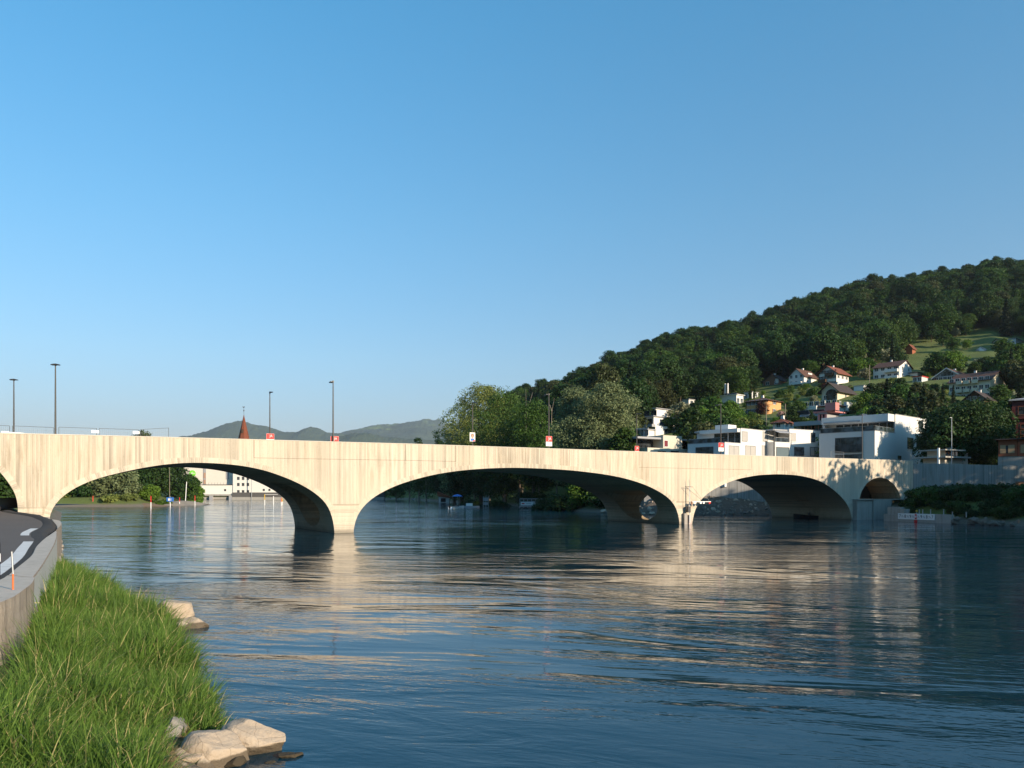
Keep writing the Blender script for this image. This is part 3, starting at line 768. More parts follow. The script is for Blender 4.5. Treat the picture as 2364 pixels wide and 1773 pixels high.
# road with its edge line
def road_z(Y): return float(np.interp(Y, [20, 34, 50, 66, 90, 140], [1.99, 2.0, 2.12, 2.62, 2.72, 2.7]))
re = np.array([(-12.0, -20), (-12.0, 16), (-12.35, 19.0), (-13.35, 21.0), (-16.4, 27), (-18.7, 31), (-21.6, 36.3), (-24.9, 41.5), (-27.5, 47), (-30.9, 53), (-35.4, 59), (-41.0, 64.5), (-47, 72), (-50, 84), (-52, 98)])
rr = resample([Vector((a, b_, 0)) for a, b_ in re], 90)
v = []; f = []
W_ = 11
for i in range(90):
    for j in range(W_):
        x = rr[i][0]-j*j*0.11; v.append((x, rr[i][1], road_z(rr[i][1])+0.01*j*0.3))
me = np_mesh('road', v, [tuple(reversed(q_)) for q_ in grid_faces(90, W_)], NT('road_asphalt').m, True)
t = NT('road_asphalt_surface'); co = t.coord(); n = t.noise(co, 0.25, 5, 0.6); g = t.noise(co, 60, 3, 0.7)
cc = t.mix(n, (0.095, 0.082, 0.074), (0.130, 0.113, 0.100)); cc = t.mix(t.ramp(g, [(0.5, 0.0), (0.75, 0.4)]), cc, (0.15, 0.14, 0.13)); t.base(cc); t.rough(0.9); t.bump(g, 0.006)
me.materials.clear(); me.materials.append(t.m)
tag(link('road', me), kind='structure')
# dark strip between road and wall, rising to a low mound farther off
v = []; f = []
for i in range(90):
    if rr[i][1] < 8 or rr[i][1] > 66: continue
    y = rr[i][1]; w = 0.22 if y < 38 else 0.45
    hgt = 0.0 if y < 40 else min(0.13, (y-40)*0.012)
    for j in range(9):
        a = j/8; x = rr[i][0]-w*0.6+a*(w+0.45)
        z = road_z(y)+0.012*min(1, a*8)+hgt*math.sin(a*pi)*(0.6+0.8*float(vn(np.array([x*2.3]), np.array([y*1.1]))[0]))
        if a > 0.75: z -= (a-0.75)*0.5
        v.append((x, y, z))
n_ = len(v)//9
tg = NT('dark_strip'); co = tg.coord(); tg.base(tg.mix(tg.noise(co, 2.5, 6, 0.7), (0.02, 0.02, 0.022), (0.075, 0.068, 0.06))); tg.rough(0.9); tg.bump(tg.noise(co, 6, 5), 0.05)
tag(link('dark_verge', np_mesh('dark_verge', v, [tuple(reversed(q_)) for q_ in grid_faces(n_, 9)], tg.m, True)), kind='structure')
ML = mat('road_marking_paint', (0.66, 0.65, 0.62), 0.7, 0.12, 2.0, dirt=((0.3, 0.28, 0.26), 0.4))
b = MB()
for (ya, yb) in ((16.0, 35.2), (39.5, 46.0)):
    ys = np.linspace(ya, yb, 14); xs = np.interp(ys, rr[:, 1], rr[:, 0])
    vs = []
    for x, y in zip(xs, ys):
        w0 = 0.12 if y < 38 else 0.30
        vs += [(x-w0-0.44, y, road_z(y)+0.012), (x-w0, y, road_z(y)+0.012)]
    b.add(vs, [(2*i, 2*i+1, 2*i+3, 2*i+2) for i in range(13)], ML)
tag(b.build('road_marking'), kind='structure')

# orange and grey marker stake on the wall top
pp = at_z(30, 1361, WZ)
st = tag(empty('marker_stake', pp), 'thin marker stake, orange below and grey above, standing on the wall top', 'post')
MB().tube([(0, 0, 0), (0, 0, 0.34)], 0.020, ORPAINT, 10).build('lower_sleeve', st)
MB().tube([(0, 0, 0.34), (-0.03, 0, 0.83)], 0.018, GALV, 10).tube([(-0.03, 0, 0.83), (-0.03, 0, 0.85)], 0.012, METAL, 8).build('stake_rod', st)
# sliver of dark post at the frame's left edge
pp = at_z(-6, 1337, 1.95); ls = tag(empty('edge_post', pp), 'black and white guide post at the left edge of the road', 'post')
MB().box(-0.05, 0.05, -0.04, 0.04, 0.0, 0.95, BLACK).build('post_body', ls)
MB().box(-0.052, 0.054, -0.044, 0.044, 0.45, 0.66, WPAINT).build('reflector_band', ls)

# ------------------------------------------------------------------ foreground rocks
def rock_mesh(name, seed, size, m, cuts=12):
    r = np.random.default_rng(seed); bm = bmesh.new()
    bmesh.ops.create_icosphere(bm, subdivisions=5, radius=1.0)
    planes = []
    for _ in range(cuts):
        n = r.normal(size=3); n /= np.linalg.norm(n); planes.append((n, 0.48+0.3*r.random()))
    V = np.array([v.co[:] for v in bm.verts])
    for n, d in planes:
        k = V@n; V -= np.outer(np.maximum(k-d, 0)*0.985, n)
    q = VN(seed+50)
    V += V*((q(V[:, 0]*2.3+9, V[:, 1]*2.3+V[:, 2]*2.9+5)-0.5)*0.14+(q(V[:, 0]*7+3, V[:, 1]*6+V[:, 2]*8)-0.5)*0.045+(q(V[:, 0]*21+3, V[:, 1]*18+V[:, 2]*23)-0.5)*0.015)[:, None]
    V *= np.array(size)
    for v, c in zip(bm.verts, V): v.co = c
    me = bpy.data.meshes.new(name); bm.to_mesh(me); bm.free(); me.materials.append(m)
    me.polygons.foreach_set('use_smooth', [True]*len(me.polygons)); return me
def rockmat(name, c1, c2, wet=0.18):
    t = NT(name); co = t.coord()
    n = t.noise(co, 2.2, 7, 0.65); g = t.noise(co, 14, 4, 0.7); cr = t.new('ShaderNodeTexVoronoi', feature='DISTANCE_TO_EDGE'); cr.inputs['Scale'].default_value = 1.8
    t.ln(t.mix(0.12, co, t.noise(co, 3, 4, out=1)), cr.inputs['Vector'])
    c = t.mix(n, c1, c2); c = t.mix(t.ramp(g, [(0.55, 0.0), (0.75, 0.35)]), c, tuple(x*0.5 for x in c1))
    c = t.mix(t.ramp(cr.outputs[0], [(0.0, 0.55), (0.012, 0.0)]), c, tuple(x*0.3 for x in c1))
    sx = t.new('ShaderNodeSeparateXYZ'); t.ln(t.geo(), sx.inputs[0])
    zz = t.math('ADD', sx.outputs[2], t.math('MULTIPLY', t.math('SUBTRACT', n, 0.5), 0.15))
    c = t.mix(t.ramp(t.math('DIVIDE', zz, 1.0), [(wet-0.03, 0.8), (wet, 0.0)]), c, (0.055, 0.042, 0.025))
    t.base(c); t.rough(0.92); t.bump(t.math('ADD', n, t.math('MULTIPLY', g, 0.5)), 0.05); return t.m
RK = rockmat('sandstone', (0.33, 0.26, 0.19), (0.50, 0.41, 0.31))
RKG = rockmat('grey_stone', (0.19, 0.175, 0.15), (0.34, 0.31, 0.27), 0.05)
RKW = rockmat('wet_stone', (0.05, 0.04, 0.03), (0.10, 0.08, 0.05), 0.3)
def rock(px, py, z, size, seed, rz, m, label, tilt=(0, 0), cuts=13):
    q = at_z(px, py, z); o = link('rock', rock_mesh('rock', seed, size, m, cuts)); o.location = q
    o.rotation_euler = (tilt[0], tilt[1], rz); return tag(o, label, 'rock')
rock(503, 1736, 0.14, (0.56, 0.50, 0.44), 3, 0.3, RK, 'large rounded pale rock at the waterline, in front of the flat slab rock', (0.1, 0.1))
rock(590, 1712, 0.12, (0.62, 0.60, 0.34), 12, -0.25, RK, 'broad flat pale slab rock jutting into the water at the tip of the bank', (0.0, 0.22), 11)
rock(440, 1762, 0.08, (0.40, 0.34, 0.26), 5, 0.8, RK, 'small pale rock at the bottom edge left of the large rounded one')
rock(393, 1700, 0.12, (0.26, 0.62, 0.44), 6, 0.2, RKG, 'tall narrow grey rock half hidden by the grass', (0.1, 0.2))
rock(388, 1778, 0.05, (0.30, 0.34, 0.36), 16, 0.5, RK, 'pale block at the bottom edge below the narrow grey rock')
rock(352, 1790, 0.05, (0.55, 0.32, 0.24), 7, 0.1, RK, 'low pale rock at the bottom edge partly under dry grass')
rock(668, 1746, 0.0, (0.22, 0.12, 0.09), 8, 0.4, RKW, 'small dark wet rock just breaking the surface beside the slab')
rock(625, 1764, -0.02, (0.10, 0.07, 0.05), 9, 0.4, RKW, 'tiny wet stone at the surface near the bottom edge')
rock(398, 1425, 0.15, (0.60, 0.50, 0.72), 10, 0.5, RK, 'steep pale rock standing at the grass edge farther up the bank', (0.2, 0.5), 7)
rock(444, 1443, 0.05, (0.62, 0.46, 0.38), 11, -0.3, RK, 'brown-sided pale rock in the water at the grassy point', (0, 0.35), 10)
rock(137, 1312, 0.25, (0.35, 0.4, 0.3), 13, 0.1, RK, 'small white stone between the wall foot and the far grass')
rock(470, 1768, 0.06, (0.34, 0.28, 0.22), 21, 1.2, RK, 'wedge-shaped pale rock at the bottom edge in front of the large rounded one')
rock(455, 1716, 0.08, (0.20, 0.17, 0.15), 22, 0.4, RK, 'small pale stone in the dry grass between narrow grey rock and rounded rock')
rock(548, 1762, 0.02, (0.22, 0.16, 0.11), 23, 0.9, RKW, 'dark wet stone in the water below the flat slab')
rock(375, 1738, 0.08, (0.22, 0.26, 0.22), 24, 0.2, RKG, 'grey stone below the tall narrow rock')
rock(422, 1449, 0.06, (0.26, 0.22, 0.2), 25, 0.2, RK, 'small tan stone wedged between the two upper bank rocks')
# rubble at the foot of the far wall
for i, (px_, py_) in enumerate(((134, 1290), (136, 1279), (133, 1268), (134, 1258), (133, 1248))):
    rock(px_, py_+3, 0.1, (0.32, 0.4, 0.33), 30+i, i*0.7, RKG, 'dark rubble stone at the foot of the curved wall beyond the grass')['group'] = 'rubble at the wall foot'

# ------------------------------------------------------------------ grass on the bank
def bank_h(X, Y): return terrain(X, Y)
def wall_x(Y):    # river-side face of the wall at depth Y
    yo = np.concatenate([no[::-1, 1], O[1:, 1]]); xo_ = np.concatenate([no[::-1, 0], O[1:, 0]]); k = np.argsort(yo)
    return np.interp(Y, yo[k], xo_[k])
def water_x(Y):
    p = np.array(RIV[1:19]); return np.interp(Y, p[:, 1], p[:, 0])
GPOLY = np.array([(-400,2800),(340,2500),(345,1800),(352,1760),(372,1706),(392,1682),(412,1706),(432,1712),(530,1694),(540,1672),(510,1620),(462,1570),(424,1515),(396,1475),(378,1436),(300,1394),(215,1356),(165,1334),(135,1304),(128,1310),(108,1410),(90,1548),(55,1622),(0,1692),(-400,1900)], float)
def gmask(X, Y):
    z = np.maximum(bank_h(X, Y), 0); return inside(HX+F*X/Y, HY+(CH-z)/Y*F, GPOLY)
def blades(nt, per, ymin, ymax, hmin, hmax, wid, rs, seed, edge=(0.25, 0.35), spread=0.5, mask=None, free=False):
    r = np.random.default_rng(seed)
    Y = ymin*(ymax/ymin)**r.random(nt*3); a = r.random(nt*3)
    xl = wall_x(Y)+edge[0]; xr = water_x(Y)-edge[1]
    X = xl+(xr-xl)*a; ok = xr > xl
    w = (xr-xl)/np.maximum(1e-3, (xr-xl).max()); ok &= r.random(len(w)) < np.clip(w*2.0+0.2, 0, 1)
    if not free: ok &= gmask(X, Y)
    if callable(mask): ok &= mask(X, Y)
    X, Y = X[ok][:nt], Y[ok][:nt]; nt = len(X)
    th = 0.5+1.0*vn(X*1.1+40, Y*0.8)*(0.6+0.8*r.random(nt))                     # tuft height varies in patches
    X = np.repeat(X, per); Y = np.repeat(Y, per); th = np.repeat(th, per); n = len(X)
    ang = r.random(n)*2*pi; rad = np.abs(r.normal(0, 0.10, n))
    X = X+np.cos(ang)*rad; Y = Y+np.sin(ang)*rad
    Zb = bank_h(X, Y)-0.03
    L = (hmin+(hmax-hmin)*r.random(n)**1.3)*th
    lean = np.abs(r.normal(0.25, 0.28, n))*spread*2; la = ang+r.normal(0, 0.7, n)
    bend = r.random(n)*1.1*spread*2
    wd = wid*(0.6+0.8*r.random(n))
    S = 5; pts = np.zeros((n, S, 3)); T = np.linspace(0, 1, S)
    cx = np.zeros(n); cz = np.zeros(n); px_ = cx.copy(); pz = cz.copy()
    for k in range(S):
        if k:
            an = lean+bend*T[k]**1.5*1.2; seg = L/(S-1)
            px_ = px_+np.sin(an)*seg; pz = pz+np.cos(an)*seg
        pts[:, k, 0] = X+np.cos(la)*px_; pts[:, k, 1] = Y+np.sin(la)*px_; pts[:, k, 2] = Zb+pz
    fa = r.random(n)*2*pi; fx = np.cos(fa); fy = np.sin(fa)
    prof = np.array([0.8, 1.0, 0.85, 0.5, 0.06])
    V = np.zeros((n, S, 2, 3))
    for k in range(S):
        off = np.stack([fx*wd*prof[k], fy*wd*prof[k], 0*fx], 1)
        V[:, k, 0] = pts[:, k]-off; V[:, k, 1] = pts[:, k]+off
    V = V.reshape(-1, 3); base = np.arange(n)[:, None]*S*2; q = []
    for k in range(S-1): q.append(np.stack([base[:, 0]+2*k, base[:, 0]+2*k+1, base[:, 0]+2*k+3, base[:, 0]+2*k+2], 1))
    return V, np.concatenate(q)
def leafmat(name, c1, c2, dry=None, trans=0.35, nscale=0.5, rough=0.55):
    t = NT(name); pos = t.geo(); ri = t.geo('Random Per Island')
    n = t.noise(pos, nscale, 4, 0.6)
    oi = t.new('ShaderNodeObjectInfo')
    c = t.mix(t.math('ADD', t.math('MULTIPLY', ri, 0.55), t.math('MULTIPLY', n, 0.45)), c1, c2)
    if dry: c = t.mix(t.ramp(t.math('FRACT', t.math('MULTIPLY', ri, 7.31)), [(dry[1]-0.01, 0.0), (dry[1]+0.01, 1.0)]), c, dry[0])
    hs = t.new('ShaderNodeHueSaturation'); t.ln(c, hs.inputs['Color'])
    t.ln(t.math('MULTIPLY_ADD', oi.outputs['Random'], 0.022, 0.489), hs.inputs['Hue'])
    t.ln(t.math('MULTIPLY_ADD', t.math('FRACT', t.math('MULTIPLY', oi.outputs['Random'], 13.7)), 0.45, 0.78), hs.inputs['Value'])
    c = hs.outputs[0]
    t.base(c); t.rough(rough); t.b.inputs['Specular IOR Level'].default_value = 0.2
    tr = t.new('ShaderNodeBsdfTranslucent'); t.ln(c, tr.inputs[0]); mx = t.new('ShaderNodeMixShader'); mx.inputs[0].default_value = trans
    t.ln(t.b.outputs[0], mx.inputs[1]); t.ln(tr.outputs[0], mx.inputs[2]); t.ln(mx.outputs[0], t.out.inputs[0]); return t.m
GR = leafmat('grass_blades', (0.032, 0.078, 0.012), (0.165, 0.255, 0.045), ((0.42, 0.35, 0.16), 0.93), 0.35, 0.5)
DRYG = leafmat('dry_grass_blades', (0.26, 0.19, 0.09), (0.46, 0.36, 0.20), None, 0.3, 0.8)
# hummocks: keep the grass off the bare pocket by the rocks
m1 = None
V1, Q1 = blades(3300, 13, 8.0, 20, 0.35, 0.95, 0.0095, 0, 1, spread=0.62)
V2, Q2 = blades(4200, 11, 18, 44, 0.35, 1.0, 0.0125, 0, 2, edge=(0.2, 0.0))
V3, Q3 = blades(420, 9, 9, 30, 0.6, 1.0, 0.0065, 0, 3, spread=0.3)
V4, Q4 = blades(1500, 7, 8, 26, 0.5, 0.8, 0.016, 0, 6, spread=0.9)
def cat(*vq):
    vs = []; qs = []; b = 0
    for v, q in vq: vs.append(v); qs.append(q+b); b += len(v)
    return np.concatenate(vs), np.concatenate(qs)
V, Q = cat((V1, Q1), (V2, Q2), (V3, Q3), (V4, Q4))
tag(link('bank_grass', np_mesh('bank_grass', V, Q, GR)), 'tall bright green grass covering the bank below the river wall', kind='stuff')
DPOLY = np.array([(330,1800),(345,1730),(372,1690),(392,1660),(415,1680),(440,1700),(500,1700),(445,1722),(405,1750),(395,1800)], float)
DPOLY2 = np.array([(380,1420),(425,1425),(440,1462),(400,1490),(375,1450)], float)
def edge_mask(X, Y):
    z = np.maximum(bank_h(X, Y), 0); a, c = HX+F*X/Y, HY+(CH-z)/Y*F
    return inside(a, c, DPOLY) | inside(a, c, DPOLY2) | ((vn(X*0.8+9, Y*0.8+3) > 0.86) & (Y < 16) & gmask(X, Y))
V, Q = blades(6000, 9, 9.5, 28, 0.18, 0.5, 0.006, 0, 4, edge=(0.2, -0.2), spread=0.9, mask=edge_mask, free=True)
tag(link('dry_grass', np_mesh('dry_grass', V, Q, DRYG)), 'straw coloured dry grass along the edge of the bank', kind='stuff')
# umbel plant by the wall
up = at_z(66, 1480, 0.45); hg = tag(empty('umbel_plant', (up.x+0.1, up.y, 0.35)), 'cream flowering umbel plant growing against the rough wall', 'plant')
b = MB(); b2 = MB(); r_ = random.Random(4); UMB = mat('cream_flowers', (0.50, 0.46, 0.26), 0.8, 0.2, 8)
STEM = mat('green_stem', (0.08, 0.14, 0.03), 0.7, 0.2, 5)
for k in range(9):
    x, y, h = r_.uniform(-.35, .35), r_.uniform(-.25, .25), r_.uniform(.55, 1.15)
    b.tube([(x*0.3, y*0.3, -0.1), (x*0.7, y*0.7, h*0.6), (x, y, h)], [0.008, 0.006, 0.004], STEM, 5)
    for j in range(26):
        a, rr_ = r_.uniform(0, 2*pi), r_.uniform(0, .09)
        c_ = Vector((x+rr_*math.cos(a), y+rr_*math.sin(a), h+0.03-rr_*rr_*2)); s_ = 0.012
        b2.box(c_.x-s_, c_.x+s_, c_.y-s_, c_.y+s_, c_.z-s_*0.6, c_.z+s_*0.6, UMB)
b.build('stems', hg); tag(b2.build('flowers', hg), kind='stuff')
# ------------------------------------------------------------------ tree kit
LM = {
 'green': leafmat('leaves_green', (0.022, 0.058, 0.010), (0.078, 0.145, 0.024), None, 0.3, 0.15),
 'dark': leafmat('leaves_dark', (0.011, 0.034, 0.009), (0.042, 0.085, 0.018), None, 0.25, 0.15),
 'fresh': leafmat('leaves_fresh', (0.050, 0.125, 0.012), (0.140, 0.240, 0.032), None, 0.35, 0.2),
 'olive': leafmat('leaves_olive', (0.095, 0.135, 0.025), (0.240, 0.285, 0.080), None, 0.3, 0.2),
 'silver': leafmat('leaves_silver', (0.125, 0.170, 0.072), (0.225, 0.275, 0.130), None, 0.3, 0.4),
 'needle': leafmat('needles_dark', (0.008, 0.022, 0.010), (0.028, 0.050, 0.018), None, 0.1, 0.15),
 'brown': leafmat('needles_brownish', (0.024, 0.036, 0.010), (0.068, 0.080, 0.024), None, 0.2, 0.15),
 'copper': leafmat('leaves_copper', (0.035, 0.010, 0.010), (0.090, 0.025, 0.022), None, 0.2, 0.15),
 'blossom': leafmat('leaves_blossom', (0.07, 0.11, 0.03), (0.40, 0.38, 0.25), None, 0.3, 0.4),
 'pink': leafmat('pink_blossom', (0.30, 0.16, 0.15), (0.50, 0.36, 0.32), None, 0.3, 0.4),
}
BARK = mat('bark', (0.10, 0.075, 0.055), 0.9, 0.3, 1.5, bump=0.05)
PBARK = mat('pale_bark', (0.22, 0.19, 0.15), 0.9, 0.25, 1.5, bump=0.04)
def leaf_quads(C, Nrm, size, r, droop=0.0):
    n = len(C); a = r.normal(size=(n, 3)); a -= Nrm*(a*Nrm).sum(1)[:, None]*0.7; a[:, 2] -= droop
    a /= np.linalg.norm(a, axis=1)[:, None]; b = np.cross(Nrm+r.normal(size=(n, 3))*0.5, a); b /= np.linalg.norm(b, axis=1)[:, None]+1e-9
    s = size*(0.6+0.8*r.random(n))[:, None]; w = s*(0.45+0.25*r.random(n))[:, None]
    up = np.cross(a, b)*s*0.16
    V = np.stack([C-a*s, C+b*w+up, C+a*s, C-b*w+up], 1).reshape(-1, 3)
    return V, np.arange(4*n).reshape(n, 4)
def crown_lobes(r, h, wid, base, nl, kind):
    L = []
    for i in range(nl):
        t = (i+0.5)/nl; z = base+(h-base)*(0.10+0.86*t)
        if kind == 'round': env = math.sin(pi*min(1, 0.18+0.78*t))**0.7
        elif kind == 'tall': env = math.sin(pi*min(1, 0.25+0.72*t))**0.5
        elif kind == 'spread': env = min(1, 0.55+0.9*t)*math.cos(max(0, t-0.5)*2.2)
        elif kind == 'column': env = 0.8*math.sin(pi*(0.15+0.75*t))**0.5
        else: env = 1
        a = i*2.399+r.random()*0.8; rad = wid*0.5*env*(0.35+0.55*r.random())
        if t > 0.9: rad *= 0.4
        s = wid*0.5*(0.34+0.24*r.random())*(0.75+0.35*env)
        L.append((rad*math.cos(a), rad*math.sin(a), min(z, h-s*0.7), s*(0.9+0.3*r.random()), s*(0.62+0.25*r.random())))
    return L
def crown_mesh(name, h, wid, base, n, leaf, mk, seed, kind='round', nl=22, droop=0.0):
    r = np.random.default_rng(seed)
    if kind == 'conifer':
        t = r.random(n)**0.75; lay = np.floor(t*16)/16; tt = lay+(t-lay)*0.6
        z = h-(h-base)*tt; R = wid*0.5*(tt**0.85)*(0.82+0.18*np.sin(r.random(n)*6))
        a = r.random(n)*2*pi; q = np.sqrt(r.random(n)); q = 0.35+0.65*q
        star = 0.75+0.25*np.cos(a*5+lay*40)
        X = np.cos(a)*R*q*star; Y = np.sin(a)*R*q*star; Z = z-R*q*0.35
        C = np.stack([X, Y, Z], 1); Nn = np.stack([np.cos(a)*0.5, np.sin(a)*0.5, np.full(n, 0.8)], 1)
    else:
        L = crown_lobes(r, h, wid, base, nl, kind); sub = []
        for l in L:                               # smaller puffs over every lobe
            for _ in range(7):
                d = r.normal(size=3); d /= np.linalg.norm(d); d[2] = abs(d[2])*0.8+d[2]*0.2
                s = l[3]*(0.30+0.22*r.random()); sub.append((l[0]+d[0]*l[3]*0.85, l[1]+d[1]*l[3]*0.85, l[2]+d[2]*l[4]*0.9, s, s*0.8))
        S = np.array(L+sub); wgt = S[:, 3]**2; k = r.choice(len(S), n, p=wgt/wgt.sum())
        d = r.normal(size=(n, 3)); d /= np.linalg.norm(d, axis=1)[:, None]
        q = 1-0.45*r.random(n)**2
        C = S[k, :3]+d*np.stack([S[k, 3], S[k, 3], S[k, 4]], 1)*q[:, None]
        C += r.normal(size=(n, 3))*leaf*0.4
        Nn = d*0.8+np.array([0, 0, 0.45])
    Nn = Nn/np.linalg.norm(Nn, axis=1)[:, None]
    V, Q = leaf_quads(C, Nn, leaf, r, droop)
    return np_mesh(name, V, Q, LM[mk])
def trunk_mesh(name, h, base, wid, seed, bark=None, limbs=7, rad=None):
    r = random.Random(seed); b = MB(); rad = rad or h*0.02; bark = bark or BARK
    top = base+(h-base)*0.72; lean = r.uniform(-.03, .03)*h
    pts = [(0, 0, -1.5), (0, 0, 0.3), (lean*0.3, lean*0.1, base), (lean, lean*0.4, top)]
    b.tube(pts, [rad*1.35, rad*1.1, rad*0.8, rad*0.18], bark, 8)
    for i in range(limbs):
        t = 0.05+0.8*i/limbs; z = base+(top-base)*t*0.9; a = i*2.4+r.random(); l = wid*0.34*(1-0.4*t)
        x0 = lean*(0.3+0.7*t)
        b.tube([(x0, lean*0.2, z), (x0+l*0.5*math.cos(a), l*0.5*math.sin(a), z+l*0.45), (x0+l*math.cos(a), l*math.sin(a), z+l*1.0)], [rad*0.42, rad*0.28, rad*0.07], bark, 5)
    return b.mesh(name, True)
def make_tree(kind_name, label, h, wid, base, n, leaf, mk, seed, kind='round', nl=22, droop=0, bark=None, cat='tree', group=None):
    root = empty(kind_name); tag(root, label, cat, group)
    c = link('crown', crown_mesh('crown', h, wid, base, n, leaf, mk, seed, kind, nl, droop), root)
    t = link('trunk', trunk_mesh('trunk', h, base, wid, seed, bark, 7 if kind != 'conifer' else 0, None if kind != 'conifer' else h*0.012), root)
    return root
PROTO_USED = {}
def place_tree(proto, loc, rz=None, s=1.0, label=None, cat=None, group=None, sz_=None):
    k = proto.name
    if k not in PROTO_USED: PROTO_USED[k] = 1; o = proto
    else:
        o = proto.copy(); COL.objects.link(o)
        for ch in [c for c in proto.children]:
            d = ch.copy(); COL.objects.link(d); d.parent = o
    o.location = loc; o.rotation_euler = (0, 0, rnd.uniform(0, 6.28) if rz is None else rz)
    o.scale = (s, s, sz_ or s)
    if label: o['label'] = label
    if cat: o['category'] = cat
    if group: o['group'] = group
    elif 'group' in o.keys(): del o['group']
    return o
FOREST = [
 make_tree('deciduous_tree', 'x', 19, 15, 3.5, 8000, 0.40, 'green', 101, 'round', 20),
 make_tree('deciduous_tree', 'x', 22, 13, 4, 8000, 0.40, 'dark', 102, 'tall', 22),
 make_tree('deciduous_tree', 'x', 17, 15, 3, 8000, 0.40, 'green', 103, 'spread', 20),
 make_tree('deciduous_tree', 'x', 20, 13, 4, 8000, 0.40, 'dark', 104, 'round', 24),
 make_tree('conifer_tree', 'x', 24, 11, 2, 6000, 0.42, 'needle', 105, 'conifer'),
 make_tree('deciduous_tree', 'x', 20, 13, 3, 8000, 0.40, 'brown', 106, 'tall', 22),
]
GARDEN = {
 'round': make_tree('garden_tree', 'x', 8, 7, 1.4, 2200, 0.34, 'green', 111, 'round', 16),
 'fresh': make_tree('garden_tree', 'x', 8, 7.5, 1.2, 2200, 0.34, 'fresh', 112, 'spread', 16),
 'dark': make_tree('garden_tree', 'x', 9, 6.5, 1.2, 2200, 0.34, 'dark', 113, 'tall', 18),
 'bush': make_tree('garden_bush', 'x', 3.4, 5.0, 0.1, 1300, 0.26, 'green', 114, 'round', 12, cat='bush'),
 'shrub': make_tree('bank_shrub', 'x', 2.2, 3.2, 0.05, 1500, 0.17, 'dark', 123, 'round', 12, cat='shrub'),
 'fshrub': make_tree('bank_shrub', 'x', 2.2, 3.0, 0.05, 1500, 0.17, 'green', 124, 'spread', 12, cat='shrub'),
 'fbush': make_tree('garden_bush', 'x', 3.2, 5.0, 0.1, 1300, 0.26, 'olive', 115, 'round', 12, cat='bush'),
 'conifer': make_tree('garden_conifer', 'x', 13, 5.5, 0.6, 2000, 0.34, 'needle', 116, 'conifer'),
 'cypress': make_tree('columnar_conifer', 'x', 8, 2.4, 0.2, 1500, 0.26, 'dark', 117, 'column', 14),
 'copper': make_tree('copper_tree', 'x', 7, 7.5, 0.8, 2200, 0.32, 'copper', 118, 'round', 16),
 'blossom': make_tree('flowering_tree', 'x', 7, 6, 1, 2200, 0.30, 'blossom', 119, 'round', 16),
 'pink': make_tree('flowering_bush', 'x', 3.5, 3.6, 0.3, 1000, 0.22, 'pink', 120, 'round', 10, cat='bush'),
 'brown': make_tree('garden_tree', 'x', 10, 8, 1.5, 2400, 0.36, 'brown', 121, 'spread', 18),
 'willow': make_tree('weeping_willow', 'x', 11, 9, 1.0, 3200, 0.34, 'fresh', 122, 'round', 18, 0.9),
}
# ------------------------------------------------------------------ buildings
RECTS = []        # (px0, px1, py0, py1, Y) of buildings, so that garden trees keep clear of them
_WC = {}
def window_mesh(w, h, fr, gl, mull):
    k = (round(w, 2), round(h, 2), fr.name, gl.name, mull)
    if k not in _WC:
        b = MB(); t = min(0.09, w*0.08)
        b.box(-w/2-t, -w/2, -0.06, 0.0, -h/2-t, h/2+t, fr).box(w/2, w/2+t, -0.06, 0.0, -h/2-t, h/2+t, fr)
        b.box(-w/2+.001, w/2-.001, -0.06, 0.0, h/2, h/2+t, fr).box(-w/2+.001, w/2-.001, -0.10, 0.0, -h/2-t, -h/2, fr)
        for i in range(mull):
            x = -w/2+w*(i+1)/(mull+1); b.box(x-t*0.35, x+t*0.35, -0.05, -0.013, -h/2+.001, h/2-.001, fr)
        g = MB(); g.box(-w/2+.002, w/2-.002, -0.012, -0.003, -h/2+.002, h/2-.002, gl)
        _WC[k] = (b.mesh('window'), g.mesh('pane'))
    return _WC[k]
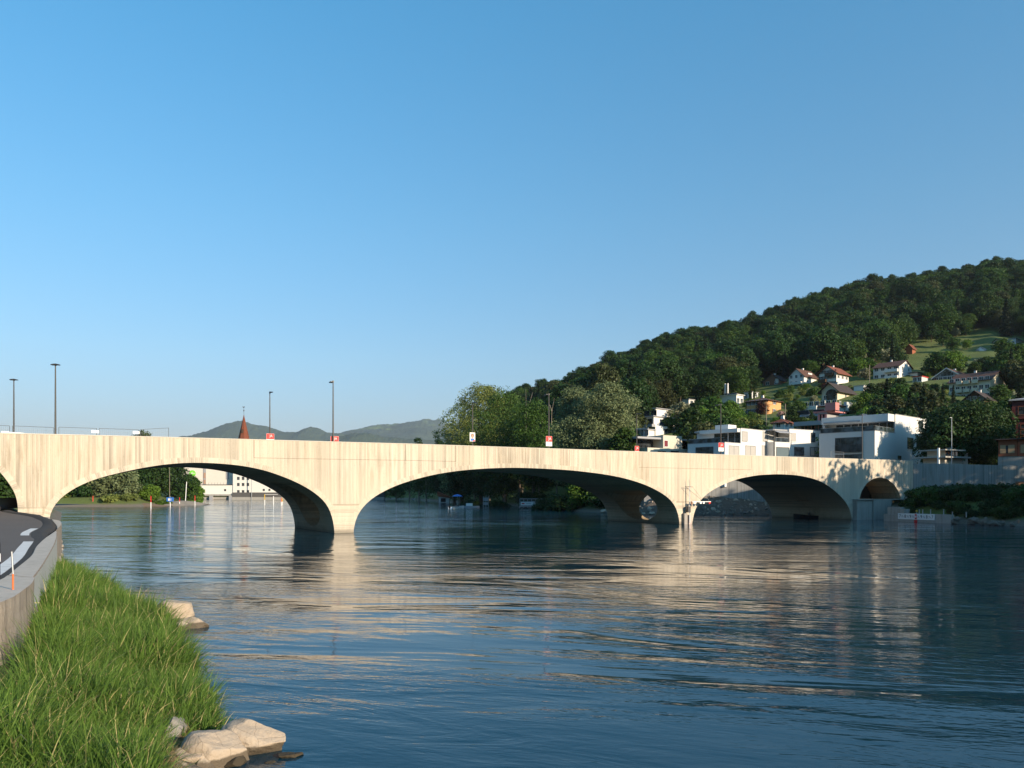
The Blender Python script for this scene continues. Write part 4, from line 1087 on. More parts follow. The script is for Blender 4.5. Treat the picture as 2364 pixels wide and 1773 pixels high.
class House:
    def __init__(s, name, label, px, py, Y, cat='house', rz=43, z=None, group=None):
        s.rz = math.radians(rz); s.Y = Y
        loc = P(px, py, Y) if z is None else Vector(((px-HX)/F*Y, Y, z))
        s.o = loc; s.root = tag(empty(name, loc, s.rz), label, cat, group)
        s.dr = Vector((math.cos(s.rz), math.sin(s.rz), 0)); s.dl = Vector((-math.sin(s.rz), math.cos(s.rz), 0))
    def t(s, px, d, off=None):
        o = s.o if off is None else off; u = (px-HX)/F
        return (u*o.y-o.x)/(d.x-u*d.y)
    def R(s, px, y=0.0): return s.t(px, s.dr, s.o+s.dl*y)
    def L(s, px, x=0.0): return s.t(px, s.dl, s.o+s.dr*x)
    def zR(s, t, py, y=0.0): return CH+(HY-py)/F*(s.o.y+s.dr.y*t+s.dl.y*y)-s.o.z
    def zL(s, t, py, x=0.0): return CH+(HY-py)/F*(s.o.y+s.dl.y*t+s.dr.y*x)-s.o.z
    def win(s, face, a, z, w, h, off=0.0, fr=None, gl=None, mull=1, name='window', shut=None):
        m, g = window_mesh(w, h, fr or WPAINT, gl or GLASS, mull)
        o = link(name, m, s.root); c = link('pane', g, o)
        if face == 'R': o.location = (a, off-0.001, z)
        else: o.location = (off-0.001, a, z); o.rotation_euler = (0, 0, -pi/2)
        if shut:
            b = MB()
            for sd in (-1, 1):
                x = sd*(w/2+0.09+w*0.24); b.box(x-w*0.22, x+w*0.22, -0.05, -0.004, -h/2, h/2, shut)
            q = b.build('shutters', o)
        return o
    def pw(s, face, p0, p1, q0, q1, off=0.0, **k):          # window from its place in the photo
        if face == 'R':
            a, b = s.R(p0, off), s.R(p1, off); m = (a+b)/2; z1, z0 = s.zR(m, q0, off), s.zR(m, q1, off)
        else:
            a, b = s.L(p0, off), s.L(p1, off); m = (a+b)/2; z1, z0 = s.zL(m, q0, off), s.zL(m, q1, off)
        return s.win(face, m, (z0+z1)/2, abs(b-a), z1-z0, off, **k)
    def grid(s, face, length, cols, rows, w, h, z0, dz, **k):
        for r in range(rows):
            for c in range(cols):
                s.win(face, length*(c+0.5)/cols, z0+r*dz, w, h, **k)
    def chimney(s, x, y, z0, z1, m=None):
        b = MB(); b.box(x-.35, x+.35, y-.35, y+.35, z0, z1, m or WHITE); b.box(x-.42, x+.42, y-.42, y+.42, z1+.002, z1+.12, ROOFD); b.build('chimney', s.root)
SW_ = Matrix(((0, 1, 0, 0), (1, 0, 0, 0), (0, 0, 1, 0), (0, 0, 0, 1)))
def classic(label, pxL, pxC, pxR, pyB, pyE, pyRidge, roof, wm, rm, name='house', Y=None, rz=43, over=0.6, cat='house', wl=None, wr=None, depth=None, fr=None, shut=None, chim=True, gl=None, hit_py=None):
    if Y is None: Y = hit(pxC, hit_py or pyB).y
    H = House(name, label, pxC, pyB, Y, cat, rz)
    Rr = H.R(pxR); Ll = H.L(pxL)
    if depth: Rr = depth[0] or Rr; Ll = depth[1] or Ll
    Rr = min(max(Rr, 3), 40); Ll = min(max(Ll, 3), 40)
    he = CH+(HY-pyE)/F*Y-H.o.z; hr = CH+(HY-pyRidge)/F*(Y+ (Ll*0.3 if roof == 'gableL' else 1))-H.o.z
    hr = max(hr, he+0.6)
    b = MB(); c = MB(); t = 0.16; o = over
    def chev(W_, D, M=None):
        b.prism([(0, -5), (W_, -5), (W_, he), (W_/2, hr), (0, he)], 0, D, wm, M)
        sl = (hr-he)/(W_/2); e = 0.04
        c.prism([(-o, he-o*sl+e), (W_/2, hr+e), (W_+o, he-o*sl+e), (W_+o, he-o*sl+e+t), (W_/2, hr+e+t), (-o, he-o*sl+e+t)], -o, D+o, rm, M)
    if roof == 'gableR': chev(Rr, Ll)
    elif roof == 'gableL': chev(Ll, Rr, SW_)
    elif roof == 'hip':
        b.box(0, Rr, 0, Ll, -5, he, wm); e = 0.03
        if Ll >= Rr: r0, r1 = (Rr/2, Rr*0.5), (Rr/2, Ll-Rr*0.5)
        else: r0, r1 = (Ll*0.5, Ll/2), (Rr-Ll*0.5, Ll/2)
        x0, x1, y0, y1 = -o, Rr+o, -o, Ll+o
        vs = [(x0,y0,he+e),(x1,y0,he+e),(x1,y1,he+e),(x0,y1,he+e),(x0,y0,he+e+t),(x1,y0,he+e+t),(x1,y1,he+e+t),(x0,y1,he+e+t),(r0[0],r0[1],hr),(r1[0],r1[1],hr)]
        fs = [(0,3,2,1),(0,1,5,4),(1,2,6,5),(2,3,7,6),(3,0,4,7)]
        if Ll >= Rr: fs += [(4,5,8),(5,6,9,8),(6,7,9),(7,4,8,9)]
        else: fs += [(4,5,9,8),(5,6,9),(6,7,8,9),(7,4,8)]
        c.add(vs, fs, rm)
    elif roof == 'flat':
        b.box(0, Rr, 0, Ll, -5, he, wm); c.box(-o, Rr+o, -o, Ll+o, he+0.003, he+0.22, rm)
    b.build('wall', H.root); rf = c.build('roof', H.root)
    if chim and roof != 'flat': H.chimney(Rr*0.5, Ll*0.55, hr-0.8, hr+0.9)
    H.Rr, H.Ll, H.he, H.hr = Rr, Ll, he, hr
    if wl: H.grid('L', Ll, *wl, fr=fr, shut=shut, gl=gl)
    if wr: H.grid('R', Rr, *wr, fr=fr, shut=shut, gl=gl)
    RECTS.append((pxL-2, pxR+2, min(pyRidge, pyE)-1, pyB, Y)); return H
def balcony(H, face, a0, a1, z, d=1.3, m=None, rail=1.0):
    b = MB(); m = m or H_WHITE
    r = MB()
    if face == 'L':
        b.box(-d, -0.003, a0, a1, z-0.16, z, m); r.box(-d, -d+0.06, a0, a1, z+0.003, z+rail, m); r.box(-d+0.062, -0.004, a0, a0+0.06, z+0.003, z+rail, m)
    else:
        b.box(a0, a1, -d, -0.003, z-0.16, z, m); r.box(a0, a1, -d, -d+0.06, z+0.003, z+rail, m)
    o = b.build('balcony', H.root); r.build('railing', o)
H_WHITE = WHITE
# --- the three big white blocks and the beige one on the far side of the bridge
D = House('apartment_building', 'large white apartment building with tree shadow on its right face, beside the dark tree', 2019.5, 0, 150, 'apartment building', z=8.2)
R1 = D.R(2165); Lb = D.L(1891); zt_ = D.zR(0, 994.3); xs = D.R(2067); zu = D.zR(xs, 956.5); Lu = D.L(1912, xs)
b = MB(); b.box(0, xs, 0, Lb, -3, zt_, WHITE); b.box(xs+.002, R1, 0, 14, -3, zu, WHITE); b.build('wall', D.root)
b = MB(); b.box(xs-1.6, R1-0.1, 14.01, Lu, -3, zu-1.0, WHITE); b.box(xs-3.0, xs-.003, 0.2, Lu, zu-1.45, zu-0.02, WHITE); b.box(xs-2.9, R1+0.1, 14.0, Lu+0.2, zu-0.95, zu-0.6, GREYP); b.build('roof_storey', D.root)
b = MB(); b.box(-0.05, xs-0.01, -0.05, 0.12, zt_+.003, zt_+0.08, GREYP); b.box(-0.05, 0.12, 0.125, Lb, zt_+.003, zt_+0.08, GREYP); b.box(xs+.01, R1, -0.06, 0.15, zu+.003, zu+0.09, GREYP); b.build('coping', D.root)
D.pw('L', 1989.5, 1929, 1011, 1043, fr=METAL, mull=4); D.pw('L', 1989.5, 1929, 1050, 1061, fr=METAL, mull=5)
D.pw('R', 2095, 2108, 1011.5, 1035.5, fr=METAL, mull=0, gl=glassmat('dark_glass', (0.008, 0.01, 0.012))); D.pw('R', 2115.6, 2142, 1012, 1036.5, fr=METAL, mull=2, gl=MATS['dark_glass'])
D.pw('R', 2120.7, 2130, 971.6, 996.5, fr=METAL, mull=1); D.pw('R', 2073, 2080, 1053, 1064, fr=METAL, mull=0)
b = MB(); zb_ = D.zL(0.4, 1044); zb2 = D.zL(0.4, 1024)
l0, l1 = D.L(1990.5), D.L(1928.5)
b.box(-0.22, -0.18, l0, l1, zb_, zb_+0.05, METAL).box(-0.22, -0.18, l0, l1, zb2-0.05, zb2, METAL)
for i in range(40): y = l0+(l1-l0)*i/39; b.box(-0.212, -0.188, y-0.012, y+0.012, zb_+.05, zb2-.05, METAL)
b.build('railing', D.root)
# terrace storey glass, awning, balustrade, plants
ztr = zt_
for (p0, p1) in ((1932, 1946), (1950, 1963), (1967, 1980), (1984, 2001), (2006, 2028), (2032, 2046), (2050, 2063)):
    a0, a1 = D.L(p1, xs), D.L(p0, xs)
    if a1 < 14: D.win('L', (a0+a1)/2, ztr+1.15, a1-a0, 2.1, xs, fr=METAL, mull=1, gl=MATS['dark_glass'])
    else: D.win('L', (a0+a1)/2, ztr+0.95, a1-a0, 1.9, xs-1.6, fr=METAL, mull=1, gl=MATS['dark_glass'])
b = MB(); b.tube([(xs-3.1, D.L(1985, xs-3.1), zu-1.15), (xs-3.1, Lu-0.5, zu-1.15)], 0.16, GREYP, 8); b.build('awning', D.root)
b = MB(); b.box(0.14, 0.17, 0.3, Lb-0.2, ztr+0.08, ztr+0.95, GLASS); b.box(0.12, 0.2, 0.3, Lb-0.2, ztr+0.952, ztr+1.0, GALV); b.box(0.3, xs-0.1, 0.14, 0.17, ztr+0.08, ztr+0.95, GLASS); b.box(0.3, xs-0.1, 0.12, 0.2, ztr+0.952, ztr+1.0, GALV); b.build('balustrade', D.root)
for x in (xs+3, xs+6.5):
    b = MB(); M = Matrix.Translation((x, 8, zu+0.3)) @ Matrix.Rotation(-0.5, 4, 'X'); b.box(-1.2, 1.2, -0.9, 0.9, 0, 0.08, SKYPANEL, M); b.box(-1.0, 1.0, 0.6, 0.68, -0.8, -0.01, GALV, M); b.build('solar_panel', D.root)
b = MB(); b.tube([(-0.12, D.L(1991.5), -2), (-0.12, D.L(1991.5), zt_-0.1)], 0.07, GALV, 6); b.build('drainpipe', D.root)
RECTS.append((1889, 2150, 955, 1070, 150))
B_ = House('apartment_building', 'white two-storey apartment building with three pale blinds and a shaded left wall', 1673, 0, 151, 'apartment building', z=8.2)
Lb = B_.L(1587.5); Rb = B_.R(1786.5); zl_ = B_.zR(0, 1021); xs = 0; yu = B_.t(1710, B_.dr)
zu = B_.zR(yu, 988.7); Lu = B_.L(1621, yu)
b = MB(); b.box(0, yu, 0, Lb, -3, zl_, WHITE); b.box(yu+.002, Rb, 0, 10, -3, zu, WHITE); b.build('wall', B_.root)
b = MB(); b.box(yu+0.9, Rb, 10.01, Lu, -3, zu-0.5, WHITE); b.box(yu-1.0, yu-.003, 0.15, Lu, zu-0.75, zu-0.02, WHITE); b.box(yu-0.9, Rb, 10.0, Lu+.2, zu-.45, zu-.15, GREYP); b.build('roof_storey', B_.root)
b = MB(); b.box(-.05, yu-.01, -.05, .12, zl_+.003, zl_+.08, GREYP); b.box(-.05, .12, .125, Lb, zl_+.003, zl_+.08, GREYP); b.box(yu+.01, Rb, -.06, .12, zu+.003, zu+.08, GREYP); b.build('coping', B_.root)
for (p, q_) in ((1683, 1705.6), (1721, 1743.5), (1759, 1781.5)): B_.pw('R', p, q_, 1030, 1054, fr=GALV, gl=SHUT, mull=1)
B_.pw('R', 1713, 1724.8, 997, 1018, fr=GALV, gl=SHUT, mull=0); B_.pw('R', 1761, 1771.3, 997.5, 1018, fr=GALV, gl=SHUT, mull=0)
B_.pw('L', 1646, 1607, 1033, 1052, fr=METAL, mull=4)
for (p0, p1) in ((1650, 1662), (1666, 1679), (1683, 1695), (1698, 1708)):
    a0, a1 = B_.L(p1, yu), B_.L(p0, yu); B_.win('L', (a0+a1)/2, zl_+1.2, a1-a0, 2.0, yu if a1 < 10 else yu, fr=METAL, mull=0, gl=MATS['dark_glass'])
b = MB(); b.box(0.14, 0.17, 0.3, Lb-.2, zl_+.08, zl_+.9, GLASS); b.box(.12, .2, .3, Lb-.2, zl_+.902, zl_+.95, GALV); b.build('balustrade', B_.root)
b = MB(); b.box(yu+2, yu+5, 4, 7, zu+.01, zu+1.1, WHITE); b.build('roof_box', B_.root)
b = MB(); b.tube([(Rb-.12, -.12, -2), (Rb-.12, -.12, zu-.1)], .07, GALV, 6); b.build('drainpipe', B_.root)
RECTS.append((1586, 1787, 988, 1060, 151))
C_ = House('apartment_building', 'white apartment building with a dark recessed terrace, between its two white neighbours', 1789.5, 0, 159.5, 'apartment building', z=8.2, rz=30)
Rc = C_.R(1897); xm = C_.R(1822.5); zl_ = C_.zR(0, 1019.8); zu = C_.zR(xm, 990.5)
b = MB(); b.box(0, xm, 0, 12, -3, zl_, WHITE); b.box(xm+.002, Rc, 0, 12, -3, zu, WHITE); b.box(0, xm, 3.0, 12, zl_+.003, zu-.4, WHITE); b.build('wall', C_.root)
b = MB(); b.box(-.1, xm-.003, .4, 12.2, zu-.38, zu-.12, GREYP); b.box(xm+.01, Rc, -.05, .12, zu+.003, zu+.08, GREYP); b.build('coping', C_.root)
C_.pw('R', 1793, 1820, 1000, 1018, 3.0, fr=METAL, mull=2, gl=MATS['dark_glass']); C_.pw('R', 1792.5, 1821, 1033.5, 1056, fr=METAL, mull=0, gl=mat('garage_door_grey', (0.10, 0.14, 0.16), .6, .1))
C_.pw('R', 1824, 1837, 999.5, 1019.7, fr=WPAINT, gl=SHUT, mull=0); C_.pw('R', 1872.3, 1881.4, 1000, 1019.7, fr=METAL, mull=0)
C_.pw('R', 1834, 1855.4, 1033, 1051, fr=METAL, mull=1); C_.pw('R', 1870.5, 1890.4, 1033, 1052, fr=METAL, gl=SHUT, mull=1)
b = MB(); b.box(.2, xm-.2, .10, .13, zl_+.05, zl_+.85, GLASS); b.box(.2, xm-.2, .08, .16, zl_+.852, zl_+.9, GALV); b.build('balustrade', C_.root)
b = MB(); M = Matrix.Translation((xm*0.5, 0.4, zu-0.5)) @ Matrix.Rotation(0.35, 4, 'X'); b.box(-xm*.45, xm*.45, -1.4, 0, 0, .05, GREYP, M); b.build('awning', C_.root)
RECTS.append((1787, 1895, 990, 1060, 159))
A_ = House('apartment_building', 'beige flat-roofed apartment building left of the white ones, with a dark red shutter', 1495, 0, 168, 'apartment building', z=8.2, rz=35)
Ra = A_.R(1588); La = A_.L(1466); zl_ = A_.zR(0, 1033); xa = A_.R(1531); xb = A_.R(1574.5); zu = A_.zR(xa, 1004.5)
b = MB(); b.box(0, Ra, 0, La, -3, zl_, BEIGE); b.box(xa, xb, .002, 9, zl_+.003, zu, BEIGE); b.box(xa+.5, xb+5, 9.01, 14, zl_+.003, zu-.4, BEIGE); b.build('wall', A_.root)
b = MB(); b.box(xa-7, xa-.003, .5, 10, zu-.9, zu-.5, GREYP); b.box(xb+.003, xb+6, 1.0, 9.0, zu-.9, zu-.5, GREYP); b.build('roof_slab', A_.root)
b = MB(); b.box(xa-4.5, xa-.01, 3.0, 9.9, zl_+.01, zu-.905, MATS['dark_glass']); b.box(xb+.01, xb+5, 3.0, 8.9, zl_+.01, zu-.905, MATS['dark_glass']); b.build('terrace_glazing', A_.root)
A_.pw('R', 1533.5, 1541.5, 1017, 1031, fr=WPAINT, gl=mat('dark_red_blind', (.16, .02, .03), .6, .1), mull=0)
A_.pw('R', 1519, 1536, 1042, 1049, fr=METAL, mull=1); A_.pw('R', 1549, 1566, 1042, 1049, fr=METAL, mull=1)
RECTS.append((1466, 1588, 1004, 1060, 168))
# --- pink terraced block and small neighbours
T_ = House('terraced_building', 'pink and grey terraced flats with long balconies behind the white buildings', 1917, 990, 186, 'apartment building', rz=43)
Lt = T_.L(1839); b = MB(); b.box(0, 8, 0, Lt, -5, 1.8, GREYP); b.box(2.5, 9, 2, Lt-4, 1.803, 4.2, GREYP); b.box(2.2, 9.2, 0.5, Lt-3, 4.203, 4.5, PINK); b.build('wall', T_.root)
for i in range(7): T_.win('L', 3+(Lt-8)*i/6, 3.0, 1.5, 1.5, 2.5, mull=1, fr=PINK)
for i in range(6): T_.win('L', 2+(Lt-4)*i/5, 0.3, 1.6, 1.6, 0, mull=1, fr=PINK)
b = MB(); b.box(-1.5, -0.004, 0, Lt, 1.0, 2.0, GREYP); b.build('balcony', T_.root)
b = MB(); b.box(1.5, 3.5, -0.5, 2, 4.503, 6.3, PINK); b.build('chimney', T_.root)
for y in (5, 9): b = MB(); M = Matrix.Translation((5, y, 4.7)) @ Matrix.Rotation(0.5, 4, 'Y'); b.box(-.9, .9, -1.4, 1.4, 0, .08, SKYPANEL, M); b.box(.5, .6, -1.2, 1.2, -.7, -.01, GALV, M); b.build('solar_panel', T_.root)
RECTS.append((1838, 1930, 960, 992, 186))
# --- hillside houses
h = classic('white house with a long brown roof and two balconies, highest below the meadow', 2016, 2076, 2105, 872, 844, 829, 'gableR', WHITE, ROOF, wl=(4, 2, 1.5, 1.2, 1.3, 2.8), wr=(2, 2, 1.2, 1.3, 1.4, 2.8))
balcony(h, 'L', 0.3, 5.5, 2.7); balcony(h, 'L', 0.3, 5.5, 0.0)
h = classic('white chalet with reddish roof, dark wooden balcony and dark shutters', 1891, 1931, 1959, 887, 858.6, 845, 'gableL', WHITE, ROOFR, over=1.1, wl=(3, 3, 1.1, 1.2, 0.8, 2.3), wr=(3, 1, 0.8, 1.1, 3.2, 2.6), shut=DSHUT)
balcony(h, 'L', 1.0, h.Ll*0.6, 3.8, m=WOOD); balcony(h, 'L', h.Ll*0.55, h.Ll, 1.4, m=WOOD)
h = classic('white gabled house with a small dormer, left of the chalet with shutters', 1821, 1856, 1888, 888.5, 867, 851, 'gableL', WHITE, ROOF, wl=(3, 2, 1.0, 1.3, 1.3, 2.6), wr=(2, 1, 0.9, 1.0, 2.0, 2.6))
balcony(h, 'L', 0.8, h.Ll*0.8, 0.5)
b = MB(); b.box(h.Rr*.5, h.Rr*.78, 1.2, 3.6, h.he+.5, h.he+2.0, WHITE); b.build('dormer', h.root)
h = classic('low brown brick house with a dark roof and one white gable window', 1762, 1802, 1820, 888, 878, 864, 'gableL', BRICK, ROOFD, wl=(2, 1, 1.6, 1.4, 1.2, 2.6))
b = MB(); b.box(-.05, -.003, 1.0, 2.6, h.he-1.0, h.he+1.0, WHITE); b.build('white_panel', h.root)
h = classic('orange house with hipped brown roof and dark shutters', 1723.5, 1772, 1803, 956, 924.5, 914.5, 'hip', ORANGE, ROOF, wl=(5, 2, 0.95, 1.5, 1.3, 2.9), wr=(1, 2, 1.3, 1.3, 1.3, 2.9), shut=DSHUT, over=0.8)
b = MB(); b.lathe([(1.6, -4), (1.6, 3.1)], ORANGE, 20, Matrix.Translation((0.6, 0.6, 0))); b.lathe([(1.8, 3.103), (1.8, 4.0)], ORANGE, 20, Matrix.Translation((.6, .6, 0))); b.build('round_bay', h.root)
h = classic('long pale house with low hipped roof and wide left terrace', 1854, 1933, 1958, 961, 937, 926.5, 'hip', PALEBLUE, ROOF, wl=(6, 2, 1.2, 1.3, 1.4, 2.9), wr=(2, 1, 1.0, 1.2, 4.0, 2.6), over=0.8)
balcony(h, 'L', h.Ll*.55, h.Ll+2.5, 2.6); b = MB(); b.box(h.Rr*.6, h.Rr+1.0, -.9, -.004, 1.8, 4.6, PALEBLUE); b.build('bay', h.root)
classic('small white bungalow with a brown hipped roof just above the white buildings', 1785, 1810, 1832, 991, 977, 966, 'hip', WHITE, ROOFR, wl=(1, 1, 1.0, 1.2, 1.2, 2.6), wr=(2, 1, 1.0, 1.0, 1.2, 2.6), Y=197)
h = classic('cream house with a big arched window under a dark sloping roof', 1897, 1933, 1971, 924, 899, 884, 'gableL', CREAM, ROOFD, over=1.2, wl=(2, 1, 1.2, 1.4, 1.2, 2.6), wr=(1, 1, 1.0, 1.4, 2.0, 2.6))
b = MB(); M = Matrix.Translation((-0.2, h.Ll*.35, h.he*.55)) @ Matrix.Rotation(pi/2, 4, 'Z')
b.prism([(1.5*math.cos(a), 1.5*math.sin(a)) for a in np.linspace(0, pi, 16)]+[(-1.5, -2.5), (1.5, -2.5)], -0.15, 0.15, MATS['dark_glass'], M)
b.prism([(1.9*math.cos(a), 1.9*math.sin(a)) for a in np.linspace(0, pi, 16)]+[(1.55*math.cos(a), 1.55*math.sin(a)) for a in np.linspace(pi, 0, 16)], -0.4, 0.4, ROOFD, M); b.build('arched_window', h.root)
classic('long low white flat-roofed annex right of the house with the arched window', 1971, 1994, 2013, 903, 890, 888, 'flat', WHITE, GREYP, cat='annex', name='annex', over=.15, chim=False)
h = classic('big cream apartment house with brown gable roof and three floors of balconies', 2191, 2286, 2321, 922, 876, 852, 'gableR', CREAM, ROOF, Y=262, wl=(7, 3, 1.2, 1.3, 1.6, 2.75), wr=(2, 1, 0.8, 1.5, 3.4, 2.75), name='apartment_house', cat='apartment house')
for k in range(3):
    balcony(h, 'L', h.Ll*.28, h.Ll*.42, .35+2.75*k, 1.2, CREAM); balcony(h, 'L', h.Ll*.48, h.Ll*.62, .35+2.75*k, 1.2, CREAM); balcony(h, 'L', h.Ll*.66, h.Ll*.80, .35+2.75*k, 1.2, CREAM)
h = classic('wide blue-grey house with a glazed white-edged gable behind the big apartment house', 2157, 2217, 2256, 880, 866, 850, 'gableL', mat('blue_grey_plaster', (.28, .33, .38), .8, .06), ROOF, over=.9, wl=(6, 1, 1.6, 2.0, 1.2, 2.6), Y=300, chim=True)
b = MB(); sl = (h.hr-h.he)/(h.Ll/2)
for sgn_ in (0, 1):
    p = [(-0.9, h.he-.9*sl-.15), (h.Ll/2, h.hr-.15), (h.Ll/2, h.hr+.25), (-.9, h.he-.9*sl+.25)]
    if sgn_: p = [(h.Ll-x_, z_) for x_, z_ in p][::-1]
    b.prism(p, -1.0, -.905, WHITE, SW_)
b.build('bargeboard', h.root)
b = MB()
for k in range(5): y = h.Ll*(.32+.09*k); b.box(-.03, -.003, y-.5, y+.5, h.he*0.55+1.2, h.he+sl*min(y, h.Ll-y)-.7, GLASS)
b.build('gable_glazing', h.root)
h = classic('small dark wooden chalet in front of the big cream apartment house', 2230, 2272, 2298, 929, 917, 903, 'gableL', WOOD, ROOFD, over=1.0, wl=(3, 1, 1.0, 1.2, 1.4, 2.6), Y=238)
classic('small flat house with a red roof edge below the white balcony house', 2107, 2128, 2143, 882, 869, 868, 'flat', PALEBLUE, RED, over=.3, wl=(2, 1, 1.3, 1.5, 1.1, 2.6), chim=False)
classic('pale garage with a dark roof beside the white balcony house', 2103, 2118, 2134, 868, 860, 857, 'hip', WHITE, ROOFD, cat='garage', name='garage', chim=False)
classic('rust-brown wooden hut at the forest edge above the meadow', 2097, 2106, 2114, 818, 803, 795, 'gableL', REDWOOD, ROOFR, cat='hut', name='garden_hut', chim=False)
g = classic('low grey greenhouse at the upper edge of the meadow', 2253, 2275, 2284, 811, 806, 801, 'gableL', glassmat('greenhouse_glass', (.18, .19, .19)), GREYP, cat='greenhouse', name='greenhouse', chim=False, over=.1)
classic('white house with a flat grey roof at the right end of the meadow', 2318, 2345, 2372, 795, 781, 780, 'flat', WHITE, GREYP, over=.4, chim=False, wl=(2, 1, 1.2, 1.2, 1.2, 2.6))
classic('tiny white shed beside the path at the top right of the meadow', 2303, 2309, 2315, 797, 787, 783, 'gableL', WHITE, ROOFD, cat='shed', name='shed', chim=False)
# modern white houses in the trees on the left part of the slope
M1 = House('terraced_house', 'white stepped modern house with long terraces left of the round green trees', 1513, 1003, 232, 'house', rz=43)
L1 = M1.L(1488); b = MB(); b.box(0, M1.R(1560), 0, L1+3, -5, 2.6, WHITE); b.box(1.2, 12, 1.5, L1+2, 2.603, 5.4, WHITE); b.box(3.5, 11, 2.5, L1-1, 5.403, 8.0, WHITE); b.build('wall', M1.root)
b = MB(); b.box(.4, 12.5, 1.0, L1+3, 5.41, 5.65, GREYP); b.box(3.0, 11.5, 2.0, L1-.5, 8.003, 8.2, GREYP); b.build('roof', M1.root)
for k, (x, zz) in enumerate(((0, .9), (1.2, 3.9), (3.5, 6.6))):
    for y in (2.6, 5.2, 7.8): M1.win('L', y+k*.3, zz, 1.9, 1.7, x, fr=METAL, mull=1, gl=MATS['dark_glass'])
M1.win('R', 6, 1.0, 3.5, 1.6, 0, fr=METAL, mull=2); M1.win('R', 6, 3.9, 3.5, 1.6, 1.5, fr=METAL, mull=2)
b = MB(); b.box(-1.6, -.004, 0, L1+3, 2.2, 3.0, GREYP); b.build('balcony', M1.root); RECTS.append((1488, 1550, 933, 1000, 232))
h = classic('plain white flat-roofed house peeping out above the round green tree', 1578, 1590, 1603, 934, 922, 921, 'flat', WHITE, GREYP, over=.3, chim=False, wr=(1, 1, 1.8, 1.5, 1.0, 2.6))
h = classic('long white modern house with solar panels and twin white flues', 1662, 1700, 1716, 933, 911, 910, 'flat', WHITE, WHITE, over=.5, chim=False, wr=(2, 1, 1.6, 1.6, 1.6, 2.6))
b = MB(); b.tube([(2, h.Ll-1, h.he), (2, h.Ll-1, h.he+5)], .35, WHITE, 10).tube([(2, h.Ll-2.2, h.he), (2, h.Ll-2.2, h.he+5)], .35, WHITE, 10); b.build('flue', h.root)
for y in (2, 5): b = MB(); M = Matrix.Translation((2, y, h.he+.5)) @ Matrix.Rotation(.5, 4, 'Y'); b.box(-.9, .9, -1.2, 1.2, 0, .08, SKYPANEL, M); b.box(.5, .6, -1., 1., -.6, -.01, GALV, M); b.build('solar_panel', h.root)
classic('white flat-roofed house behind two dark columnar conifers', 1718, 1736, 1750, 921, 905, 904, 'flat', WHITE, GREYP, over=.3, chim=False, wr=(2, 1, 1.2, 1.6, 1.4, 2.6), wl=(2, 1, 1.2, 1.6, 1.4, 2.6))
h = classic('grey-white flat block half hidden by trees behind the beige building', 1474, 1494, 1506, 1008, 992, 991, 'flat', WHITE, GREYP, over=.3, chim=False, wl=(2, 1, 2.2, 1.8, 1.2, 2.6), Y=196)
# --- concrete lock-keeper style tower with flat roofs on the approach
K = House('concrete_lookout', 'small concrete lookout building with stacked flat roofs behind the grey wall', 2206, 0, 140, 'building', rz=30, z=8.2)
zf = lambda py: CH+(HY-py)/F*140-8.2
b = MB(); b.box(-3.2, 2.0, 0, 4, -2, zf(1058), BEIGE); b.build('ground_storey', K.root)
b = MB(); b.box(-4.6, 3.0, -1.0, 5, zf(1058)+.003, zf(1054.5), CONC_P); b.build('lower_slab', K.root)
b = MB(); b.box(-2.6, 1.2, .3, 3.6, zf(1054.5)+.003, zf(1041), BEIGE); b.build('upper_storey', K.root)
for i in range(4): K.win('R', -2.1+.95*i, zf(1047), .7, .7, .3, fr=REDWOOD, mull=0)
b = MB(); b.box(-4.0, 2.0, -.6, 4.4, zf(1041)+.003, zf(1038.2), CONC_P); b.build('upper_slab', K.root)
b = MB(); b.box(1.6, 4.4, 2.0, 2.6, zf(1034.5), zf(1031.8), CONC_P); b.box(2.0, 2.5, 2.1, 2.5, zf(1038.2)+.003, zf(1034.5)-.003, CONC_P); b.build('top_beam', K.root)
b = MB(); b.box(3.4, 6.3, 1.5, 1.8, -2, zf(1043.5), CONC_P); b.box(-4.9, -4.6, .0, .3, -2+2, zf(1036), WPAINT); b.build('side_wall', K.root)
# --- wooden house at the right edge, dark red building above it
W1 = House('wooden_house', 'orange-brown wooden house on a stone base at the right edge of the picture', 2304, 0, 134, 'house', rz=-33, z=8.0)
zf = lambda py: CH+(HY-py)/F*134-8.0
b = MB(); b.box(0, 14, 0, 7, -2, zf(1054), CONC_P); b.build('stone_base', W1.root)
b = MB(); b.box(.05, 2.75, -.1, 6.9, zf(1054)+.003, zf(1016), REDWOOD); b.box(2.9, 8, -.1, 6.9, zf(1054)+.003, zf(1016), REDWOOD); b.build('wall', W1.root)
b = MB(); b.box(-.4, 8.5, -.9, 7.5, zf(1016)+.003, zf(1013.5), ROOFD); b.build('roof', W1.root)
TAN = mat('tan_board', (.45, .30, .17), .8, .12)
b = MB(); b.box(.3, 1.1, -.16, -.103, zf(1047), zf(1028), TAN); b.box(1.45, 2.35, -.16, -.103, zf(1047), zf(1028), TAN); b.box(3.2, 4.2, -.16, -.103, zf(1047), zf(1028), TAN); b.box(4.55, 5.6, -.16, -.103, zf(1047), zf(1028), TAN); b.build('shutter_board', W1.root)
b = MB(); b.box(1.105, 1.445, -.15, -.103, zf(1047), zf(1030), MATS['dark_glass']); b.box(4.205, 4.545, -.15, -.103, zf(1047), zf(1030), MATS['dark_glass']); b.build('window_opening', W1.root)
W2 = House('red_building', 'dark red building with a grey roof rising at the right edge of the picture', 2336, 0, 150, 'building', rz=-33, z=8.0)
zf = lambda py: CH+(HY-py)/F*150-8.0
b = MB(); b.box(.6, 12, .3, 8, -2, zf(968), REDPAINT); b.box(0, 12, 0, 8, zf(968)+.003, zf(926), REDPAINT); b.build('wall', W2.root)
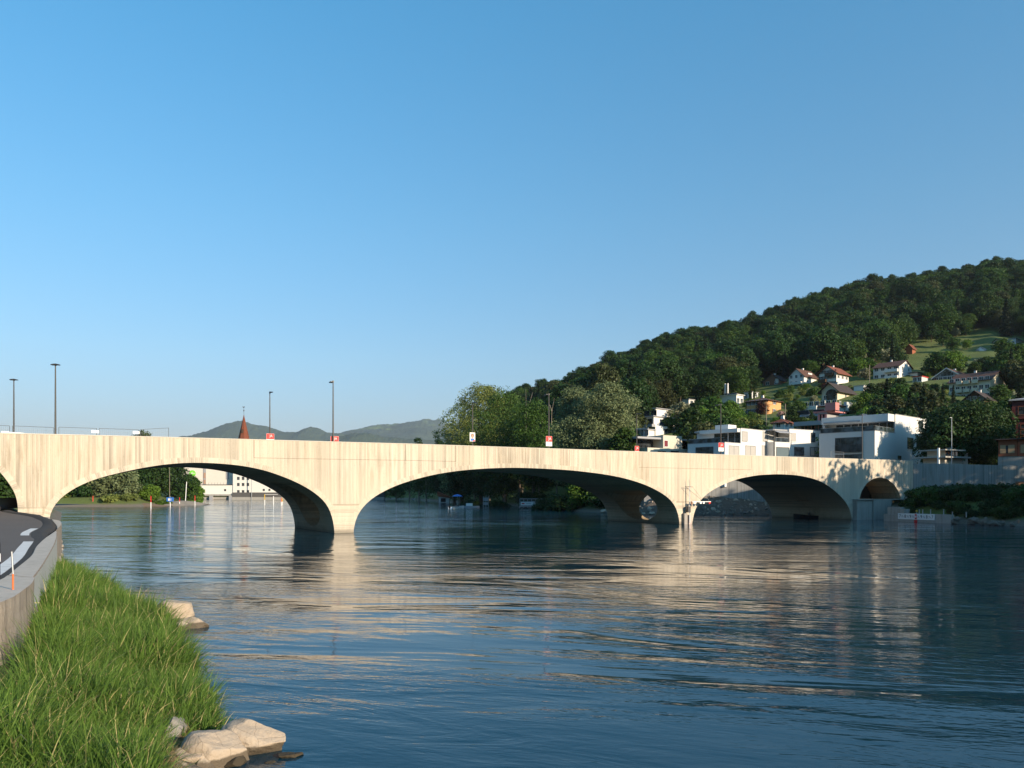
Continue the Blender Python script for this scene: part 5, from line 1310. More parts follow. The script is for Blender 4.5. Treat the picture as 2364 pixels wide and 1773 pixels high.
b = MB(); b.box(-.5, 12, -.5, 8, zf(926)+.003, zf(923), GREYP); b.add([(-.5, -.5, zf(923)+.003), (12, -.5, zf(923)+.003), (12, 8, zf(923)+.003), (-.5, 8, zf(923)+.003), (3, 4, zf(914)), (12, 4, zf(914))], [(0, 1, 5, 4), (1, 2, 5), (2, 3, 4, 5), (3, 0, 4), (0, 3, 2, 1)], GREYP); b.build('roof', W2.root)
for x in (1.6, 4.6): W2.win('R', x, zf(949), 1.1, 1.5, 0, fr=REDWOOD, gl=MATS['dark_glass'], mull=0)
for k in range(3): W2.win('R', 2.0, zf(985+14*k), 1.1, .8, .3, fr=REDWOOD, gl=MATS['dark_glass'], mull=0)
RECTS.append((2304, 2400, 910, 1075, 136))

# --- power station across the river
Yd = 436.0
def X_(px, Y=Yd): return (px-HX)/F*Y
def Z_(py, Y=Yd): return CH+(HY-py)/F*Y
ps = tag(empty('power_station', (0, Yd, 0)), 'long pale power station building with a green round logo across the river', 'power station')
PSW = mat('pale_facade', (.70, .65, .57), .8, .04, .1); PSW2 = mat('white_facade', (.74, .72, .66), .8, .04, .1)
b = MB(); b.box(X_(415), X_(539.5), 3, 24, -2, Z_(1045), PSW); b.build('upper_block', ps)
b = MB(); b.box(X_(440), X_(539), -1, 2.99, Z_(1141), Z_(1119.5), PSW2); b.build('lower_block', ps)
b = MB(); b.box(X_(432), X_(539.3), -1.4, 2.98, Z_(1119.5)+.003, Z_(1118.6), ROOFD); b.build('ledge', ps)
b = MB()
for i in range(14): x = X_(450)+i*(X_(538)-X_(450))/13; b.tube([(x, -1.2, Z_(1118.6)), (x, -1.2, Z_(1114))], .06, METAL, 5)
b.build('railing', ps)
b = MB(); b.box(X_(465), X_(471), 2.7, 2.99, Z_(1118.4), Z_(1060), GREYP); b.box(X_(518), X_(524), 2.7, 2.99, Z_(1106), Z_(1060), GREYP); b.build('pilaster', ps)
b = MB(); b.box(X_(465.6), X_(470.4), 2.64, 2.697, Z_(1104), Z_(1091), mat('rusty_panel', (.42, .26, .18), .8, .1)); b.box(X_(465.6), X_(470.4), 2.64, 2.697, Z_(1117), Z_(1107), MATS['rusty_panel']); b.build('louvre', ps)
b = MB(); b.box(X_(540), X_(700), -1.5, 20, -1, Z_(1050), PSW2); b.build('office_wing', ps)
LG = mat('logo_green', (.20, .62, .06), .6, .03)
lg = MB(); cx, cz, r0 = X_(439), Z_(1093), 7.8/F*Yd
lg.lathe([(r0, 0), (r0, .06)], LG, 40, Matrix.Translation((cx, 2.99, cz)) @ Matrix.Rotation(pi/2, 4, 'X')); lgo = lg.build('logo_disc', ps)
b = MB(); sw = [(-.95, -.55), (-.35, -.2), (.1, .05), (.75, .0), (.98, .12), (.55, .2), (.15, .2), (-.1, .28), (.1, .5), (.45, .62), (.0, .55), (-.35, .2), (-.6, -.15)]
b.prism([(cx+x*r0*.9, cz+z*r0*.9) for x, z in sw], 2.90, 2.925, PSW2); b.build('logo_swirl', lgo)
text('eniwa', 2.1, mat('logo_grey', (.10, .09, .12), .7, .05), ps, (X_(439.5), 2.95, Z_(1103)), name='lettering')
for (p, q_) in ((466, 470), (519, 523.5)):
    m_, g_ = window_mesh(.95, .95, METAL, MATS['dark_glass'], 0)
    o = link('window', m_, ps); o.location = ((X_(p)+X_(q_))/2, -1.002, Z_(1131.5)); link('pane', g_, o)
for py_ in (1104.5, 1118.5, 1135):
    for p in (552.5, 563.5, 574.5):
        m_, g_ = window_mesh(1.25, 1.6, GREYP, MATS['dark_glass'], 1)
        o = link('window', m_, ps); o.location = (X_(p), -1.502, Z_(py_)); link('pane', g_, o)
for p in (611, 624):
    m_, g_ = window_mesh(1.0, 1.1, GREYP, MATS['dark_glass'], 1)
    o = link('window', m_, ps); o.location = (X_(p), -1.502, Z_(1131)); link('pane', g_, o)
dam = tag(empty('weir', (0, Yd-3, 0)), 'low dark concrete weir and sluice wall standing in front of the power station', 'weir')
b = MB(); b.box(X_(430), X_(541), -.5, 1.2, Z_(1144.5), Z_(1141), CONC_P); b.build('weir_beam', dam)
b = MB(); b.box(X_(430), X_(541), .9, 1.9, -2, Z_(1147), CONC_P); b.build('sill', dam)
for p in (440, 493, 538): b = MB(); b.box(X_(p)-.8, X_(p)+.8, -1.2, .88, -2, Z_(1144.6), GREYP); b.build('sluice_pier', dam)
DK = mat('dark_stone_wall', (.10, .095, .09), .9, .25, .3); 
b = MB(); b.box(X_(541.5), X_(890), -1.0, 1.0, Z_(1147.5), Z_(1136.8), DK); b.build('quay_top', dam)
b = MB(); b.box(X_(541.5), X_(890), -1.3, 1.0, -2, Z_(1147.5)-.003, CONC_P); b.build('quay_foot', dam)
b = MB(); b.tube([(X_(587), -1.5, 0), (X_(587), -1.5, 16)], .18, GALV, 6); tag(b.build('lamp_mast'), 'tall thin grey mast in front of the white office wing of the power station', 'mast').location = (0, Yd-3, 0)
# --- church spire
ch = tag(empty('church_tower', ((563-HX)/F*520, 520, 0)), 'church tower with a red brick-tiled pointed spire, ball and weathercock', 'church')
zc = lambda py: CH+(HY-py)/F*520
b = MB(); b.box(-3.3, 3.3, -3.3, 3.3, 0, zc(1022), CREAM); b.build('tower', ch)
SP = tiles('spire_brick_tiles', (.19, .06, .032))
b = MB(); b.lathe([(4.0, zc(1022)+.01), (3.6, zc(1014)), (2.9, zc(1003)), (2.1, zc(990)), (1.3, zc(977)), (.55, zc(965)), (.12, zc(958))], SP, 8, Matrix.Rotation(pi/8, 4, 'Z')); sp_ = b.build('spire', ch)
b = MB(); b.box(-.5, .5, -2.95, -1.8, zc(1000), zc(992), WOOD); b.prism([(-.7, zc(992)+.003), (.7, zc(992)+.003), (0, zc(988))], -3.1, -1.7, SP); b.build('dormer', sp_)
b = MB(); b.tube([(0, 0, zc(960)), (0, 0, zc(938))], .1, METAL, 6); b.lathe([(.05, zc(950)), (.42, zc(948.5)), (.42, zc(947.5)), (.05, zc(946))], METAL, 10); b.prism([(-.8, zc(940)), (-.2, zc(941.5)), (.4, zc(940.5)), (.6, zc(938.5)), (.3, zc(938.8)), (0, zc(939.6)), (-.5, zc(939.0)), (-.9, zc(937.8))], -.05, .05, METAL); b.build('weathercock', ch)
# ------------------------------------------------------------------ forest on the hill
def px_of(x, y): return HX+F*x/y
def py_of(y, z): return HY-(z-CH)/y*F
FY0 = np.array([(1100,330),(1200,290),(1300,250),(1400,238),(1470,246),(1560,262),(1640,285),(1740,305),(1800,325),(1900,335),(2000,356),(2095,392),(2140,440),(2240,445),(2290,440),(2330,400),(2364,380),(2700,330),(3300,300)], float)
cand = []
step = 8.7
for iy, y in enumerate(np.arange(172, 690, step)):
    for x in np.arange(-10, 800, step):
        xx = x+rnd.uniform(-3.4, 3.4)+(step/2 if iy % 2 else 0); yy_ = y+rnd.uniform(-3.4, 3.4)
        px = px_of(xx, yy_)
        if px < 1120 or px > 3250: continue
        if yy_ < np.interp(px, FY0[:, 0], FY0[:, 1])+rnd.uniform(-5, 5): continue
        if px < 1500 and river_sd([xx], [yy_])[0] < 14: continue
        cand.append((yy_, xx, px))
cand.sort()
zc_ = terrain(np.array([c[1] for c in cand]), np.array([c[0] for c in cand]))
def blocks(px, pyb, h, w, y):              # would this crown hide a building behind it?
    t = pyb-h/y*F; l = px-w/2/y*F; r = px+w/2/y*F
    for a, b_, c, d, Y in RECTS:
        if y < Y+4 and r > a+1 and l < b_-1 and t < d-1.5 and pyb > c: return True
        if abs(y-Y-7) < 9 and a-4 < px < b_+8: return True
    return False
one = []; rest = []
for (y, x, px), z in zip(cand, zc_):
    s = rnd.choice([rnd.uniform(.5, .75), rnd.uniform(.6, .95), rnd.uniform(.7, 1.12)])
    sky = np.interp(px, RG[:, 0], RG[:, 1])-44+rnd.uniform(-5, 9)      # nothing rises above the skyline of the ridge
    s = min(s, max(.3, (CH+(HY-sky)/F*y-z)/21))
    if blocks(px, py_of(y, z), 20*s, 13*s, y): continue
    if y > 600: s = min(s, 1.05)
    if y > 640: s *= .85
    if y > 540: conif_ok = False
    else: conif_ok = True
    conif = conif_ok and rnd.random() < (0.06 if px < 1500 else 0.13)
    k = 4 if conif else rnd.choice([0, 0, 1, 1, 2, 3, 3, 5])
    (one if len(one) < 295 and px < 2390 else rest).append((x, y, float(z)-0.6, s, k))
for (x, y, z, s, k) in one:
    place_tree(FOREST[k], (x, y, z), s=s, label='dark conifer among the lower front trees of the hillside forest' if k == 4 else 'leafy tree in the lower front rows of the hillside forest',
               cat='tree', group='conifers in the hillside forest' if k == 4 else 'leafy trees in the hillside forest', sz_=s*rnd.uniform(0.9, 1.15))
# the rest of the wood reads as one mass
me = bpy.data.meshes.new('forest'); me.vertices.add(len(rest))
me.vertices.foreach_set('co', np.array([(x, y, z) for x, y, z, s, k in rest], np.float32).ravel())
at = me.attributes.new('sc', 'FLOAT', 'POINT'); at.data.foreach_set('value', np.array([r[3] for r in rest], np.float32))
at = me.attributes.new('kk', 'INT', 'POINT'); at.data.foreach_set('value', np.array([r[4] for r in rest], np.int32))
at = me.attributes.new('rz', 'FLOAT', 'POINT'); at.data.foreach_set('value', np.array([rnd.uniform(0, 6.28) for r in rest], np.float32))
fo = tag(link('forest', me), 'dense dark mixed forest covering the upper hillside', kind='stuff')
ng = bpy.data.node_groups.new('forest_points', 'GeometryNodeTree')
ng.interface.new_socket('Geometry', in_out='INPUT', socket_type='NodeSocketGeometry'); ng.interface.new_socket('Geometry', in_out='OUTPUT', socket_type='NodeSocketGeometry')
gi = ng.nodes.new('NodeGroupInput'); go = ng.nodes.new('NodeGroupOutput'); jn = ng.nodes.new('GeometryNodeJoinGeometry')
def attr(nm, ty):
    a = ng.nodes.new('GeometryNodeInputNamedAttribute'); a.data_type = ty; a.inputs[0].default_value = nm; return a.outputs[0]
for k, tr in enumerate(FOREST):
    crown = [c for c in tr.children if c.name.startswith('crown')][0]
    oi = ng.nodes.new('GeometryNodeObjectInfo'); oi.inputs[0].default_value = crown; oi.transform_space = 'ORIGINAL'
    ins = ng.nodes.new('GeometryNodeInstanceOnPoints')
    cmp_ = ng.nodes.new('FunctionNodeCompare'); cmp_.data_type = 'INT'; cmp_.operation = 'EQUAL'
    ng.links.new(attr('kk', 'INT'), cmp_.inputs[2]); cmp_.inputs[3].default_value = k
    ng.links.new(gi.outputs[0], ins.inputs['Points']); ng.links.new(cmp_.outputs[0], ins.inputs['Selection'])
    ng.links.new(oi.outputs['Geometry'], ins.inputs['Instance'])
    cb = ng.nodes.new('ShaderNodeCombineXYZ'); ng.links.new(attr('rz', 'FLOAT'), cb.inputs[2]); ng.links.new(cb.outputs[0], ins.inputs['Rotation'])
    cs = ng.nodes.new('ShaderNodeCombineXYZ'); a = attr('sc', 'FLOAT')
    for i in range(3): ng.links.new(a, cs.inputs[i])
    ng.links.new(cs.outputs[0], ins.inputs['Scale']); ng.links.new(ins.outputs[0], jn.inputs[0])
ng.links.new(jn.outputs[0], go.inputs[0])
md = fo.modifiers.new('n', 'NODES'); md.node_group = ng

# ------------------------------------------------------------------ garden trees and bushes on the slope
G = GARDEN
gn = 0
def gtree(kind, px, py, hpx, label, Y=None, wpx=None, group=None, y0=160):
    """a particular tree: base at (px, py), height hpx photo pixels"""
    p = hit(px, py, y0) if Y is None else Vector(((px-HX)/F*Y, Y, tz((px-HX)/F*Y, Y)))
    base_h = {'round': 8.2, 'fresh': 8.2, 'dark': 9.2, 'bush': 3.5, 'fbush': 3.3, 'conifer': 13, 'cypress': 8.2, 'copper': 7.2, 'blossom': 7.2, 'pink': 3.6, 'brown': 10.2, 'willow': 11.2}[kind]
    h = CH+(HY-(py-hpx))/F*p.y-p.z if Y is not None else hpx/F*p.y
    s = max(h, 1.0)/base_h
    return place_tree(G[kind], (p.x, p.y, p.z-0.3), s=s, label=label, group=group)
gtree('fresh', 1800, 868, 26, 'fresh green tree behind the brick house'); gtree('fresh', 1926, 860, 34, 'bright green tree standing right behind the chalet')
gtree('copper', 1761, 957, 32, 'dark copper-red tree in front of the orange house'); gtree('pink', 1803, 967, 20, 'pale pink flowering bush between orange house and bungalow')
gtree('willow', 1686, 985, 62, 'yellow-green weeping willow left of the orange house'); gtree('cypress', 1732, 922, 26, 'left of two dark columnar conifers beside the white flat-roofed house')
gtree('cypress', 1741.5, 922, 26, 'right of two dark columnar conifers beside the white flat-roofed house')
gtree('round', 1645, 990, 78, 'large round green tree between the weeping willow and the paler tree'); gtree('blossom', 1573, 992, 66, 'pale green round tree right of the stepped modern house')
gtree('dark', 1610, 998, 74, 'dense dark green tree in the middle of the group above the beige building'); gtree('round', 1545, 1000, 40, 'dark green tree below the stepped modern house')
gtree('dark', 2012, 945, 62, 'dark brownish green tree in the middle of the slope'); gtree('brown', 2035, 938, 58, 'broad reddish brown conifer-like tree in the slope centre')
gtree('round', 2075, 962, 78, 'broad green tree above the roof of the large white building'); gtree('brown', 2120, 930, 50, 'reddish tree below the small house with red roof edge')
gtree('cypress', 2150, 948, 56, 'tall dark columnar tree left of the blue spruce'); gtree('conifer', 2177, 940, 56, 'blue-grey spruce left of the cream apartment house')
gtree('conifer', 2201, 945, 58, 'dark green spruce directly in front of the cream apartment house'); gtree('cypress', 2165, 935, 40, 'narrow dark conifer beside the blue-grey spruce')
gtree('fbush', 2135, 958, 24, 'small yellowish tree above the big dark tree'); gtree('copper', 1902, 900, 17, 'dark red bush below the chalet')
gtree('copper', 1962, 900, 12, 'small red-brown bush by the white annex'); gtree('blossom', 1878, 935, 24, 'white flowering tree above the long pale house')
gtree('blossom', 1868, 908, 14, 'small white flowering tree below the white gabled house'); gtree('dark', 1872, 968, 20, 'dark round pine in front of the long pale house'); gtree('dark', 1921, 967, 16, 'second dark pine in front of the long pale house')
gtree('blossom', 1978, 850, 50, 'tall tree with pale blossom at the forest edge right of the chalet'); gtree('dark', 2150, 790, 45, 'dark broad tree over the wooden hut')
gtree('round', 2200, 812, 34, 'round tree at the upper edge of the meadow'); gtree('fresh', 2232, 806, 24, 'bright tree line bush on the meadow edge'); gtree('round', 2178, 800, 40, 'green tree at the meadow edge right of the hut')
gtree('dark', 2265, 862, 36, 'dark bushy tree below the meadow'); gtree('dark', 2290, 868, 44, 'dark tree behind the gable of the cream apartment house'); gtree('round', 2330, 870, 58, 'round dark tree right of the cream apartment house'); gtree('round', 2355, 862, 70, 'large dark tree at the right edge above the red building')
gtree('round', 2318, 830, 50, 'dark tree at the right end of the meadow'); gtree('dark', 2345, 905, 60, 'dense tree right of the wooden chalet'); gtree('round', 2310, 935, 50, 'green tree between the wooden chalet and the red building')
gtree('round', 2250, 868, 34, 'dark round tree at the lower edge of the meadow'); gtree('bush', 2140, 872, 14, 'bushes along the lower edge of the meadow', group='meadow bushes'); gtree('bush', 2155, 866, 16, 'bushes along the lower edge of the meadow', group='meadow bushes')
# broad filling of gardens
tries = 0; n_g = 0
kinds = ['round', 'fresh', 'dark', 'bush', 'round', 'fbush', 'round', 'dark', 'blossom', 'brown', 'conifer', 'fresh']
hts = {'round': 8, 'fresh': 8, 'dark': 9, 'bush': 3.4, 'fbush': 3.2, 'blossom': 7, 'brown': 10, 'conifer': 13}
wds = {'round': 7, 'fresh': 7.5, 'dark': 6.5, 'bush': 5, 'fbush': 5, 'blossom': 6, 'brown': 8, 'conifer': 5.5}
taken = []
while tries < 16000 and n_g < 330:
    tries += 1
    px = rnd.uniform(1440, 2400); y = 165+(445-165)*rnd.random()**1.2
    if y > np.interp(px, FY0[:, 0], FY0[:, 1])+8: continue
    if 2085 < px < 2330 and 345 < y < 440: continue
    x = (px-HX)/F*y; z = tz(x, y)
    k = rnd.choice(kinds); s = rnd.uniform(.7, 1.25)
    if blocks(px, py_of(y, z), hts[k]*s, wds[k]*s, y):
        k = rnd.choice(['bush', 'fbush']); s = rnd.uniform(.4, .8)
        if blocks(px, py_of(y, z), hts[k]*s, wds[k]*s, y): continue
    if any((x-a)**2+(y-b_)**2 < (c+wds[k]*s)**2*0.055 for a, b_, c in taken): continue
    taken.append((x, y, wds[k]*s)); n_g += 1
    nm = {'bush': 'low green bush in the gardens between the hillside houses', 'fbush': 'low olive bush in the gardens between the hillside houses', 'round': 'round green tree in the gardens between the hillside houses', 'fresh': 'fresh green spreading tree in the hillside gardens', 'dark': 'dark upright tree in the hillside gardens', 'blossom': 'pale flowering tree in the hillside gardens', 'brown': 'brownish broad tree in the hillside gardens', 'conifer': 'slim dark conifer in the hillside gardens'}[k]
    place_tree(G[k], (x, y, z-.3), s=s, label=nm, group='garden '+k+' plants on the slope')

n_b = 0
for _ in range(7000):
    if n_b >= 130: break
    px = rnd.uniform(1640, 2330); y = rnd.uniform(188, 350)
    if 2085 < px and y > 338: continue
    x = (px-HX)/F*y; z = tz(x, y); s = rnd.uniform(.35, .85); k = rnd.choice(['bush', 'bush', 'fbush', 'fresh', 'round'])
    h, w = hts[k]*s*(.5 if k in ('fresh', 'round') else 1), wds[k]*s*(.5 if k in ('fresh', 'round') else 1)
    if blocks(px, py_of(y, z)+2, h*.8, w*.8, y): continue
    n_b += 1; s_ = s*(.5 if k in ('fresh', 'round') else 1)
    place_tree(G[k], (x, y, z-.2), s=s_, label={'bush': 'low green bush in the gardens between the hillside houses', 'fbush': 'low olive bush in the gardens between the hillside houses', 'fresh': 'fresh green spreading tree in the hillside gardens', 'round': 'round green tree in the gardens between the hillside houses'}[k], group='garden '+k+' plants on the slope')

# ------------------------------------------------------------------ big trees behind the bridge, right bank
def big(px, Y, topy, wpx, mk, seed, label, kind='round', n=9000, leaf=.34, nl=30, base=None, zb=None, bark=None):
    x = (px-HX)/F*Y; z = tz(x, Y) if zb is None else zb; h = CH+(HY-topy)/F*Y-z; w = wpx/F*Y
    o = make_tree('tree', label, h, w, base if base is not None else h*.14, n, leaf, mk, seed, kind, nl, bark=bark)
    o.location = (x, Y, z-.2); return o
big(1112, 288, 886, 140, 'olive', 201, 'tall olive-green tree behind the bridge, rising highest of the left group', 'tall', 24000, .30, nl=36)
big(1066, 312, 925, 100, 'olive', 202, 'smaller yellowish green tree at the left end of the tree group behind the bridge', 'round', 8000)
big(1050, 306, 985, 70, 'silver', 203, 'low greyish willow at the left end of the group behind the bridge', 'round', 6000)
big(1165, 254, 902, 150, 'green', 204, 'green tree with bare branches between the tallest tree and the silvery one', 'tall', 18000, .26, nl=30)
big(1232, 222, 925, 120, 'green', 205, 'darker green tree behind the bridge, left of the silvery willow', 'round', 16000, .25)
big(1200, 238, 950, 130, 'green', 209, 'low dark green tree behind the bridge parapet between taller trees', 'round', 16000, .25)
big(1325, 190, 893, 100, 'silver', 206, 'left half of the big silvery willow behind the bridge', 'tall', 24000, .22, 38)
big(1402, 180, 881, 125, 'silver', 207, 'tallest silvery willow behind the bridge, left of the beige building', 'tall', 30000, .22, 42)
big(1360, 181, 950, 150, 'silver', 208, 'wide low silvery willow filling the foot of the willow group', 'round', 24000, .22)
big(1440, 170, 985, 60, 'green', 210, 'green bush-like tree right of the silvery willows', 'round', 5000)
# dead branches above the middle tree
db = tag(empty('dead_tree', P(1214, 1000, 232)), 'dead bare brown trunk with forked branches above the middle trees', 'tree')
b = MB(); k = 232/F
for pts in ([(0, 0), (1, -40), (0, -102)], [(2, -55), (9, -72), (16, -95)], [(40, 10), (38, -30), (37, -62)], [(58, 10), (60, -50), (66, -82)], [(60, -50), (55, -66)]):
    b.tube([(p[0]*k, 0.3*i, -p[1]*k) for i, p in enumerate(pts)], [.13, .08, .03][:len(pts)], PBARK, 5)
b.build('trunk', db)
# trees and bushes along the right bank seen under the second arch
bk = [(885,440,1062,60,'dark'),(915,432,1066,55,'green'),(945,425,1050,60,'dark'),(968,400,1008,34,'dark'),(985,380,1052,70,'green'),(1014,352,1012,40,'dark'),(1030,335,1060,70,'dark'),(1062,300,1056,80,'dark'),(1095,285,1050,80,'dark'),(1130,262,1040,90,'dark'),(1165,245,1045,90,'dark'),(1205,240,1040,90,'dark'),(1245,222,1040,90,'dark'),(1285,210,1045,90,'dark'),(1320,205,1050,90,'dark')]
for i, (px, Y, ty, w, mk) in enumerate(bk):
    x = (px-HX)/F*Y; z = tz(x, Y)
    big(px, Y, ty, w, mk, 220+i, 'dark right-bank tree under the middle arch, %s' % ['farthest left', 'second from the left', 'third from the left', 'its crown peeping over the parapet', 'near the white moored boat', 'its small crown top just over the parapet', 'behind the red-roofed boathouse', 'behind the blue umbrella boat', 'left of the white pontoon box', 'behind the small wooden stand', 'with a leaning pale trunk', 'left of the bannered platform', 'behind the bannered platform', 'right of the bannered platform', 'above the bright bush'][i], 'spread', 9000, .28, 18, base=3.0, bark=PBARK)
for i, (px, Y, hpx, w, mk, lb) in enumerate([(1345,176,64,80,'fresh','bright green leaning tree at the bank under the right side of the middle arch'),(1385,176,42,70,'silver','grey-green bush beside the bright tree near the third pier'),(1300,180,44,80,'dark','dark green bush mass left of the bright tree on the bank'),(1265,190,36,60,'dark','dark bush at the water right of the bannered platform'),(1150,238,28,70,'dark','dark low bush between the wooden stand and the bannered platform'),(1225,222,30,80,'dark','dark bush behind the bannered platform'),(1090,278,26,60,'dark','dark low bush behind the white pontoon'),(1410,170,40,50,'olive','olive bush hanging over the bank next to the third pier')]):
    x = (px-HX)/F*Y; z = tz(x, Y); h = hpx/F*Y
    o = make_tree('bank_bush', lb, h, w/F*Y, .1, 4200, .26, mk, 250+i, 'round', 14, cat='bush'); o.location = (x, Y, z-.3)
# left bank seen under the first arch
lb_ = [(140,250,1100,60,'dark','dark tree at the far left behind the first arch'),(180,246,1085,60,'dark','dark tree with bare trunks second from the left under the first arch'),(232,238,1088,56,'silver','greyish willow at the water, left one of two'),(280,238,1080,70,'silver','greyish willow at the water, right one of two'),(320,262,1075,60,'dark','brownish tree behind the greyish willows'),(360,268,1062,70,'dark','dark tall tree right of the willows'),(400,276,1060,70,'dark','dark tall tree left of the power station'),(436,285,1095,44,'green','green tree leaning toward the power station'),(455,292,1120,26,'fresh','small fresh green tree nearest the power station'),(345,245,1120,44,'fresh','fresh green bush tree at the bank foot'),(332,300,992,66,'green','tall tree whose crown shows above the parapet behind the wire fence'),(205,258,1080,70,'dark','dark tree filling the gap behind the willows'),(160,270,1070,80,'dark','tall dark tree behind the left bank thicket'),(310,285,1060,80,'dark','wide dark tree behind the second willow')]
for i, (px, Y, ty, w, mk, lab) in enumerate(lb_):
    x = (px-HX)/F*Y; z = tz(x, Y)
    big(px, Y, ty, w, mk, 270+i, lab, 'round', 5200, .36, 20, base=.8)
for i, (px, Y, hpx, w, mk) in enumerate([(200,240,18,26,'dark'),(150,236,12,40,'olive'),(375,248,14,40,'fresh'),(410,262,14,30,'green'),(440,280,16,26,'fresh'),(255,232,14,40,'olive'),(300,234,12,40,'olive')]):
    x = (px-HX)/F*Y; o = make_tree('bank_bush', ['brown leafless-looking bush', 'pale reed-like bush far left', 'fresh bush left of the yellow hut', 'round bush behind the yellow hut', 'bush at the tip of the left bank', 'low bush under the left greyish willow', 'low bush under the right greyish willow'][i]+' on the far left bank', hpx/F*Y, w/F*Y, .1, 2000, .28, mk, 300+i, 'round', 10, cat='bush'); o.location = (x, Y, tz(x, Y)-.3)
# greenery behind the leftmost arch
for i, (px, Y, ty, w, mk) in enumerate([(-30,150,1085,90,'green'),(5,140,1082,80,'dark'),(35,160,1088,70,'green'),(75,150,1090,60,'dark')]):
    big(px, Y, ty, w, mk, 320+i, 'green tree under the leftmost arch, %s' % ['farthest left', 'second from left', 'third from left', 'nearest the first pier'][i], 'round', 5000, .3, 20, base=.5)
for i, (x, y, h, w) in enumerate([(-74, 44, 13, 11), (-84, 58, 15, 13), (-92, 78, 14, 12), (-80, 84, 12, 10), (-100, 60, 16, 13), (-88, 98, 12, 10)]):
    o = make_tree('street_tree', 'round green street tree left of the bridge on the left bank', h, w, 2.5, 3800, .4, 'green', 380+i, 'round', 20, group='street trees on the left bank'); o.location = (x, y, tz(x, y)-.2)
# dark tree at right between the white building and the wooden house; smaller ones beside it
big(2226, 150, 928, 178, 'dark', 340, 'big dark dense tree between the large white building and the wooden house', 'round', 40000, .22, 48, zb=8.2, base=1.0)
big(2185, 146, 965, 90, 'dark', 341, 'dark lower tree touching the right face of the large white building', 'round', 9000, .3, 26, zb=8.2, base=.6)
big(2292, 156, 955, 70, 'dark', 342, 'dark tree behind the orange-brown wooden house', 'round', 9000, .3, 26, zb=8.2, base=.8)
big(2322, 158, 918, 80, 'green', 343, 'dark green tree left of the red building', 'round', 8000, .3, 24, zb=8.2, base=1)
# tall trees on the near right bank, outside the picture: they shade the quay, the wall and the bridge end
for i, (x, y, h, w, zb) in enumerate([(84,92,19,15,3),(92,80,21,16,3),(103,96,22,17,8),(98,66,23,17,3),(76,100,13,11,2),(115,112,21,16,8),(118,88,24,18,8),(112,70,24,18,6),(128,104,24,17,8)]):
    o = make_tree('riverside_tree', 'tall leafy riverside tree on the right bank', h, w, 3, 3800, .55, 'green', 360+i, 'round', 22, group='riverside trees on the right bank'); o.location = (x, y, zb-.3)
# plants on the terrace in front of the wall
n_s = 0
while n_s < 95:
    px = rnd.uniform(2036, 2390); Y = rnd.uniform(99, 127)
    x = (px-HX)/F*Y
    d_ = river_sd([x], [Y])[0]
    if d_ < 1.4 or (px < 2200 and Y < 114 and d_ < 3): continue
    k = rnd.choice(['shrub', 'shrub', 'fshrub']); s = rnd.uniform(.55, 1.15)*(.75 if d_ < 4 else 1)
    place_tree(G[k], (x, Y, tz(x, Y)-.2), s=s, label={'shrub': 'dark green shrub on the planted slope below the grey wall', 'fshrub': 'fresh green shrub on the planted slope below the grey wall'}[k], cat='shrub', group='%s plants below the approach wall' % k); n_s += 1
for px, Y, s, lb in ((1400, 166, 1.1, 'dark shrub above the pale stones left of the third pier'), (1418, 165, 1.0, 'second dark shrub above the pale stones left of the third pier'), (1380, 170, 1.3, 'shrub under the bright tree near the third pier'), (1436, 164, 1.2, 'shrub next to the third pier on the bank'),
                     (150, 238, 1.6, 'low shrub at the far left shore under the first arch'), (172, 237, 1.9, 'low shrub second from left on the far left shore'), (195, 236, 1.8, 'low shrub third from left on the far left shore'), (160, 244, 2.6, 'taller shrub behind the far left shore'), (208, 240, 2.2, 'shrub beside the left greyish willow')):
    x = (px-HX)/F*Y; place_tree(G['shrub'], (x, Y, max(tz(x, Y), 0)-.2), s=s, label=lb, cat='shrub')
# meadow

# ------------------------------------------------------------------ lamps, posters, fences
def bridge_pt(px, off): s, q = on_line(px, off); return s, q, top_z(s)
def lamp(px, top_py, off, dbl, label, towards=1):
    s, q, zt0 = bridge_pt(px, off); z0 = zt0-DECK+.15; h = CH+(HY-top_py)/F*q.y-z0
    r = tag(empty('street_lamp', (q.x, q.y, z0), -pi/2 if dbl else BRZ), label, 'street lamp', 'street lamps on the bridge')
    MB().tube([(0, 0, 0), (0, 0, h*.5), (0, 0, h-.1)], [.085, .07, .05], POLE, 12).build('pole', r)
    for sg in ((1, -1) if dbl else (towards,)):
        b = MB(); b.box(-.05, .05, min(0.05*sg, (.1 if dbl else .35)*sg), max(.05*sg, (.1 if dbl else .35)*sg), h-.14, h-.06, POLE); b.build('arm', r)
        b = MB(); pr = [(.30, -.02), (.95, -.02), (.98, .02), (.80, .07), (.30, .10)]
        pr = [(sg*(x*(.42 if dbl else 1)-(.05 if dbl else 0)), h-.10+z) for x, z in pr]; b.prism(pr, -.16, .16, METAL, SW_); b.build('lamp_head', r)
    MB().box(-.07, .07, -.07, .07, h-.16, h+.02, POLE).build('top_cap', r)
    MB().lathe([(.16, 0), (.16, .05), (.11, .12)], METAL, 12).build('foot_plate', r)
    return r, s, q, z0, h
near, far = 1.0, BW-1.0
L1_ = lamp(32, 875, far, True, 'double-armed street lamp, leftmost, behind the white boards'); L2_ = lamp(128, 840, near, True, 'tallest double-armed street lamp near the left edge')
L3_ = lamp(623, 905, far, False, 'street lamp with a red poster, nearest right of the church spire', -1); L4_ = lamp(769, 879, near, False, 'tall street lamp with a half-hidden red poster right of the spire', 1)
L5_ = lamp(1091, 929, far, False, 'street lamp with the portrait poster in front of the left trees', -1); L6_ = lamp(1267, 909, near, False, 'street lamp with a red and white poster before the dark trees', 1)
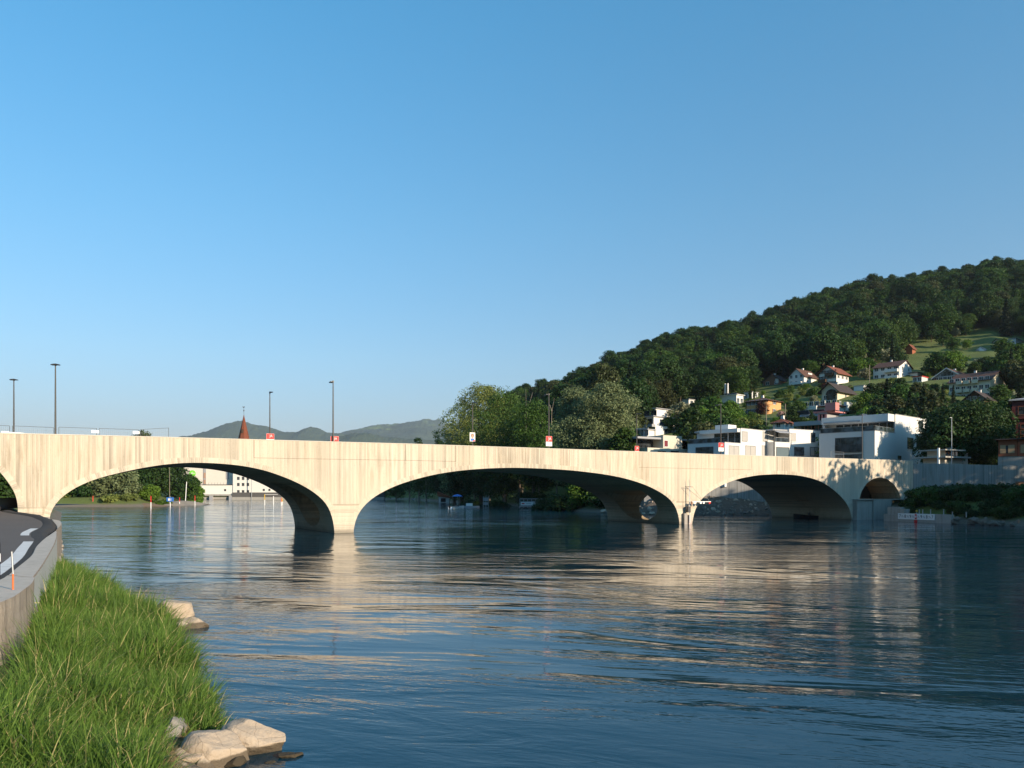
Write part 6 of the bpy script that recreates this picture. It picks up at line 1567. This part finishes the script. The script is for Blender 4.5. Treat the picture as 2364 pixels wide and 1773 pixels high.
L7_ = lamp(1470, 955, far, False, 'street lamp with a red poster beside the silvery willow', -1); L8_ = lamp(1664, 933, near, False, 'street lamp with a red and white poster before the white building', 1)
L9_ = lamp(1787, 975, far, False, 'street lamp without poster in front of the white buildings', -1); L10_ = lamp(1990.5, 957, near, False, 'street lamp before the large white building, rightmost on the bridge', 1)
o = MB().tube([(0, 0, 0), (0, 0, 8.3)], [.07, .05], GALV, 8).box(-.3, .02, -.06, .06, 8.3, 8.36, GALV).build('street_lamp'); o.location = ((2197-HX)/F*133, 133, 8.3); tag(o, 'thin grey lamp standing behind the approach wall before the big dark tree', 'street lamp')
for px_, ty_, Y_ in ((2007.5, 842, 292), (1769, 938, 225), (1813, 932, 222)):
    p = Vector(((px_-HX)/F*Y_, Y_, 0)); p.z = tz(p.x, p.y)
    o = MB().tube([(0, 0, -.5), (0, 0, CH+(HY-ty_)/F*Y_-p.z)], .12, PBARK, 6).build('utility_pole'); o.location = p
    tag(o, {2007.5: 'tall bare pole left of the white balcony house', 1769: 'thin pole in front of the orange house', 1813: 'thin pole in the lawn right of the orange house'}[px_], 'pole')

SKIN = mat('printed_skin', (.60, .36, .26), .7, .05); HAIR = mat('printed_hair', (.16, .10, .06), .7, .1); PGREY = mat('printed_grey', (.5, .5, .48), .7, .1)
def poster(px0, px1, py0, py1, off, side, kind, label):
    pc = (px0+px1)/2; s, q = on_line(pc, off+side*-.16)
    h = (py1-py0)/F*q.y; w = (px1-px0)/F*q.y/ .90; zc0 = CH+(HY-(py0+py1)/2)/F*q.y
    r = tag(empty('poster_board', (q.x, q.y, zc0), BRZ), label, 'poster', 'posters tied to the bridge lamps')
    MB().box(-w/2, w/2, 0, .03, -h/2, h/2, WPAINT).build('board', r)
    if kind == 'ja':
        MB().box(-w/2+.01, w/2-.01, -.006, -.002, -h*.06, h/2-.01, RED).build('red_field', r)
        text('JA', h*.40, WPAINT, r, (w*.12, -.010, h*.24), depth=.003, sx=.9)
        m = MB()
        for k, (a, b0) in enumerate(((-.38, .30), (-.30, .36), (-.38, .10))): m.box(w*a, w*b0, -.006, -.002, -h*(.17+.09*k)-.02, -h*(.17+.09*k)+.02, PGREY)
        m.build('small_print', r)
    elif kind == 'red':
        MB().box(-w/2+.01, w/2-.01, -.006, -.002, -h*.18, h/2-.01, RED).build('red_field', r)
        text('JA', h*.40, WPAINT, r, (w*.10, -.010, h*.22), depth=.003, sx=.9)
        m = MB(); m.box(-w*.36, w*.36, -.006, -.002, -h*.30, -h*.24, PGREY); m.box(-w*.42, w*.30, -.006, -.002, -h*.42, -h*.37, PGREY); m.build('small_print', r)
    else:
        m = MB(); el = lambda cx, cz, a, c, y0, mt: m.prism([(cx+a*math.cos(t), cz+c*math.sin(t)) for t in np.linspace(0, 2*pi, 20)[:-1]], y0-.004, y0, mt)
        el(0, h*.14, w*.30, h*.25, -.002, HAIR); el(0, h*.08, w*.23, h*.21, -.0075, SKIN)
        m.prism([(-w*.40, -h*.44), (w*.40, -h*.44), (w*.34, -h*.22), (w*.12, -h*.13), (-w*.12, -h*.13), (-w*.34, -h*.22)], -.0062, -.002, BLUEP)
        m.prism([(-w*.09, -h*.20), (w*.09, -h*.20), (w*.09, -h*.10), (-w*.09, -h*.10)], -.011, -.0065, SKIN)
        m.box(-w*.19, -w*.03, -.016, -.012, h*.10, h*.15, BLACK); m.box(w*.03, w*.19, -.016, -.012, h*.10, h*.15, BLACK); m.box(-w*.028, w*.028, -.016, -.012, h*.12, h*.13, BLACK)
        m.box(-w*.09, w*.09, -.016, -.012, -h*.04, -h*.015, RED); m.build('portrait_print', r)
        m = MB(); m.box(w*.12, w*.46, -.022, -.018, -h*.47, -h*.36, RED); m.build('red_corner', r)
poster(616, 632, 1001, 1020, far, 1, 'red', 'red poster reading JA, at the lamp next to the church spire'); poster(764, 781.5, 1007, 1027, near, -1, 'red', 'red poster reading JA half sunk behind the parapet, second from left')
poster(1084.5, 1097, 998.5, 1019, far, 1, 'face', 'white poster with a portrait wearing glasses, in front of the left trees'); poster(1260, 1275, 1007, 1030, near, 1, 'ja', 'white-bottomed poster with red JA field in front of the silvery willow')
poster(1465, 1476, 1029.5, 1047, far, 1, 'red', 'red poster reading JA left of the beige building, low behind the parapet'); poster(1657.5, 1672, 1022, 1042, near, 1, 'ja', 'poster with red JA field before the shaded wall of the white building')
FEN = mat('fence_wire', (.20, .22, .24), .5, .1, 3, metal=.5)
# wire fence panels on the bridge, left end
def fence(pa, pb, ta, tb, off, label, name='wire_fence'):
    sa, qa_ = on_line(pa, off); sb_, qb_ = on_line(pb, off); za, zb_ = top_z(sa)-DECK+.15, top_z(sb_)-DECK+.15
    r = tag(empty(name, (qa_.x, qa_.y, za), math.atan2(qb_.y-qa_.y, qb_.x-qa_.x)), label, 'fence', 'site fence panels on the bridge')
    L = (qb_-qa_).length; ha = CH+(HY-ta)/F*qa_.y-za; hb = CH+(HY-tb)/F*qb_.y-za; dz = zb_-za
    b = MB(); b.tube([(0.03, 0, 0), (0.03, 0, ha)], .024, FEN, 6).tube([(L-.03, 0, dz), (L-.03, 0, hb)], .024, FEN, 6).tube([(.03, 0, ha), (L-.03, 0, hb)], .02, FEN, 6).tube([(.03, 0, .15), (L-.03, 0, dz+.15)], .02, FEN, 6); b.build('frame', r)
    b = MB(); n = int(L/.16)
    for i in range(1, n): x = L*i/n; b.tube([(x, 0, dz*i/n+.15), (x, 0, ha+(hb-ha)*i/n)], .006, FEN, 4, caps=False)
    for k in range(1, 5): b.tube([(.03, 0, .15+(ha-.15)*k/5), (L-.03, 0, dz+.15+(hb-dz-.15)*k/5)], .006, FEN, 4, caps=False)
    b.build('mesh', r)
    b = MB(); b.box(-.3, .3, -.12, .12, 0, .14, CONC_P); b.build('foot', r); return r
fence(-60, 23, 980, 983, 3.2, 'wire fence panel cut by the left edge of the picture'); fence(28, 125, 983, 987, 3.2, 'wire fence panel between the two double-armed lamps')
fence(135, 224, 986, 989, 3.2, 'wire fence panel right of the tallest lamp'); fence(228, 321, 989, 992, 3.2, 'wire fence panel before the tree top'); fence(324, 390, 991.5, 988, 3.2, 'wire fence panel at the right end of the row with a raised end')
fence(1918, 1948, 1041, 1044, 3.0, 'short wire fence piece in front of the large white building'); 
for (px, py, w_, lab) in ((219.5, 996.5, 1.0, 'small white sign hanging on the fence right of the tallest lamp'), (314.5, 998.5, .9, 'small white sign hanging on the fence before the tree top')):
    s, q = on_line(px, 3.12); o = MB().box(-w_*.32, w_*.32, -.02, .02, -.13, .13, WPAINT).box(-w_*.22, w_*.22, -.03, -.021, -.03, .03, PGREY).build('fence_sign'); o.location = (q.x, q.y, CH+(HY-py)/F*q.y); o.rotation_euler = (0, 0, BRZ); tag(o, lab, 'sign')
s, q = on_line(30, 2.6); r = tag(empty('white_barrier', (q.x, q.y, top_z(s)-DECK), BRZ), 'white plastic barrier boards at the foot of the leftmost lamp', 'barrier')
b = MB(); b.box(-.75, .75, -.04, .04, 1.0, 1.36, WPAINT, Matrix.Rotation(.04, 4, 'Y')); b.box(-.85, -.3, -.1, -.05, 1.05, 1.42, WPAINT); b.build('boards', r)
b = MB(); b.box(-.6, -.5, -.03, .03, 0, 1.0, GALV); b.box(.5, .6, -.03, .03, 0, 1.0, GALV); b.build('leg', r)
for (px, py, lab) in ((1991, 1050, 'white car roof and hood showing above the parapet before the large building'),):
    pass

# ------------------------------------------------------------------ gauge mast on the third pier
s_, q = on_line(1592, -.55); gm = tag(empty('gauge_mast', (q.x, q.y, 0), BRZ), 'white gauge mast with stays, boom and grey box on the front of the third pier', 'mast')
zf = lambda py: CH+(HY-py)/F*q.y
xf = lambda px: (px-1592)/F*q.y/.86
b = MB(); b.tube([(0, 0, zf(1206)), (0, 0, zf(1124))], .065, WPAINT, 10).tube([(-.0, 0, zf(1124)), (-.1, 0, zf(1106))], .03, GALV, 8); b.build('pole', gm)
b = MB(); b.box(xf(1587)-.1, xf(1587)+.35, -.2, .3, zf(1183), zf(1169), METAL); b.box(xf(1580), xf(1588), .1, .5, -.6, zf(1185), mat('cabinet_grey', (.33, .30, .27), .6, .08)); b.build('cabinet', gm)
b = MB(); b.tube([(xf(1580), 0, zf(1123)), (xf(1599), 0, zf(1124))], .03, METAL, 6); b.build('crosstree', gm)
b = MB(); b.tube([(xf(1580), 0, zf(1123)), (xf(1622), -.4, zf(1157))], .018, METAL, 5).tube([(xf(1599), 0, zf(1123)), (xf(1620), -.3, zf(1152))], .014, METAL, 5).tube([(xf(1630), -.4, zf(1143)), (xf(1640), -.4, zf(1160))], .014, GALV, 5).tube([(xf(1586), 0, zf(1124)), (xf(1584), 0, zf(1175))], .02, METAL, 5); b.build('stays', gm)
b = MB(); b.box(xf(1594), xf(1643), -.42, -.36, zf(1159), zf(1157.5), WPAINT)
b.build('boom', gm)
for i, pxx in enumerate(range(1597, 1643, 8)):
    b = MB(); b.box(xf(pxx), xf(pxx+5), -.44, -.40, zf(1163), zf(1159)-.003, (WPAINT, BLACK, RED)[i % 3] if i > 2 else BLACK if i % 2 else WPAINT); b.build('gauge_plate', gm)
b = MB(); b.box(xf(1592), xf(1595.5), -.3, -.2, zf(1165), zf(1158), BRICK); b.box(xf(1591), xf(1598), .05, .35, -.6, zf(1189), mat('pinkish_panel', (.5, .4, .36), .7, .06)); b.build('side_box', gm)

# ------------------------------------------------------------------ poles in the water
def stake(px, pyb, pyt, label, m1, m2, top=None, w=.10):
    Y = CH*F/(pyb-HY); x = (px-HX)/F*Y; h = (pyb-pyt)/F*Y
    r = tag(empty('channel_marker', (x, Y, 0)), label, 'marker post', 'marker posts standing in the river')
    MB().tube([(0, 0, -1.5), (0, 0, h*.48)], w, m1, 8).build('lower_part', r); MB().tube([(0, 0, h*.48+.003), (0, 0, h)], w, m2, 8).build('upper_part', r)
    if top: MB().tube([(0, 0, h+.003), (0, 0, h*1.12)], w*1.05, top, 8).build('cap', r)
for px, pb, pt, lab in ((214.5, 1169.5, 1145, 'red and white marker post, leftmost in the river under the first arch'), (254.3, 1168.5, 1147, 'red and white marker post before the greyish willow'), (348.3, 1173, 1145, 'red and white marker post before the fresh green bush'), (393, 1170.5, 1148, 'marker post with blue sign colours beside the flagpole'), (414.5, 1167, 1148, 'red and white marker post in front of the yellow hut'), (450, 1167.3, 1144, 'red and white marker post at the tip of the left bank')):
    stake(px, pb, pt, lab, WPAINT, RED if px != 393 else BLUEP, w=.11 if px != 348.3 else .12)
for px, pb, pt, lab, m in ((611, 1166, 1141, 'yellow marker post, leftmost of the frame before the weir', YELLOW), (631.3, 1165.5, 1145, 'white and yellow marker post in the middle before the weir', WPAINT), (649.5, 1167, 1149, 'orange marker post just left of the second pier', ORPAINT), (652.3, 1165, 1151, 'second orange marker post close to the second pier', YELLOW)):
    stake(px, pb, pt, lab, WPAINT, m, w=.13)
Yr = CH*F/30.; r = MB(); r.box((611-HX)/F*Yr, (641-HX)/F*Yr, -.05, .05, 0, .12, WPAINT); o = r.build('marker_rail'); o.location = (0, Yr, CH+(HY-1142)/F*Yr); tag(o, 'white horizontal rail resting on the yellow marker posts', 'rail')
# left bank furniture
p = P(391.5, 1150, 246); o = MB().tube([(0, 0, -.5), (0, 0, 16.5)], [.11, .06], PBARK, 8).build('flagpole'); o.location = (p.x, p.y, 1.2); tag(o, 'tall thin pale pole standing at the left bank tip', 'pole')
p = P(428, 1140, 262); o = MB().tube([(0, 0, -.5), (.4, 0, 6.0)], .12, WPAINT, 8).build('white_post'); o.location = (p.x, p.y, 1.6); tag(o, 'leaning white post right of the yellow hut', 'post')
p = P(421, 1150, 258); hz = tz(p.x, p.y); hu = tag(empty('beach_hut', (p.x, p.y, hz)), 'small yellow and brown hut on the gravel point', 'hut')
MB().box(-1.5, 1.5, -1, 1, -.5, 1.9, mat('tan_wood', (.42, .25, .12), .8, .15)).build('wall', hu); MB().box(-1.8, -.7, -1.3, -1.01, .3, 2.3, YELLOW).build('yellow_board', hu); MB().box(-1.7, 1.7, -1.2, 1.2, 1.903, 2.05, ROOFD).build('roof', hu)
p = P(393, 1152, 240); sb = tag(empty('blue_sign', (p.x, p.y, max(tz(p.x, p.y), 0))), 'blue and white round-ended sign on the left bank', 'sign')
MB().tube([(0, 0, -.5), (0, 0, 3.0)], .05, GALV, 6).build('sign_post', sb); MB().box(-1.1, 1.1, -.08, -.051, 1.4, 2.6, BLUEP).build('panel', sb); MB().box(-.6, .3, -.09, -.081, 1.6, 2.3, WPAINT).build('white_symbol', sb)
# gravel point
v = []; 
gx = np.linspace(-1, 1, 30); GXX, GYY = np.meshgrid(gx, gx); rr2 = np.hypot(GXX, GYY)
cxy = P(432, 1150, 262); Zg = 1.35*np.clip(1-rr2**1.5, -0.4, 1)+.15*vn(GXX*5+3, GYY*5)
GV_ = NT('gravel'); co = GV_.coord(); GV_.base(GV_.mix(GV_.noise(co, 2.0, 6, .7), (.20, .16, .12), (.42, .36, .28))); GV_.rough(.95)
tag(link('gravel_point', np_mesh('gravel_point', np.stack([(cxy.x+GXX*7.5).ravel(), (cxy.y+GYY*14-4).ravel(), Zg.ravel()], 1), grid_faces(30, 30), GV_.m, True)), kind='structure')
BRK = NT('beach'); co = BRK.coord(); BRK.base(BRK.mix(BRK.noise(co, .5, 6, .7), (.13, .085, .05), (.28, .20, .13))); BRK.rough(.95)
c2 = P(300, 1168, 236)
tag(link('river_beach', np_mesh('river_beach', np.stack([(c2.x+GXX*12).ravel(), (c2.y+GYY*5).ravel(), (Zg*.8).ravel()], 1), grid_faces(30, 30), BRK.m, True)), kind='structure')
# railing and walkers' fence under the leftmost arch
p = P(6, 1157, 71); q2 = P(36, 1157, 77)
fr = tag(empty('black_railing', (p.x, p.y, 2.65), math.atan2(q2.y-p.y, q2.x-p.x)), 'black iron railing beside the road under the leftmost arch', 'railing')
Lr = math.hypot(q2.x-p.x, q2.y-p.y)*1.25; b = MB(); b.box(-2, Lr, -.02, .02, .95, 1.0, METAL).box(-2, Lr, -.02, .02, .12, .16, METAL)
for i in range(24): x = -2+(Lr+2)*i/23; b.box(x-.03, x+.03, -.03, .03, 0, 1.05 if i % 3 == 0 else .95, METAL)
b.build('bars', fr)

# ------------------------------------------------------------------ boats, pontoons and stands on the right bank
def boat(px, pyb, L, label, rz, m=WPAINT, name='motor_boat', cat='boat', extra=None):
    Y = CH*F/(pyb-HY); x = (px-HX)/F*Y
    r = tag(empty(name, (x, Y, 0), rz), label, cat); b = MB(); n = 12; v = []; f = []
    for i in range(n+1):
        t = i/n; w = L*.17*math.sin(min(1, (1-t)*1.6+.0)*pi/2)*(0.9+.1*math.cos(t*3)); sh = .45+.28*t*t; k = .12*t
        X = -L/2+L*t; v += [(X, -w, sh), (X, -w*.7, -.25+k), (X, w*.7, -.25+k), (X, w, sh), (X, w*.88, sh), (X, w*.6, .0+k), (X, -w*.6, .0+k), (X, -w*.88, sh)]
    for i in range(n):
        for j in range(8): a = i*8; f.append((a+j, a+(j+1) % 8, a+8+(j+1) % 8, a+8+j))
    f += [(0, 1, 6, 7), (1, 2, 5, 6), (2, 3, 4, 5)]; b.add(v, f, m); b.build('hull', r)
    MB().box(-L*.2, -L*.1, -L*.12, L*.12, .22, .30, WOOD).box(L*.1, L*.18, -L*.10, L*.10, .24, .32, WOOD).build('seat', r)
    if extra: extra(r, L)
    return r
def umb(r, L):
    o = MB().tube([(0, 0, .1), (0, 0, 2.7)], .03, GALV, 6).build('mast', r)
def moto(r, L):
    MB().box(-L/2-.35, -L/2-.02, -.18, .18, .1, .75, BLACK).box(-L/2-.25, -L/2-.1, -.05, .05, -.5, .097, METAL).build('outboard_motor', r)
    MB().box(-.3, 0, -L*.14, L*.14, .5, .95, GLASS).build('windscreen', r)
bb = boat(1055, 1174, 5.2, 'small white boat moored under a blue umbrella by the right bank', .9, extra=moto)
u_ = tag(empty('umbrella', (bb.location.x+.1, bb.location.y+.1, .1)), 'blue umbrella open above the small white boat', 'umbrella')
MB().tube([(0, 0, 0), (0, 0, 3.5)], .03, GALV, 6).build('pole', u_); MB().lathe([(1.35, 3.0), (1.3, 3.04), (.8, 3.35), (.05, 3.55)], BLUEP, 10).build('canopy', u_)
boat(962, 1153.5, 5.0, 'small white boat moored at the far right bank', .2, extra=moto)
def pontoon(px0, px1, pyb, label, box0, box1):
    Y = CH*F/(pyb-HY); r = tag(empty('pontoon', ((px0-HX)/F*Y, Y, 0)), label, 'pontoon'); L = (px1-px0)/F*Y; k = Y/F
    MB().box(0, L, -.6, .6, -.3, .42, GREYP).build('deck', r); MB().box(box0*k, box1*k, -.4, .4, .423, 1.15, WPAINT).build('white_box', r)
pontoon(1068, 1107, 1171.5, 'grey floating pontoon with a white box beside the umbrella boat', 8, 23); pontoon(968, 1000, 1153, 'far grey pontoon with a white box beside the distant boat', 9, 19)
Yh = 330; p = P(1028, 1155, Yh); bh = tag(empty('boathouse', (p.x, p.y-6, 0)), 'small dark boathouse with a reddish sloping roof at the water', 'boathouse')
MB().box(-2.0, 2.2, -1.5, 2, -.5, 2.2, WPAINT).build('wall', bh); MB().box(-1.2, .8, -1.6, -1.503, .2, 1.7, BLACK).build('door', bh); MB().prism([(-2.6, 2.6), (3.8, 1.6), (3.8, 1.85), (-2.6, 4.4)], -2.2, 2.4, REDWOOD).build('roof', bh)
p = P(1122, 1168, 236); sd = tag(empty('wooden_stand', (p.x, p.y-2, 0)), 'narrow grey wooden landing stand between bushes on the right bank', 'stand')
MB().box(-.75, .75, -.3, .3, 1.6, 2.6, GREYP).box(-.75, .75, -.3, .3, .4, 1.2, GREYP).build('boards', sd); b = MB(); [b.box(x, x+.12, -.4, -.31, -1, 3.0, GALV) for x in (-.8, 0, .68)]; b.build('post', sd)
Yp = 205.; p0 = P(1200, 1175, Yp); pf = tag(empty('viewing_platform', (p0.x, p0.y, 0)), 'grey railed platform with a white banner at the water under the middle arch', 'platform')
k = Yp/F; zf = lambda py: CH+(HY-py)/F*Yp
b = MB(); b.box(0, 54*k, -1, 1, zf(1170), zf(1167.5), GREYP); b.build('deck', pf)
b = MB(); [b.box(54*k*i/6-.06, 54*k*i/6+.06, -1.1, -1.003, zf(1179) if i > 3 else zf(1172), zf(1151), GALV) for i in range(7)]; b.box(0, 54*k, -1.1, -1.0, zf(1152.5), zf(1151)+.02, GALV); b.box(0, 54*k, -1.1, -1.0, zf(1157.5), zf(1156.5), GALV); b.build('railing', pf)
bn = tag(empty('banner', (p0.x+.2, p0.y-1.13, zf(1162.5))), 'white banner with red and dark lettering on the platform railing', 'banner')
MB().box(0, 28*k, -.02, .0, -.45, .45, WPAINT).build('cloth', bn)
MB().box(.25, 1.0, -.03, -.021, -.12, .14, RED).build('red_mark', bn)
text('▪ ▪▪▪', .45, BLACK, bn, (2.0, -.025, 0), depth=.002) if False else MB().box(1.3, 2.7, -.03, -.021, -.10, .10, PGREY).build('grey_lettering', bn)
MB().box(28*k, 50*k, -1.14, -1.105, zf(1167), zf(1157.8), PGREY).build('grey_panel', pf)
# dark boat with outboard under the third arch
bd = boat(1866, 1196.5, 4.6, 'dark motor boat with an outboard moored under the third arch', 2.6, m=mat('dark_hull', (.02, .022, .028), .35, .1), extra=moto)

# ------------------------------------------------------------------ rubble slope behind the third arch
rg_ = NT('rubble_ground'); co = rg_.coord(); rg_.base(rg_.mix(rg_.noise(co, 1.6, 7, .75), (.05, .04, .03), (.22, .18, .14))); rg_.rough(.95); rg_.bump(rg_.noise(co, 2.5, 6, .75), .25)
GX, GYg = np.meshgrid(np.linspace(18, 62, 110), np.linspace(137, 158, 60))
Zr_ = terrain(GX, GYg)+.10+.22*vn(GX*2.1, GYg*2.1)
tag(link('rubble_slope', np_mesh('rubble_slope', np.stack([GX.ravel(), GYg.ravel(), Zr_.ravel()], 1), grid_faces(60, 110), rg_.m, True)), kind='structure')
RKB = rockmat('brown_stone', (.13, .11, .09), (.30, .26, .21), .05)
RUB = [rock_mesh('rubble', 400+i, (1, .8, .65), RKB if i % 3 else RK, 7) for i in range(5)]
nr = 0
while nr < 290:
    px = rnd.uniform(1440, 1775); Y = rnd.uniform(139, 154); x = (px-HX)/F*Y
    sd_ = river_sd([x], [Y])[0]
    if not (-.3 < sd_ < 6.8): continue
    s = rnd.uniform(.2, .62)*(1.2 if sd_ < 1 else 1)
    o = link('rubble_stone', RUB[nr % 5]); o.location = (x, Y, tz(x, Y)+.05); o.rotation_euler = (rnd.uniform(0, 6), rnd.uniform(0, 6), rnd.uniform(0, 6)); o.scale = (s, s, s)
    tag(o, 'rough stone in the rubble bank seen through the third arch', 'rock', 'rubble stones on the far right bank'); nr += 1
for i in range(40):
    px = rnd.uniform(2198, 2375); Y = CH*F/(1209.5+(px-2196)*.04-HY); x = (px-HX)/F*Y; x += rnd.uniform(0, 1.2)*.5
    o = link('rubble_stone', RUB[1+(i % 2)]); s = rnd.uniform(.2, .45); o.location = (x, Y+rnd.uniform(0, .9), rnd.uniform(.1, .7)); o.scale = (s, s, s); o.rotation_euler = (rnd.uniform(0, 6), rnd.uniform(0, 6), 0)
    tag(o, 'dark stone at the waterline right of the quay', 'rock', 'waterline stones right of the quay')
for i, (px, Y) in enumerate(((1392, 164), (1405, 163), (1418, 162.5), (1430, 162), (1398, 166), (1442, 160))):
    x = (px-HX)/F*Y; o = link('rubble_stone', RUB[i % 5]); o.location = (x, Y-1, .2); o.scale = (1.0, .8, .8); tag(o, 'pale stone at the waterline left of the third pier', 'rock', 'pale stones beside the third pier')

haze()
